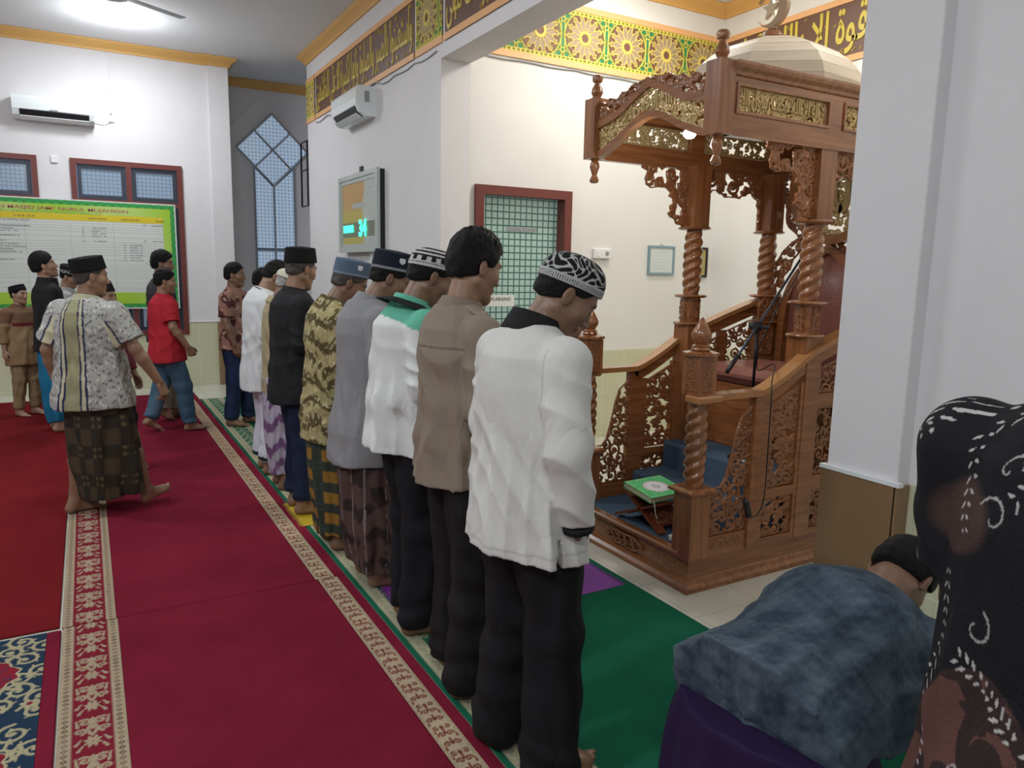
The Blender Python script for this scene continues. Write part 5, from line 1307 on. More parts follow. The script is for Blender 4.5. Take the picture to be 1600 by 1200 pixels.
class Fig:
    """a standing figure in its own frame: x forward, y left, z up, feet at the origin, built at 1.68 m and scaled"""
    def __init__(s, head=(0, 0, 0), bend=0.0, neckf=0.0, arms=None, feet=None, twist=0.0, chest=1.0, hipz=0.90, headscale=1.0):
        s.bend = bend; s.Rb = rotm(0, bend, 0); s.hip = A_((0, 0, hipz)); s.hs = headscale; s.hipz = hipz
        up = lambda p: (A_(p, float)-A_((0, 0, 0.90)))@s.Rb.T+s.hip
        s.up = up
        s.nb = up((-0.012, 0, 1.385))
        hp = head[1]
        s.Rh = rotm(head[0], hp, head[2])
        nv = rotm(head[0]*0.3, hp*0.62+neckf, head[2]*0.5)@A_((0.0, 0, 0.105))
        s.npt = s.nb+nv*1.0
        s.hc = s.npt+s.Rh@A_((0.018, 0, 0.062))*s.hs
        s.sh = {1: up((-0.005, 0.172*chest, 1.318)), -1: up((-0.005, -0.172*chest, 1.318))}
        s.arms = {}
        for k in (1, -1):
            a = (arms or {}).get(k, {}); el = a.get('el', (-0.02, 0.235*k, 1.07)); wr = a.get('wr', (0.07, 0.245*k, 0.84))
            d = a.get('dir'); el = A_(el, float); wr = A_(wr, float)
            D = A_(d, float) if d is not None else (wr-el); D /= np.linalg.norm(D)
            N = A_(a.get('palm', (0, -k, 0)), float); N = N-D*(N@D); N /= np.linalg.norm(N)
            s.arms[k] = dict(el=el, wr=wr, D=D, N=N, curl=a.get('curl', 22), show=a.get('show', True))
        s.feet = {}
        for k in (1, -1):
            f = (feet or {}).get(k, {}); s.feet[k] = dict(pos=A_(f.get('pos', (0.0, 0.10*k)), float), yaw=f.get('yaw', 8*k), lift=f.get('lift', 0.0), pitch=f.get('pitch', 0.0), knee=f.get('knee'))
            F = s.feet[k]; R = rotm(F['yaw'], F['pitch'], 0)
            F['R'] = R; F['ank'] = A_((F['pos'][0], F['pos'][1], 0.075+F['lift']))
            hj = s.hip+A_((0, 0.085*k, -0.03)); F['hj'] = hj
            if F['knee'] is None:
                mid = (hj+F['ank'])/2; F['knee'] = mid+A_((0.03+0.25*F['lift'], 0.0, 0.0))
            else: F['knee'] = A_(F['knee'], float)
        s.prims()
    def hand(s, k):
        a = s.arms[k]; D, N, W = a['D'], a['N'], a['wr']; T = np.cross(D, N)*(1 if k > 0 else -1)*-1   # thumb side
        T = T/np.linalg.norm(T); P = []
        fb = []
        offs = [0.030, 0.0105, -0.010, -0.029]; lens = [0.072, 0.080, 0.075, 0.060]; base = [0.088, 0.092, 0.088, 0.080]
        for i in range(4):
            b = W+D*base[i]+T*offs[i]
            fb.append((W+D*0.02+T*offs[i]*0.7, b, 0.0145, 0.0125))
            ang = 0; p = b; c = a['curl']*(1+0.16*i)
            for j, fr in enumerate((0.45, 0.30, 0.25)):
                ang += math.radians(c if j == 0 else c*1.15)
                d = D*math.cos(ang)+N*math.sin(ang)+T*offs[i]*1.2*(1-j*.3); d /= np.linalg.norm(d)
                q = p+d*lens[i]*fr; fb.append((p, q, 0.0095-0.0009*j, 0.0088-0.0009*j)); p = q
        tb = W+D*0.028+T*0.026+N*0.006; d1 = D*0.72+T*0.60+N*0.30; d1 /= np.linalg.norm(d1); t1 = tb+d1*0.040
        d2 = D*0.9+T*0.20+N*0.35; d2 /= np.linalg.norm(d2); t2 = t1+d2*0.030; d3 = D*0.95+N*0.3; d3 /= np.linalg.norm(d3)
        fb += [(W+D*0.012+T*0.012, tb, 0.016, 0.016), (tb, t1, 0.0155, 0.0115), (t1, t2, 0.0108, 0.0098), (t2, t2+d3*0.020, 0.0095, 0.0078)]
        return fb
    def prims(s):
        u = s.up; s.P = []; add = s.P.append
        add(('e', u((0, 0, 0.93 if s.bend < 30 else 1.0)), A_((0.10, 0.14, 0.12))*(1 if s.bend < 30 else 0.8), s.Rb, 0.05)); add(('e', u((0, 0, 1.18)), A_((0.10, 0.15, 0.20)), s.Rb, 0.05))
        add(('c', u((0, 0.06, 1.345)), s.sh[1], 0.042, 0.046, 0.04)); add(('c', u((0, -0.06, 1.345)), s.sh[-1], 0.042, 0.046, 0.04))
        add(('c', s.nb-A_((0, 0, 0.03)), s.npt+s.Rh@A_((0.0, 0, 0.02)), 0.060, 0.052, 0.03))
        for k in (1, -1):
            a = s.arms[k]; fa = a['wr']-a['el']; L = np.linalg.norm(fa)
            add(('c', s.sh[k], a['el'], 0.048, 0.038, 0.03)); add(('c', a['el'], a['el']+fa*0.3, 0.038, 0.040, 0.02)); add(('c', a['el']+fa*0.3, a['wr'], 0.040, 0.026, 0.02))
            F = s.feet[k]; kn = F['knee']; an = F['ank']; hj = F['hj']; sv = an-kn
            add(('c', hj, kn, 0.085 if s.bend < 30 else 0.06, 0.055, 0.05)); add(('c', kn, kn+sv*0.3+A_((-0.012, 0, 0)), 0.052, 0.056, 0.03)); add(('c', kn+sv*0.3+A_((-0.012, 0, 0)), an, 0.054, 0.034, 0.03))
        s.headP = []; s.handP = {1: s.hand(1), -1: s.hand(-1)}
    def foot_sdf(s, P, k):
        F = s.feet[k]; q = (P-F['ank'])@F['R']      # x forward from the ankle, z up
        c = lambda a, b, ra, rb: cone(q, a, b, ra, rb)
        d = c((0, 0, 0.02), (-0.028, 0, -0.042), 0.034, 0.030)
        d = smin(d, c((0.0, 0, -0.005), (0.075, 0.006*k*-1, -0.042), 0.034, 0.026), 0.03)
        d = smin(d, c((-0.03, 0, -0.045), (0.10, 0.012*k, -0.050), 0.028, 0.026), 0.025)
        d = smin(d, ell(q, (0.105, 0.0, -0.050), (0.045, 0.044, 0.024)), 0.02)
        for i, (yy, L, r) in enumerate(((-0.030, 0.062, 0.0125), (-0.010, 0.058, 0.0095), (0.007, 0.050, 0.0088), (0.022, 0.041, 0.0082), (0.035, 0.030, 0.0078))):
            yy = yy*k
            d = smin(d, c((0.115-0.006*i, yy*0.95, -0.058), (0.115-0.006*i+L, yy*1.1, -0.063), r, r*0.92), 0.006)
        return smax(d, -(q[:, 2]+0.0735), 0.006)
    def head_sdf(s, P):
        q = (P-s.hc)@s.Rh/s.hs; S = A_((1, 1, 1)); ys = np.abs(q[:, 1]); m = q.copy(); m[:, 1] = ys
        d = ell(q, (-0.010, 0, 0.030), (0.092, 0.074, 0.088))
        d = smin(d, ell(q, (0.030, 0, -0.030), (0.060, 0.060, 0.085)), 0.03)
        d = smin(d, cone(m, A_((-0.012, 0.052, -0.052)), A_((0.068, 0.014, -0.098)), 0.020, 0.016), 0.025)
        d = smin(d, cone(m, A_((0.02, 0.02, -0.08)), A_((0.072, 0.0, -0.102)), 0.022, 0.017), 0.02)
        d = smin(d, ell(m, (0.048, 0.043, -0.022), (0.030, 0.026, 0.028)), 0.02)
        d = smin(d, ell(m, (0.074, 0.020, 0.026), (0.014, 0.030, 0.010)), 0.015)
        d = smax(d, -ell(m, (0.096, 0.031, 0.006), (0.018, 0.019, 0.012)), 0.012)
        d = smin(d, ell(m, (0.072, 0.031, 0.004), (0.0135, 0.0145, 0.0115)), 0.003)
        d = smin(d, cone(q, (0.082, 0, 0.010), (0.103, 0, -0.030), 0.008, 0.0118), 0.010)
        d = smin(d, ell(m, (0.096, 0.012, -0.035), (0.012, 0.009, 0.008)), 0.006)
        d = smin(d, ell(q, (0.085, 0, -0.058), (0.012, 0.024, 0.0065)), 0.005); d = smin(d, ell(q, (0.083, 0, -0.071), (0.012, 0.020, 0.0070)), 0.005)
        er = rotm(0, -12, 0)
        e = ell(m, (-0.010, 0.077, -0.008), (0.0185, 0.0080, 0.030), rotm(-16, -10, 0)); e = smax(e, -ell(m, (-0.004, 0.090, -0.006), (0.011, 0.008, 0.021)), 0.006)
        d = smin(d, e, 0.006)
        return d*s.hs
    def body(s, P):
        d = np.full(len(P), 9.0)
        for p in s.P:
            v = ell(P, p[1], p[2], p[3]) if p[0] == 'e' else cone(P, p[1], p[2], p[3], p[4])
            d = smin(d, v, p[-1])
        nh = np.linalg.norm(P-s.hc, axis=1) < 0.26
        if nh.any(): d[nh] = smin(d[nh], s.head_sdf(P[nh]), 0.018)
        for k in (1, -1):
            F = s.feet[k]; nf = np.linalg.norm(P-F['ank'], axis=1) < 0.32
            if nf.any(): d[nf] = smin(d[nf], s.foot_sdf(P[nf], k), 0.015)
            W = s.arms[k]['wr']; nw = np.linalg.norm(P-W, axis=1) < 0.26
            if nw.any():
                q = P[nw]; e = np.full(len(q), 9.0)
                for i, (a, b, ra, rb) in enumerate(s.handP[k]): e = smin(e, cone(q, a, b, ra, rb), 0.004)
                d[nw] = smin(d[nw], e, 0.010)
        return d
    def skin_col(s, V, base):
        c = np.tile(base, (len(V), 1)); q = (V-s.hc)@s.Rh/s.hs; m = q.copy(); m[:, 1] = np.abs(q[:, 1])
        near = np.linalg.norm(q, axis=1) < 0.16
        def blend(w, col):
            w = np.clip(w, 0, 1)*near; c[:] = c*(1-w[:, None])+A_(col)*w[:, None]
        blend(1-ell(q, (0.09, 0, -0.064), (0.02, 0.025, 0.012))/0.004, base*A_((0.85, 0.55, 0.5)))
        blend(1-ell(m, (0.085, 0.032, 0.0275), (0.03, 0.019, 0.0035))/0.003, (0.02, 0.012, 0.01))
        blend(1-ell(m, (0.083, 0.031, 0.003), (0.02, 0.0115, 0.0035))/0.002, (0.03, 0.018, 0.012))
        for k in (1, -1):
            W = s.arms[k]['wr']; w = np.clip(1-np.linalg.norm(V-W-s.arms[k]['D']*0.1, axis=1)/0.12, 0, 1)*0.25*(((V-W)@s.arms[k]['N']) > 0)
            c = c*(1-w[:, None])+(base*1.3)*w[:, None]
        return c
# ---------------------------------------------------------------- garments
def shirt_sdf(s, hem=0.78, width=1.0, depth=1.0, sleeve=1.0, sl_r=1.0, fold=0.007, seed=0, slit=0.0, flare=0.0, back=0.0, belly=0.0, hemslope=0.0, neck=1.40):
    zz = [0.2, 0.78, 0.95, 1.10, 1.25, 1.33, 1.375, 1.405, 1.43]
    aa = A_([0.228+flare, 0.218+flare*.6, 0.203, 0.190, 0.182, 0.160, 0.128, 0.085, 0.060])*width
    bb = A_([0.165+flare, 0.160+flare*.6, 0.148, 0.134, 0.130, 0.120, 0.095, 0.080, 0.062])*depth
    def f(P):
        Q = (P-s.hip)@s.Rb+A_((0, 0, 0.90)); z = Q[:, 2]
        a = np.interp(z, zz, aa); b = np.interp(z, zz, bb)
        cx = np.interp(z, [0.7, 1.0, 1.2, 1.35], [0.0, belly, -0.012-back, -0.012])
        x = (Q[:, 0]-cx)/b; y = Q[:, 1]/a; r = np.sqrt(x*x+y*y)+1e-9
        d = (r-1)*np.minimum(a, b)
        th = np.arctan2(y, x)
        low = np.clip((1.22-z)/0.4, 0, 1)
        rg = lambda t: 1.3*(1-2*np.abs(np.sin(t/2))**0.8)*-0.8
        fd = fold*(0.2+1.1*low)*rg(7*th+2.2*wob(P*A_((1, 1, 0.5)), 1.6, seed)+seed)+fold*0.7*low*rg(13*th+4.0*wob(P*A_((1, 1, 0.5)), 2.2, seed+1)+seed*2)
        fd = fd+fold*0.9*wob(P*A_((1, 1, 1.7)), 3.2, seed+2)+fold*0.55*rg(14*wob(P*A_((1, 1, 0.8)), 1.5, seed+5)+z*14)*np.clip((1.36-z)/0.2, 0, 1)
        # drag lines from the shoulders into the small of the back
        fd = fd+fold*0.8*np.sin((z*26+9*np.abs(Q[:, 1])*6+2*wob(P, 2, seed)))*np.exp(-((z-1.0)/0.14)**2)
        d = smax(d, z-1.412, 0.02)
        for k in (1, -1):
            d = smin(d, cone(P, s.up((-0.012, 0.050*k, 1.362)), s.sh[k], 0.048, 0.056*width), 0.045)
        d = d+fd*0.8
        for k in (1, -1):
            A = s.arms[k]; sh = s.sh[k]; el = A['el']; wr = A['wr']; up_ = el-sh; fa = wr-el
            if sleeve <= 0.55:
                e = sh+up_*(sleeve/0.5); v = cone(P, sh, e, 0.066*sl_r, 0.070*sl_r); n = up_/np.linalg.norm(up_); v = np.maximum(v, (P-e)@n)
            else:
                v = cone(P, sh, el, 0.066*sl_r, 0.056*sl_r); e = el+fa*min(1.0, (sleeve-0.5)*2)
                v2 = cone(P, el, e+fa*0.02, 0.056*sl_r, 0.046*sl_r); v = smin(v, v2, 0.02); n = fa/np.linalg.norm(fa)
                v = np.where((P-el)@n > 0.02, np.maximum(v, (P-e)@n), v)
            ax = (P-sh)@(up_/np.linalg.norm(up_))
            v = v+0.6*fold*rg(ax*44+5*wob(P, 2.5, seed+3+k))*np.clip(ax/0.1, 0, 1)+0.7*fold*wob(P, 5, seed+4)
            d = smin(d, v, 0.013)
        hz = hem+hemslope*Q[:, 0]+0.008*np.sin(2*th+seed)
        if slit > 0:
            sl = np.clip(1-np.abs(np.abs(th)-1.75)/0.055, 0, 1); hz = hz+slit*sl
        d = np.where(z < hz+0.1, np.maximum(d, (hz-z)), d)
        # open neck
        nk = cone(P, s.nb+A_((0, 0, 0.0)), s.npt, 0.064, 0.058)
        return np.maximum(d, -np.where((P-s.nb)@(s.npt-s.nb) > 0.0005, nk, 1))
    return f
def collar_sdf(s, r=0.068, hgt=0.042, t=0.006, tilt=10, z=0.006, flare=0.012):
    ax = s.npt-s.nb; ax = ax/np.linalg.norm(ax); ax = s.Rb@rotm(0, tilt, 0)@A_((0, 0, 1))*0.6+ax*0.4; ax /= np.linalg.norm(ax)
    c = s.nb+ax*(0.006+z)+A_((0.004, 0, 0))
    def f(P):
        q = P-c; h = q@ax; rad = np.linalg.norm(q-h[:, None]*ax, axis=1)
        rr = r+flare*(1-h/hgt)
        return np.maximum(np.abs(rad-rr)-t, np.maximum(h-hgt, -h-0.022))
    return f
def trouser_sdf(s, hem=0.05, r=1.0, fold=0.006, seed=0, waist=1.0, flare=0.0, ztop=None):
    def f(P):
        d = ell(P, s.hip+A_((-0.01, 0, 0.0)), (0.125*r, 0.165*r, 0.15))
        d = np.minimum(d, 9)
        for k in (1, -1):
            F = s.feet[k]; hj, kn, an = F['hj'], F['knee'], F['ank']
            v = smin(cone(P, hj, kn, 0.105*r, 0.080*r), cone(P, kn, an, 0.080*r, (0.068+flare)*r), 0.03)
            ax = (P-kn)@((an-kn)/np.linalg.norm(an-kn)); L = np.linalg.norm(an-kn)
            th = np.arctan2(P[:, 1]-kn[1], P[:, 0]-kn[0])
            v = v+fold*np.sin(5*th+2*wob(P, 2, seed+k))*0.7+fold*1.1*wob(P*A_((1, 1, 1.6)), 4.2, seed+k)+fold*0.9*np.sin(ax*60+4*wob(P, 3, seed))*np.clip((ax-L*0.72)/0.08, 0, 1)
            n = F['R']@A_((0, 0, 1)); e = an+n*(hem-0.075)
            v = np.where((P-kn)@(an-kn) > 0, np.maximum(v, -(P-e)@n), v)
            d = smin(d, v, 0.03)
        return np.maximum(d, P[:, 2]-(s.hipz-0.07 if ztop is None else ztop))
    return f
def sarong_sdf(s, hem=0.08, w=1.0, fold=0.009, seed=0, top=-0.05, stride=None, tight=0.0):
    zt = s.hipz+top
    F1, F2 = s.feet[1], s.feet[-1]
    def f(P):
        z = P[:, 2]; t = np.clip((s.hipz-z)/(s.hipz-0.075), 0, 1)
        mx = (F1['ank'][0]+F2['ank'][0])/2; my = (F1['ank'][1]+F2['ank'][1])/2
        sx = abs(F1['ank'][0]-F2['ank'][0])/2; sy = abs(F1['ank'][1]-F2['ank'][1])/2
        yw = math.atan2(F1['ank'][1]-F2['ank'][1], F1['ank'][0]-F2['ank'][0])
        cx = s.hip[0]*(1-t)+mx*t; cy = s.hip[1]*(1-t)+my*t
        a = (0.185*(1-t)+(0.10+sy*0.85-tight)*t+0.025*np.sin(PI*t))*w; b = (0.145*(1-t)+(0.105+sx*0.85-tight)*t+0.02*np.sin(PI*t))*w
        x = (P[:, 0]-cx)/b; y = (P[:, 1]-cy)/a; r = np.sqrt(x*x+y*y)+1e-9; d = (r-1)*np.minimum(a, b); th = np.arctan2(y, x)
        g = np.clip(t*1.6+0.25, 0, 1)
        d = d+fold*g*np.sin(6*th+2.2*wob(P*A_((1, 1, 0.4)), 2.2, seed)+seed)+fold*0.5*g*np.sin(14*th+3*wob(P*A_((1, 1, 0.5)), 3, seed+1))+fold*0.6*wob(P, 3.5, seed+2)
        # overlapping front pleat
        d = d-0.010*np.exp(-((np.mod(th-0.35+PI, 2*PI)-PI)/0.25)**2)
        hz = hem+0.018*np.sin(th*1.0+seed)+0.010*np.sin(3*th+seed)
        return np.maximum(np.maximum(d, z-zt), hz-z)
    return f
def hair_sdf(s, vol=0.012, line=None, spike=0.0, seed=0, low=0.0):
    xs = [-0.13, -0.06, -0.02, 0.012, 0.035, 0.06, 0.09, 0.12]; zs = line or [-0.055, -0.050, -0.022, 0.012, 0.020, 0.055, 0.082, 0.088]
    def f(P):
        q = (P-s.hc)@s.Rh/s.hs
        d = ell(q, (-0.010, 0, 0.032), (0.090+vol*.8, 0.074+vol*0.75, 0.088+vol*1.15))
        d = smin(d, ell(q, (-0.045, 0, -0.01), (0.048+vol*.7, 0.058+vol*.6, 0.065)), 0.02)
        top = np.clip((q[:, 2]-0.05)/0.05, 0, 1)
        d = d-0.0035*wob(q, 22, seed)-spike*top*(0.6+0.6*np.sin(q[:, 0]*330+q[:, 1]*210+3*wob(q, 20, seed))*np.sin(q[:, 1]*300))
        zl = np.interp(q[:, 0], xs, zs)-low*(q[:, 0] < 0)
        # clear of the ears
        m = q.copy(); m[:, 1] = np.abs(m[:, 1]); e = ell(m, (-0.008, 0.086, -0.012), (0.026, 0.020, 0.034))
        d = smax(d, zl-q[:, 2]+0.004*wob(q, 18, seed+1), 0.006)
        d = smax(d, -e, 0.004)
        fn = getattr(s, '_cap', None)
        if fn is not None: d = np.maximum(d, capcoords(s, P, fn)[:, 2]-0.006)
        return d*s.hs
    return f
def songkok_sdf(s, hgt=0.088, z0=0.038, tiltb=-14, rx=0.106, ry=0.089):
    R = rotm(0, tiltb, 0)
    def f(P):
        q = (P-s.hc)@s.Rh/s.hs; p = (q-A_((-0.012, 0, z0)))@R; t = np.clip(p[:, 2]/hgt, 0, 1)
        a = ry*(1-0.13*t); b = rx*(1-0.07*t)
        r = np.sqrt((p[:, 0]/b)**2+(p[:, 1]/a)**2); d = (r-1)*np.minimum(a, b)
        topz = hgt+0.008*np.cos(p[:, 0]/b*1.4)-0.012*np.clip(np.abs(p[:, 1])/a, 0, 1)**1.5
        return smax(smax(d, p[:, 2]-topz, 0.006), -p[:, 2], 0.002)*s.hs
    f.R = R; f.z0 = z0; f.h = hgt
    return f
def peci_sdf(s, hgt=0.095, z0=0.025, tiltb=-6, rx=0.106, ry=0.0895):
    R = rotm(0, tiltb, 0)
    def f(P):
        q = (P-s.hc)@s.Rh/s.hs; p = (q-A_((-0.012, 0, z0)))@R; z = np.maximum(p[:, 2], 0)/hgt
        r = np.sqrt((p[:, 0]/rx)**2+(p[:, 1]/ry)**2); d = ((r**2.6+z**2.6+1e-9)**(1/2.6)-1)*0.09
        return smax(d, -p[:, 2], 0.002)*s.hs
    f.R = R; f.z0 = z0; f.h = hgt
    return f
def capcoords(s, V, f):
    q = (V-s.hc)@s.Rh/s.hs; p = (q-A_((-0.012, 0, f.z0)))@f.R
    return p
# ---------------------------------------------------------------- colours of the garments
def plain(c, v=0.0):
    c = A_(c, float); return lambda s, V: np.tile(c, (len(V), 1))
def rest(s, V): return (V-s.hip)@s.Rb+A_((0, 0, 0.90))
def cell(P, f, seed=0):
    """rough cellular value 0..1 with hard edges"""
    return np.sin(P[:, 0]*f+2.2*np.sin(P[:, 1]*f*0.8+seed)+seed)*np.sin(P[:, 1]*f*1.1+2.0*np.sin(P[:, 2]*f*0.7)+seed*2)+np.sin(P[:, 2]*f*0.9+1.7*np.sin(P[:, 0]*f*0.9)+seed*3)*0.8
def mixv(a, b, t): t = np.clip(t, 0, 1)[:, None]; return a*(1-t)+b*t

def quad_subdiv(V, Q):
    E = np.sort(np.stack([Q, np.roll(Q, -1, 1)], -1).reshape(-1, 2), 1); U, inv = np.unique(E, axis=0, return_inverse=True); inv = inv.reshape(-1, 4)
    n = len(V); em = (V[U[:, 0]]+V[U[:, 1]])/2; fc = V[Q].mean(1); W = np.concatenate([V, em, fc]); e = inv+n; f = (np.arange(len(Q))+n+len(U))[:, None]
    F = np.stack([np.stack([Q[:, i], e[:, i], f[:, 0], e[:, i-1]], 1) for i in range(4)], 1).reshape(-1, 4); return W, F
def person(label, fig, x, y, ang, height, skin='a', res=0.009, garments=(), hair='hair', hairkw=None, group=None, hres=None, hair_on=True, fine_hands=True, name='person'):
    sc = height/1.68
    root = thing(name, label, 'person', (x, y, 0.0115), math.radians(ang), group)
    def mk(nm, V, Q, m, col):
        return obj(nm, V*sc, Q, m, root, smooth=True, local=True, col=col)
    # body: coarse whole, fine head, hands and feet, one mesh
    Vs = []; Qs = []; n = 0
    boxes = [(fig.hc-0.150, fig.hc+0.150, (hres or 0.005))]
    if fine_hands:
        for k in (1, -1):
            if fig.arms[k]['show']: c = fig.arms[k]['wr']+fig.arms[k]['D']*0.085; boxes.append((c-0.115, c+0.115, 0.0042))
    for k in (1, -1):
        F = fig.feet[k]; c = F['ank']+F['R']@A_((0.06, 0, -0.03)); boxes.append((c-A_((0.15, 0.15, 0.075)), c+A_((0.15, 0.15, 0.075)), 0.0065))
    lo = np.min([fig.hc, fig.arms[1]['wr'], fig.arms[-1]['wr'], fig.feet[1]['ank'], fig.feet[-1]['ank'], fig.sh[1], fig.sh[-1], fig.hip, fig.nb], 0)-0.24
    hi = np.max([fig.hc, fig.arms[1]['wr'], fig.arms[-1]['wr'], fig.sh[1], fig.sh[-1], fig.hip, fig.feet[1]['ank'], fig.feet[-1]['ank']], 0)+0.26
    lo[2] = -0.02
    V, Q = sdf_mesh(fig.body, lo, hi, 0.012)
    cen = V[Q].mean(1); kill = np.zeros(len(Q), bool)
    for a, b, h in boxes: kill |= ((cen > a+0.014) & (cen < b-0.014)).all(1)
    Q = Q[~kill]; Vs.append(V); Qs.append(Q); n = len(V)
    for a, b, h in boxes:
        v, q = sdf_mesh(fig.body, a, b, h); Vs.append(v); Qs.append(q+n); n += len(v)
    V = np.concatenate(Vs); Q = np.concatenate(Qs)
    used = np.unique(Q); mp = -np.ones(len(V), int); mp[used] = np.arange(len(used)); V = V[used]; Q = mp[Q]
    sk = SKIN[skin] if isinstance(skin, str) else A_(skin)
    mk('body', V, Q, M['skin'], fig.skin_col(V, sk))
    if hair_on:
        v, q = sdf_mesh(hair_sdf(fig, **(hairkw or {})), fig.hc-0.17, fig.hc+0.17, 0.0052); obj('hair', v*sc, q, M[hair], root, True, True)
    for g in garments:
        nm, f, colf, m = g[:4]; r = g[4] if len(g) > 4 and g[4] else res; lab = g[5] if len(g) > 5 else None
        if nm in ('cap', 'cap_band', 'emblem'): l, h_ = fig.hc-0.20, fig.hc+0.20
        elif nm.startswith('collar'): l, h_ = fig.nb-0.16, fig.nb+0.16
        else: l, h_ = lo, hi
        v, q = sdf_mesh(f, l, h_, r)
        if len(g) > 6 and g[6]: v, q = quad_subdiv(v, q)
        o = mk(nm, v, q, M[m] if isinstance(m, str) else m, colf(fig, v) if colf else None)
        if lab: o['label'] = lab
    root['_sc'] = sc; del root['_sc']
    return root
# ---------------------------------------------------------------- the standing row
def qiyam(z=1.0, out=0.205, sh=True):
    """forearms folded in front of the waist"""
    return {k: dict(el=(-0.015, out*k, 1.09), wr=(0.155, 0.06*k, z), dir=(0.3, -0.95*k, 0.02), palm=(-1, 0, 0.0), curl=14, show=sh) for k in (1, -1)}
def stand(sep=0.11, dx=0.0): return {1: dict(pos=(dx, sep), yaw=10), -1: dict(pos=(-dx, -sep), yaw=-10)}
def knit(c1, c2, kind):
    def f(s, V):
        fn = s._cap; p = capcoords(s, V, fn); th = np.arctan2(p[:, 1], p[:, 0]); z = p[:, 2]
        c = np.tile(A_(c1, float), (len(V), 1)); w = A_(c2, float)
        if kind == 'maze':
            g = np.abs(np.sin(th*9+2.0*np.sin(z*95)+1.5*np.sin(th*4))*np.cos(z*105+1.6*np.sin(th*7)+1.2*np.sin(th*3+1)))
            t = (g < 0.22) | ((z < 0.018) & (z > 0.003) & (np.mod(th*24, 2) < 1.35)) | ((z > 0.018) & (z < 0.0235)) | (z < 0.003)
            t = t & ~((z > 0.003) & (z < 0.018) & (np.mod(th*24, 2) > 1.35))
        elif kind == 'rings':
            t = ((z < 0.012)) | ((np.abs(z-0.030) < 0.010) & (np.sin(th*14) > 0.0)) | ((z > 0.042) & (np.mod(z, 0.016) < 0.008)) | ((np.abs(z-0.018) < 0.003))
        elif kind == 'band': t = (z < 0.013)
        elif kind == 'greyband': t = (z < 0.034) & (cell(V, 190) > -0.3)
        else: t = z < -1
        return np.where(t[:, None], w, c)
    return f
def cap(fig, kind='songkok', **k):
    f = songkok_sdf(fig, **k) if kind == 'songkok' else peci_sdf(fig, **k); fig._cap = f; return f
def emblem_sdf(fig, ang=-75, zc=0.05, size=0.017):
    fn = fig._cap; a = math.radians(ang)
    def f(P):
        p = capcoords(fig, P, fn); R = 0.0925; c = A_((0.100*math.cos(a), 0.083*math.sin(a), zc)); n = A_((math.cos(a), math.sin(a)*1.2, 0)); n /= np.linalg.norm(n); t = A_((-n[1], n[0], 0))
        q = p-c; u = q@t; v = q[:, 2]; w = q@n
        sh = np.maximum(np.abs(u)-size*0.85, np.maximum(v-size*0.7, -(v+size*1.1)+0.75*np.abs(u)))
        return np.maximum(sh, np.abs(w)-0.0045)
    return f
# man nearest: white shirt, black collar
f1 = Fig(head=(-24, 40, 0), neckf=14, arms={-1: dict(el=(-0.03, -0.235, 1.08), wr=(0.03, -0.215, 0.845), dir=(0.55, 0.45, -0.6), palm=(-0.2, 1, 0), curl=25), 1: dict(el=(-0.02, 0.205, 1.08), wr=(0.13, 0.13, 0.90), dir=(0.5, -0.7, -0.3), palm=(-1, 0, 0))}, feet=stand(0.12, -0.02))
cp = cap(f1, 'peci', hgt=0.098, z0=0.026, tiltb=-18)
def cuff_sdf(fig, k, t0=0.93, r=0.044):
    a = fig.arms[k]; fa = a['wr']-a['el']; n = fa/np.linalg.norm(fa); A = a['el']+fa*t0; B = a['el']+fa*1.03
    return lambda P: np.maximum(np.maximum(cone(P, A, B, r, r*0.97), -(P-A)@n), (P-B)@n)
person('man in long white shirt with black collar and silver patterned cap, nearest in the row', f1, 1.16, 1.91, 3, 1.69, 'b', 0.006, [
    ('shirt', shirt_sdf(f1, hem=0.735, width=1.03, depth=1.10, sleeve=0.97, sl_r=1.16, fold=0.0080, seed=1, slit=0.12, flare=0.008), lambda s, V: np.where(((np.abs(rest(s, V)[:, 2]-0.768) < 0.003) | ((np.abs(np.abs(rest(s, V)[:, 1])-0.178) < 0.003) & (rest(s, V)[:, 2] > 1.17) & (rest(s, V)[:, 2] < 1.36)))[:, None], A_((0.46, 0.46, 0.44)), A_((0.60, 0.60, 0.57)))*np.ones((len(V), 1)), 'clothd'),
    ('collar', collar_sdf(f1, 0.070, 0.048, 0.006, z=0.008), plain((0.012, 0.012, 0.013)), 'clothd', 0.004, 'black collar'),
    ('cuff', cuff_sdf(f1, -1, 0.94, 0.049), plain((0.012, 0.012, 0.013)), 'clothd', 0.005, 'black cuff'),
    ('trousers', trouser_sdf(f1, 0.018, 1.10, seed=3, flare=0.022), plain((0.010, 0.010, 0.012)), 'clothd', 0.007),
    ('cap', cp, knit((0.010, 0.010, 0.011), (0.40, 0.41, 0.40), 'maze'), 'velvet', 0.0022)], hres=0.004)
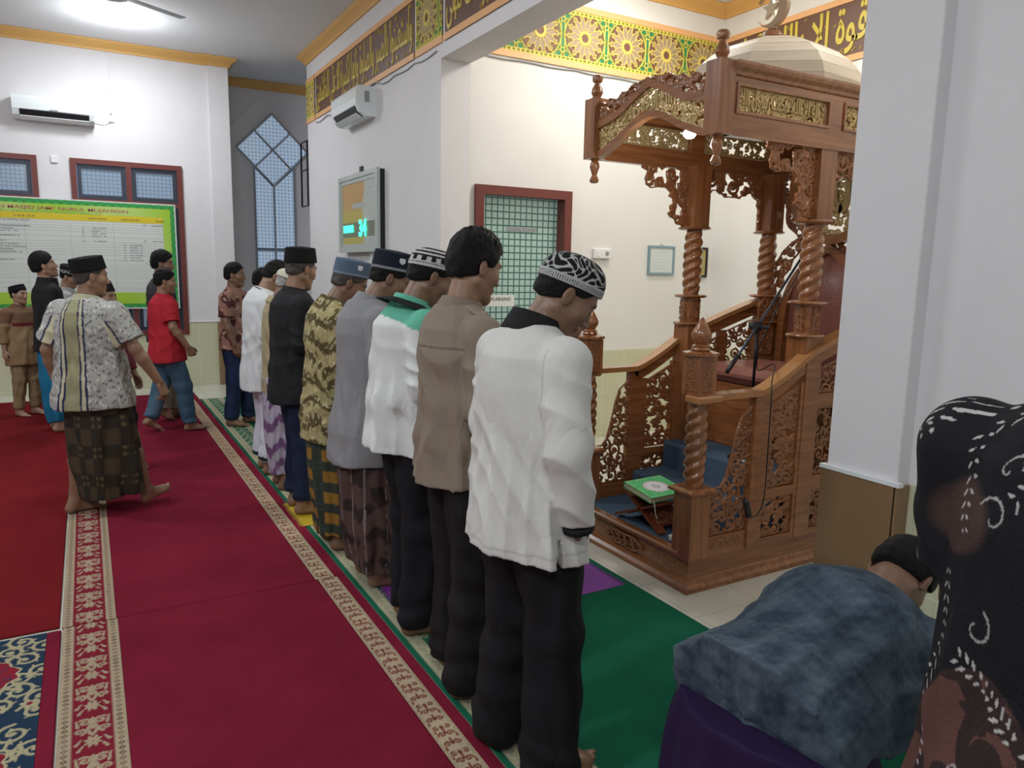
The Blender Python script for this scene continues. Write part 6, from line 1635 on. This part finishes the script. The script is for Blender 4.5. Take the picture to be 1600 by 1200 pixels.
# taupe uniform shirt, bare head
f2 = Fig(head=(4, 16, 0), neckf=6, arms=qiyam(0.98), feet=stand(0.12, 0.03))
def epaulet(fig, k):
    a = fig.up((-0.008, 0.070*k, 1.408)); b = fig.sh[k]+A_((0, 0.006*k, 0.060)); d = b-a; L = np.linalg.norm(d); d /= L; n = np.cross(d, A_((1, 0, 0))); n /= np.linalg.norm(n)
    if n[2] < 0: n = -n
    R = np.stack([d, A_((1, 0, 0)), n], 1)
    return lambda P: rbox(P, (a+b)/2+n*0.002, (L/2, 0.022, 0.007), 0.004, R)
person('bare headed man with black hair in taupe shirt with shoulder straps', f2, 1.18, 2.44, 1, 1.735, 'a', 0.0065, [
    ('shirt', shirt_sdf(f2, hem=0.79, width=1.0, depth=1.06, sleeve=0.98, sl_r=1.05, fold=0.0105, seed=4), lambda s, V: np.where(((np.abs(rest(s, V)[:, 2]-1.272) < 0.0035) & (rest(s, V)[:, 0] < 0) & (np.abs(rest(s, V)[:, 1]) < 0.17))[:, None], A_((0.13, 0.10, 0.078)), A_((0.235, 0.188, 0.146)))*np.ones((len(V), 1)), 'clothd'),
    ('collar', collar_sdf(f2, 0.064, 0.034, 0.006, flare=0.014), plain((0.215, 0.170, 0.130)), 'clothd', 0.004),
    ('shoulder_strap', epaulet(f2, -1), plain((0.24, 0.195, 0.155)), 'clothd', 0.003),
    ('shoulder_strap', epaulet(f2, 1), plain((0.24, 0.195, 0.155)), 'clothd', 0.003),
    ('trousers', trouser_sdf(f2, 0.03, 1.05, seed=5, flare=0.012), plain((0.012, 0.011, 0.012)), 'clothd', 0.008)], hairkw=dict(vol=0.016, spike=0.007, seed=2, line=[-0.062, -0.055, -0.030, 0.006, 0.010, 0.060, 0.075, 0.08]), hres=0.0042)
# white shirt with mint yoke
f3 = Fig(head=(-4, 30, 0), neckf=14, arms=qiyam(1.0), feet=stand(0.11, 0.02))
cp = cap(f3, 'peci', hgt=0.085, z0=0.034, tiltb=-18)
def yoke(s, V):
    q = rest(s, V); c = np.tile(A_((0.66, 0.68, 0.67)), (len(V), 1)); t = q[:, 2] > 1.335+0.03*np.cos(q[:, 1]*10)
    return np.where(t[:, None], A_((0.13, 0.46, 0.33)), c)
person('man in white shirt with mint green yoke and black and white knitted cap', f3, 1.19, 2.96, -1, 1.71, 'b', 0.0068, [
    ('shirt', shirt_sdf(f3, hem=0.80, width=1.0, depth=1.15, sleeve=0.98, sl_r=1.15, fold=0.0115, seed=7, flare=0.014, belly=-0.02), yoke, 'clothd'),
    ('collar', collar_sdf(f3, 0.066, 0.040, 0.006, flare=0.010), lambda s, V: np.where((((V-s.nb)@((s.npt-s.nb)/np.linalg.norm(s.npt-s.nb))) < 0.022)[:, None], A_((0.13, 0.46, 0.33)), A_((0.13, 0.46, 0.33)))*np.ones((len(V), 1)), 'clothd', 0.004, 'mint green collar'),
    ('lanyard', collar_sdf(f3, 0.0785, 0.005, 0.0045, z=0.020), plain((0.01, 0.012, 0.012)), 'clothd', 0.003, 'black lanyard'),
    ('trousers', trouser_sdf(f3, 0.04, 1.10, seed=8), plain((0.010, 0.011, 0.014)), 'clothd', 0.008),
    ('cap', cp, knit((0.012, 0.012, 0.013), (0.50, 0.50, 0.49), 'rings'), 'velvet', 0.003)])
# grey tunic, navy songkok
f4 = Fig(head=(-14, 30, 0), neckf=20, arms=qiyam(1.02), feet=stand(0.11))
cp = cap(f4, tiltb=-20)
def batik_brown(s, V):
    g = cell(V, 42, 1); c = mixv(A_((0.085, 0.052, 0.045)), A_((0.030, 0.020, 0.020)), (g-0.2)/0.3)
    return mixv(c, A_((0.22, 0.19, 0.18)), 1.0*((np.abs(np.mod(np.arctan2(V[:, 1], V[:, 0])*2.2, 1)-0.5) < 0.03)))
person('man in long plain grey tunic with navy cap bearing a small white emblem', f4, 1.20, 3.50, -1, 1.70, 'b', 0.007, [
    ('tunic', shirt_sdf(f4, hem=0.63, width=1.04, depth=1.20, sleeve=0.97, sl_r=1.1, fold=0.0065, seed=11, flare=0.024), plain((0.235, 0.235, 0.245)), 'clothd'),
    ('collar', collar_sdf(f4, 0.064, 0.034, 0.006), plain((0.24, 0.24, 0.25)), 'clothd', 0.004),
    ('sarong', sarong_sdf(f4, 0.10, 1.12, seed=12), batik_brown, 'cloth', 0.008, 'brown batik sarong'),
    ('cap', cp, knit((0.012, 0.016, 0.026), (0.22, 0.23, 0.26), 'band'), 'velvet', 0.003, 'navy cap with grey band'),
    ('emblem', emblem_sdf(f4, -72), plain((0.6, 0.6, 0.62)), 'clothd', 0.0025, 'white emblem')])
# olive batik, blue grey songkok
f5 = Fig(head=(-10, 30, 0), neckf=20, arms=qiyam(1.0), feet=stand(0.10))
cp = cap(f5, tiltb=-20)
def batik_olive(s, V):
    g = cell(V, 60, 2); h = cell(V, 150, 4); c = mixv(A_((0.36, 0.31, 0.15)), A_((0.095, 0.075, 0.030)), (g+0.1)/0.3); return mixv(c, A_((0.50, 0.46, 0.27)), (h-0.9)/0.2)
def checks(c0, c1, c2, fr=26, v=0.0):
    def f(s, V):
        th = np.arctan2(V[:, 1]-0.0, V[:, 0]); a = np.sin(th*7)+0.35*np.sin(th*21); b = np.sin(V[:, 2]*fr*2)+0.35*np.sin(V[:, 2]*fr*6)
        c = np.tile(A_(c0, float), (len(V), 1)); c = mixv(c, A_(c1, float), (a-0.1)/0.3*0.75); c = mixv(c, A_(c1, float), (b-0.1)/0.3*0.75)
        c = mixv(c, A_(c2, float), (a+b-1.6)/0.3); return c
    return f
person('man in olive and cream batik shirt with blue grey cap bearing a small emblem', f5, 1.17, 4.05, 0, 1.66, 'b', 0.0075, [
    ('shirt', shirt_sdf(f5, hem=0.64, width=0.99, depth=1.15, sleeve=0.97, sl_r=1.1, fold=0.0075, seed=14, flare=0.012), batik_olive, 'cloth', 0.006),
    ('collar', collar_sdf(f5, 0.064, 0.034, 0.006, flare=0.012), batik_olive, 'cloth', 0.004),
    ('sarong', sarong_sdf(f5, 0.09, 1.05, seed=15), checks((0.26, 0.14, 0.025), (0.035, 0.045, 0.035), (0.05, 0.08, 0.09)), 'cloth', 0.008, 'amber and green checked sarong'),
    ('cap', cp, knit((0.085, 0.125, 0.18), (0.17, 0.21, 0.27), 'band'), 'velvet', 0.0035, 'blue grey cap'),
    ('emblem', emblem_sdf(f5, -72), plain((0.6, 0.6, 0.62)), 'clothd', 0.003, 'white emblem')], hair='hairg')
# black shirt, black songkok
f6 = Fig(head=(22, 14, 0), neckf=6, arms=qiyam(1.02), feet=stand(0.10))
cp = cap(f6, hgt=0.092)
person('man in black shirt, navy trousers and plain black songkok cap in the row', f6, 1.14, 4.76, 0, 1.70, 'a', 0.0085, [
    ('shirt', shirt_sdf(f6, hem=0.72, width=1.10, depth=1.12, sleeve=0.97, sl_r=1.08, fold=0.006, seed=17), plain((0.014, 0.014, 0.016)), 'clothd'),
    ('collar', collar_sdf(f6, 0.064, 0.032, 0.006), plain((0.016, 0.016, 0.018)), 'clothd', 0.004),
    ('trousers', trouser_sdf(f6, 0.10, 1.08, seed=18), plain((0.014, 0.022, 0.050)), 'clothd', 0.009),
    ('cap', cp, knit((0.008, 0.008, 0.008), (0, 0, 0), 'none'), 'velvet', 0.004)], hair='hairg', hairkw=dict(vol=0.005))
# elder with white cap
f7 = Fig(head=(-14, 30, 0), neckf=8, arms=qiyam(1.02), feet=stand(0.10))
cp = cap(f7, 'peci', hgt=0.07, z0=0.035, tiltb=-10)
def batik_purple(s, V):
    g = cell(V, 40, 5); return mixv(A_((0.40, 0.37, 0.45)), A_((0.16, 0.08, 0.18)), (g-0.15)/0.3)
person('white haired elder in beige shirt and cream cap standing in the row', f7, 1.16, 5.33, 0, 1.60, 'b', 0.0095, [
    ('shirt', shirt_sdf(f7, hem=0.72, width=0.80, depth=0.85, sleeve=0.97, seed=20), plain((0.36, 0.30, 0.18)), 'clothd'),
    ('collar', collar_sdf(f7, 0.064, 0.032, 0.006), plain((0.38, 0.32, 0.20)), 'clothd', 0.005),
    ('sarong', sarong_sdf(f7, 0.12, 0.85, seed=21), batik_purple, 'cloth', 0.009, 'white and purple batik sarong'),
    ('cap', cp, plain((0.55, 0.54, 0.44)), 'velvet', 0.004)], hair='hairw', hairkw=dict(vol=0.005))
# white tunic
f8 = Fig(head=(-4, 38, 0), neckf=8, arms=qiyam(1.0), feet=stand(0.11))
def tuniccollar(s, V):
    h = (V-s.nb)@((s.npt-s.nb)/np.linalg.norm(s.npt-s.nb)); return np.where(((h > 0.018) & (h < 0.026))[:, None], A_((0.02, 0.02, 0.02)), A_((0.64, 0.65, 0.65)))*np.ones((len(V), 1))
def hemblack(s, V): return np.where((V[:, 2] < 0.155)[:, None] & (V[:, 2] > 0.125)[:, None], A_((0.012, 0.012, 0.015)), A_((0.58, 0.59, 0.66)))
person('man in long white tunic and white trousers with a black hem band', f8, 1.15, 5.80, 0, 1.66, 'a', 0.0095, [
    ('tunic', shirt_sdf(f8, hem=0.66, width=1.05, depth=1.10, sleeve=0.97, seed=23, flare=0.01), plain((0.62, 0.64, 0.65)), 'clothd'),
    ('collar', collar_sdf(f8, 0.064, 0.032, 0.006), tuniccollar, 'clothd', 0.005, 'white collar with black line'),
    ('trousers', trouser_sdf(f8, 0.115, 1.12, seed=24, flare=0.02), hemblack, 'clothd', 0.009)])
# someone behind the white tunic with a raised hand
f9 = Fig(head=(0, 10, 0), arms={1: dict(el=(0.02, 0.28, 1.12), wr=(0.06, 0.27, 1.36), dir=(0.1, 0.25, 1), palm=(1, -0.1, 0), curl=8), -1: dict(el=(0.02, -0.26, 1.12), wr=(0.10, -0.20, 1.36), dir=(0.0, 0, 1), palm=(1, 0, 0), curl=10)}, feet=stand(0.10))
person('boy in dark sleeves raising an open hand behind the white tunic', f9, 1.36, 6.95, 0, 1.56, 'a', 0.012, [
    ('shirt', shirt_sdf(f9, hem=0.75, sleeve=0.98, seed=26), plain((0.02, 0.02, 0.022)), 'clothd'), ('trousers', trouser_sdf(f9, 0.05, 1.0, seed=27), plain((0.02, 0.02, 0.03)), 'clothd', 0.012)])
# the one leading, in white, ahead of the row
f10 = Fig(head=(0, 48, 0), neckf=12, arms=qiyam(1.0), feet=stand(0.10))
person('man in white robe standing ahead of the row beside the pulpit, half hidden', f10, 1.98, 3.08, 0, 1.50, 'a', 0.0095, [
    ('robe', shirt_sdf(f10, hem=0.25, width=1.0, depth=1.0, sleeve=0.97, seed=28, flare=0.01), plain((0.60, 0.64, 0.72)), 'clothd'),
    ('trousers', trouser_sdf(f10, 0.06, 1.0, seed=29), plain((0.55, 0.58, 0.62)), 'clothd', 0.012)])
# ---------------------------------------------------------------- people walking and waiting behind
def walk(fw=0.16, lift=0.05, lead=1, sep=0.085):
    return {lead: dict(pos=(fw, sep*lead), yaw=6*lead), -lead: dict(pos=(-fw, -sep*lead), yaw=-6*lead, lift=lift, pitch=28)}
# old man in striped batik shirt and sarong, walking
g1 = Fig(head=(-38, 4, 0), neckf=8, arms={-1: dict(el=(0.02, -0.300, 1.10), wr=(0.12, -0.385, 0.875), dir=(0.25, -0.25, -0.9), palm=(0, 1, 0), curl=30), 1: dict(el=(-0.06, 0.255, 1.08), wr=(0.03, 0.27, 0.83), dir=(0.2, -0.1, -1), palm=(0, -1, 0), curl=35)},
         feet={1: dict(pos=(-0.02, 0.17), yaw=-30), -1: dict(pos=(0.20, -0.20), yaw=-20, lift=0.03, pitch=-18)})
cp = cap(g1, hgt=0.085, z0=0.034)
def striped(s, V):
    q = rest(s, V); th = np.arctan2(q[:, 1], -(q[:, 0]+0.012)); u = th*0.18; base = A_((0.37, 0.37, 0.35)); g = cell(V*A_((1, 1, 1)), 170, 3)
    c = mixv(np.tile(base, (len(V), 1)), A_((0.11, 0.11, 0.12)), (g-0.75)/0.25); c = mixv(c, A_((0.55, 0.54, 0.48)), (cell(V, 90, 7)-0.9)/0.2)
    cr = A_((0.50, 0.47, 0.33)); ol = A_((0.30, 0.29, 0.17)); nv = A_((0.018, 0.025, 0.07))
    v = u+0.004
    for a, b, col in ((-0.052, 0.052, ol), (0.060, 0.082, cr), (-0.082, -0.060, cr), (0.050, 0.061, nv), (-0.061, -0.050, nv), (0.082, 0.094, nv), (-0.094, -0.082, nv)):
        t = (v > a) & (v < b) & (q[:, 2] < 1.41); c = np.where(t[:, None], col, c)
    arm = np.abs(q[:, 1]) > 0.19
    k = np.sign(q[:, 1]); 
    for kk in (1, -1):
        A = s.arms[kk]; ax = A['el']-s.sh[kk]; ax /= np.linalg.norm(ax); r = (V-s.sh[kk]); w = r-(r@ax)[:, None]*ax; ang = np.arctan2(w[:, 0], w[:, 1]*kk)
        m = ((r@ax) > 0.03) & (np.linalg.norm(w, axis=1) < 0.1) & (np.sign(q[:, 1]) == kk)
        c = np.where((m & (np.abs(ang+2.0) < 0.30))[:, None], cr, c); c = np.where((m & (np.abs(np.abs(ang+2.0)-0.36) < 0.07))[:, None], nv, c)
    return c
person('old man in striped batik shirt, checked sarong and black songkok cap walking away', g1, 0.00, 5.24, 52, 1.62, 'a', 0.008, [
    ('shirt', shirt_sdf(g1, hem=0.72, width=1.16, depth=1.2, sleeve=0.40, sl_r=1.3, fold=0.007, seed=31, flare=0.02), striped, 'cloth', 0.0065),
    ('collar', collar_sdf(g1, 0.068, 0.034, 0.006, flare=0.014), plain((0.36, 0.35, 0.24)), 'clothd', 0.005),
    ('sarong', sarong_sdf(g1, 0.13, 0.98, tight=0.03, seed=33, fold=0.012), checks((0.075, 0.055, 0.035), (0.035, 0.030, 0.022), (0.15, 0.13, 0.06), 16), 'cloth', 0.009, 'dark brown checked sarong'),
    ('cap', cp, knit((0.008, 0.008, 0.009), (0, 0, 0), 'none'), 'velvet', 0.004)], hair='hairg', hairkw=dict(vol=0.004))
# boy in red shirt
g2 = Fig(head=(-15, 6, 0), arms={-1: dict(el=(0.00, -0.235, 1.10), wr=(0.13, -0.255, 0.90), dir=(0.45, 0.1, -0.85), palm=(0.1, 1, 0), curl=38), 1: dict(el=(-0.05, 0.22, 1.10), wr=(0.10, 0.22, 0.92), show=False)}, feet=walk(0.17, 0.055, -1))
person('boy in red shirt and faded jeans walking before the window', g2, 0.62, 7.6, 12, 1.53, 'a', 0.010, [
    ('shirt', shirt_sdf(g2, hem=0.74, width=1.06, depth=1.1, sleeve=0.38, sl_r=1.2, fold=0.006, seed=35, flare=0.01), plain((0.42, 0.022, 0.035)), 'clothd'),
    ('collar', collar_sdf(g2, 0.064, 0.030, 0.006), plain((0.38, 0.02, 0.03)), 'clothd', 0.005),
    ('jeans', trouser_sdf(g2, 0.09, 1.03, seed=36), lambda s, V: mixv(A_((0.060, 0.125, 0.20)), A_((0.16, 0.24, 0.31)), wob(V, 2.5, 3)*0.8), 'cloth')], hairkw=dict(vol=0.018, seed=5))
g3 = Fig(head=(-20, 4, 0), arms={1: dict(show=False), -1: dict(show=False)}, feet=walk(0.08, 0.055, 1))
person('taller boy in dark shirt and beige trousers behind the boy in red', g3, 0.66, 8.22, 8, 1.70, 'b', 0.012, [
    ('shirt', shirt_sdf(g3, hem=0.78, sleeve=0.45, seed=38), plain((0.045, 0.042, 0.045)), 'clothd'), ('trousers', trouser_sdf(g3, 0.09, 1.0, seed=39), plain((0.34, 0.31, 0.26)), 'clothd')], hairkw=dict(vol=0.018, spike=0.006, seed=6))
# boy in brown batik
g4 = Fig(head=(12, 2, 0), arms={-1: dict(el=(0.0, -0.215, 1.09), wr=(0.08, -0.22, 0.86), dir=(0.2, 0.1, -1), curl=20), 1: dict(el=(-0.03, 0.24, 1.09), wr=(0.08, 0.24, 0.86))}, feet={1: dict(pos=(0.06, 0.10), yaw=10), -1: dict(pos=(-0.04, -0.09), yaw=-5)})
def batik_red(s, V):
    g = cell(V, 36, 3); c = mixv(A_((0.30, 0.155, 0.115)), A_((0.085, 0.030, 0.030)), (g-0.3)/0.25); return mixv(c, A_((0.45, 0.30, 0.24)), (cell(V, 55, 8)-1.0)/0.2)
person('boy in brown flowered batik shirt and navy jeans facing the row', g4, 1.25, 7.66, -32, 1.60, 'b', 0.010, [
    ('shirt', shirt_sdf(g4, hem=0.80, width=0.98, depth=1.0, sleeve=0.40, sl_r=1.15, seed=41), batik_red, 'cloth', 0.008),
    ('collar', collar_sdf(g4, 0.064, 0.034, 0.006, flare=0.014), batik_red, 'cloth', 0.005),
    ('jeans', trouser_sdf(g4, 0.07, 1.02, seed=42), plain((0.018, 0.030, 0.075)), 'cloth')], hairkw=dict(vol=0.014, seed=7))
# boy in black, blue sarong
g5 = Fig(head=(0, -14, 0), arms={1: dict(show=False), -1: dict(show=False)}, feet=stand(0.09))
person('boy with bowl cut hair in black shirt and blue sarong raising his chin', g5, -0.30, 8.08, 8, 1.66, 'c', 0.011, [
    ('shirt', shirt_sdf(g5, hem=0.76, sleeve=0.95, seed=44), plain((0.014, 0.013, 0.015)), 'clothd'), ('collar', collar_sdf(g5, 0.070, 0.050, 0.010), plain((0.014, 0.013, 0.015)), 'clothd', 0.006),
    ('sarong', sarong_sdf(g5, 0.11, 0.9, seed=45), plain((0.015, 0.16, 0.30)), 'clothd')], hairkw=dict(vol=0.020, seed=8, line=[-0.045, -0.045, -0.020, 0.010, 0.020, 0.045, 0.062, 0.066]))
# child with black and grey cap, mostly hidden
g6 = Fig(head=(-20, 24, 12), arms={1: dict(show=False), -1: dict(show=False)}, feet=stand(0.09))
cp = cap(g6, hgt=0.075)
person('boy in pale shirt and black cap with grey patterned band behind the old man', g6, -0.176, 8.85, 0, 1.57, 'c', 0.012, [
    ('shirt', shirt_sdf(g6, hem=0.74, sleeve=0.9, seed=47), plain((0.42, 0.43, 0.42)), 'clothd'), ('trousers', trouser_sdf(g6, 0.08, 0.95, seed=48), plain((0.05, 0.05, 0.06)), 'clothd'),
    ('cap', cp, knit((0.010, 0.010, 0.012), (0.28, 0.29, 0.29), 'greyband'), 'velvet', 0.004)])
# small boy in maroon with tall cap
g7 = Fig(head=(0, -4, 0), arms={1: dict(show=False), -1: dict(show=False)}, feet={1: dict(pos=(0.10, 0.08), yaw=0), -1: dict(pos=(-0.12, -0.08), yaw=0, lift=0.065, pitch=30)})
cp = cap(g7, hgt=0.095, z0=0.04)
person('small boy in maroon shirt, black trousers and tall black cap behind the old man', g7, 0.12, 6.35, -38, 1.42, 'b', 0.012, [
    ('shirt', shirt_sdf(g7, hem=0.80, width=0.95, sleeve=0.9, seed=50), plain((0.12, 0.020, 0.035)), 'clothd'), ('trousers', trouser_sdf(g7, 0.06, 1.0, seed=51), plain((0.012, 0.012, 0.014)), 'clothd'),
    ('cap', cp, knit((0.008, 0.008, 0.009), (0, 0, 0), 'none'), 'velvet', 0.004)])
# boy in tan tunic at far left
g8 = Fig(head=(12, 0, 0), arms={-1: dict(el=(-0.03, -0.225, 1.08), wr=(-0.01, -0.235, 0.86)), 1: dict(el=(0.0, 0.22, 1.10), wr=(0.12, 0.12, 0.95), dir=(0.6, -.6, -.2))}, feet=stand(0.09, 0.03))
cp = cap(g8, hgt=0.075)
def tan_tunic(s, V):
    q = rest(s, V); c = np.tile(A_((0.27, 0.18, 0.095)), (len(V), 1)); c = np.where((q[:, 2] > 1.20)[:, None], A_((0.17, 0.095, 0.055)), c)
    return np.where(((q[:, 2] > 1.155) & (q[:, 2] < 1.205) & (q[:, 0] > 0) & (np.abs(q[:, 1]) < 0.16))[:, None], A_((0.13, 0.015, 0.020)), c)
person('small boy in tan tunic with maroon chest band at the far left', g8, -0.60, 9.02, -48, 1.34, 'c', 0.011, [
    ('tunic', shirt_sdf(g8, hem=0.66, width=1.0, depth=1.05, sleeve=0.82, sl_r=1.15, seed=53), tan_tunic, 'clothd'), ('collar', collar_sdf(g8, 0.064, 0.034, 0.006), plain((0.13, 0.06, 0.04)), 'clothd', 0.005),
    ('trousers', trouser_sdf(g8, 0.10, 0.95, seed=54), plain((0.26, 0.18, 0.10)), 'clothd'),
    ('cap', cp, knit((0.010, 0.010, 0.012), (0, 0, 0), 'none'), 'velvet', 0.004)])
# ---------------------------------------------------------------- the two close to the camera
h1 = Fig(head=(0, 78, 0), bend=79, neckf=0, hipz=0.65, arms={k: dict(el=(0.50, 0.225*k, 0.44), wr=(0.56, 0.15*k, 0.24), dir=(0.1, -0.1*k, -1), palm=(-1, 0, 0), curl=20) for k in (1, -1)},
         feet={1: dict(pos=(0.10, 0.13), yaw=8, knee=(0.24, 0.14, 0.42)), -1: dict(pos=(0.06, -0.13), yaw=-8, knee=(0.2, -0.14, 0.42))})
_sh = shirt_sdf(h1, hem=0.80, width=1.12, depth=1.22, sleeve=0.92, sl_r=1.22, fold=0.008, seed=61, flare=0.012, back=0.05)
def denim_f(P):
    d = _sh(P)
    q = P-h1.hip
    # loose cloth hanging from the belly and sides under its own weight
    zt = 0.02-0.10*np.clip((q[:, 0]-0.30)/0.3, 0, 1)
    prof = np.interp(q[:, 0], [-0.10, 0.02, 0.10, 0.22, 0.36, 0.44], [0.02, -0.02, -0.07, -0.14, -0.11, -0.04])
    wy = np.interp(q[:, 0], [-0.1, 0.1, 0.3, 0.5], [0.18, 0.215, 0.215, 0.19])
    h = np.maximum(np.maximum(np.abs(q[:, 1])-wy+0.012*np.sin(q[:, 0]*40+2*wob(P, 3, 4)), np.maximum(prof-q[:, 2], q[:, 2]-0.04)), np.maximum(-q[:, 0]-0.06, q[:, 0]-0.44))
    h = h+0.008*wob(P, 4, 6)
    return smin(d, h*0.8, 0.06)
def denim_c(s, V):
    n = wob(V, 9, 2, 8)+0.7*wob(V, 24, 5, 8)+0.5*wob(V, 55, 7, 8); c = mixv(A_((0.030, 0.045, 0.068)), A_((0.105, 0.140, 0.175)), 0.45+0.42*n)
    return mixv(c, A_((0.16, 0.19, 0.21)), (wob(V*A_((1, 1, 2)), 70, 9, 8)-0.9)*0.8)
person('person in washed denim shirt and dark purple sarong bending low beside the pillar', h1, 1.33, 1.08, 7, 1.58, 'b', 0.008, [
    ('shirt', denim_f, denim_c, 'cloth', 0.006, 'washed denim shirt'),
    ('sarong', sarong_sdf(h1, 0.10, 1.28, seed=62, tight=-0.05, fold=0.008, top=-0.03), plain((0.018, 0.008, 0.043)), 'clothd', 0.009, 'dark purple sarong')], hairkw=dict(vol=0.016, seed=11))
h2 = Fig(head=(0, 25, 0), neckf=6, chest=1.12, arms={k: dict(el=(0.03, 0.190*k, 1.09), wr=(0.15, 0.08*k, 1.0), dir=(0.3, -0.95*k, 0), palm=(-1, 0, 0), curl=15) for k in (1, -1)}, feet=stand(0.12))
def leafline(pts, n, l, w):
    S = []; P = np.array(pts, float); T = np.linspace(0, len(P)-1, n)
    for i, t in enumerate(T):
        j = min(int(t), len(P)-2); a = P[j]+(P[j+1]-P[j])*(t-j); d = P[j+1]-P[j]; d /= np.linalg.norm(d); m = A_((-d[1], d[0]))
        for sg in (1, -1):
            b0 = a+m*sg*0.004; b1 = b0+(d*0.6+m*sg*0.8)*l*(0.7+0.3*math.sin(i)); S.append((*b0, *((b0+b1)/2), w*0.5, w)); S.append((*((b0+b1)/2), *b1, w, w*0.3))
    return S
_L = []
for i in range(5):
    u0 = -0.42+i*0.21
    _L += leafline([(u0, 1.42), (u0+0.03, 1.36), (u0-0.01, 1.30), (u0-0.03, 1.24)], 12, 0.014, 0.0026)+leafline([(u0+0.09, 1.40), (u0+0.06, 1.35), (u0+0.10, 1.30)], 9, 0.013, 0.0024)
    _L += leafline([(u0+0.02, 1.17), (u0+0.0, 1.08), (u0+0.03, 0.98), (u0+0.0, 0.90)], 17, 0.014, 0.0024)+leafline([(u0+0.05, 1.02), (u0+0.10, 1.06), (u0+0.15, 1.08)], 10, 0.014, 0.0026)
    _L += leafline([(u0+0.06, 0.80), (u0+0.09, 0.74), (u0+0.15, 0.70)], 9, 0.012, 0.0024)
_C = []
for i in range(6):
    u0 = -0.44+i*0.19
    for (z, r, a, sg) in ((1.27, 0.028, 0.4, 1), (1.33, 0.022, 3.0, -1), (1.13, 0.026, 2.0, 1), (0.93, 0.035, 5.0, -1), (0.78, 0.03, 1, 1)): _C += spiral(u0, z, r, a, sg, 0.85, 0.0014, 22)
_D = scrolls(1.4, 1.6, 77, 0.10, 0.016)
def batik_dark(s, V):
    q = rest(s, V); th = np.arctan2(q[:, 1], -(q[:, 0]+0.01)); u = th*0.20; z = q[:, 2]
    a = wob(np.stack([u, z, 0*z], 1), 3.2, 4, 8); low = np.clip((1.0+0.08*np.sin(u*14)-z)/0.01, 0, 1)
    c = mixv(np.tile(A_((0.008, 0.008, 0.011)), (len(V), 1)), A_((0.060, 0.036, 0.030)), (a-0.50)/0.12)
    c = mixv(c, A_((0.105, 0.048, 0.040)), low)
    dd = seg_field(u+0.7, z, _D); c = np.where(((dd < 0) & (low > 0.5))[:, None], A_((0.030, 0.018, 0.018)), c)
    c = np.where((seg_field(u, z, _C) < 0)[:, None], A_((0.34, 0.33, 0.32)), c)
    return np.where((seg_field(u, z, _L) < 0)[:, None], A_((0.42, 0.41, 0.40)), c)
person('person in black and maroon batik shirt with white leaf sprays at the right edge', h2, 1.08, 0.365, 0, 1.72, 'b', 0.010, [
    ('shirt', shirt_sdf(h2, hem=0.55, width=1.06, depth=1.12, sleeve=0.38, sl_r=1.08, fold=0.006, seed=64, flare=0.02), batik_dark, 'cloth', 0.0045, 'black and maroon batik shirt', True),
    ('trousers', trouser_sdf(h2, 0.05, 1.0, seed=65), plain((0.015, 0.013, 0.014)), 'clothd', 0.012)], hairkw=dict(vol=0.014, seed=12))
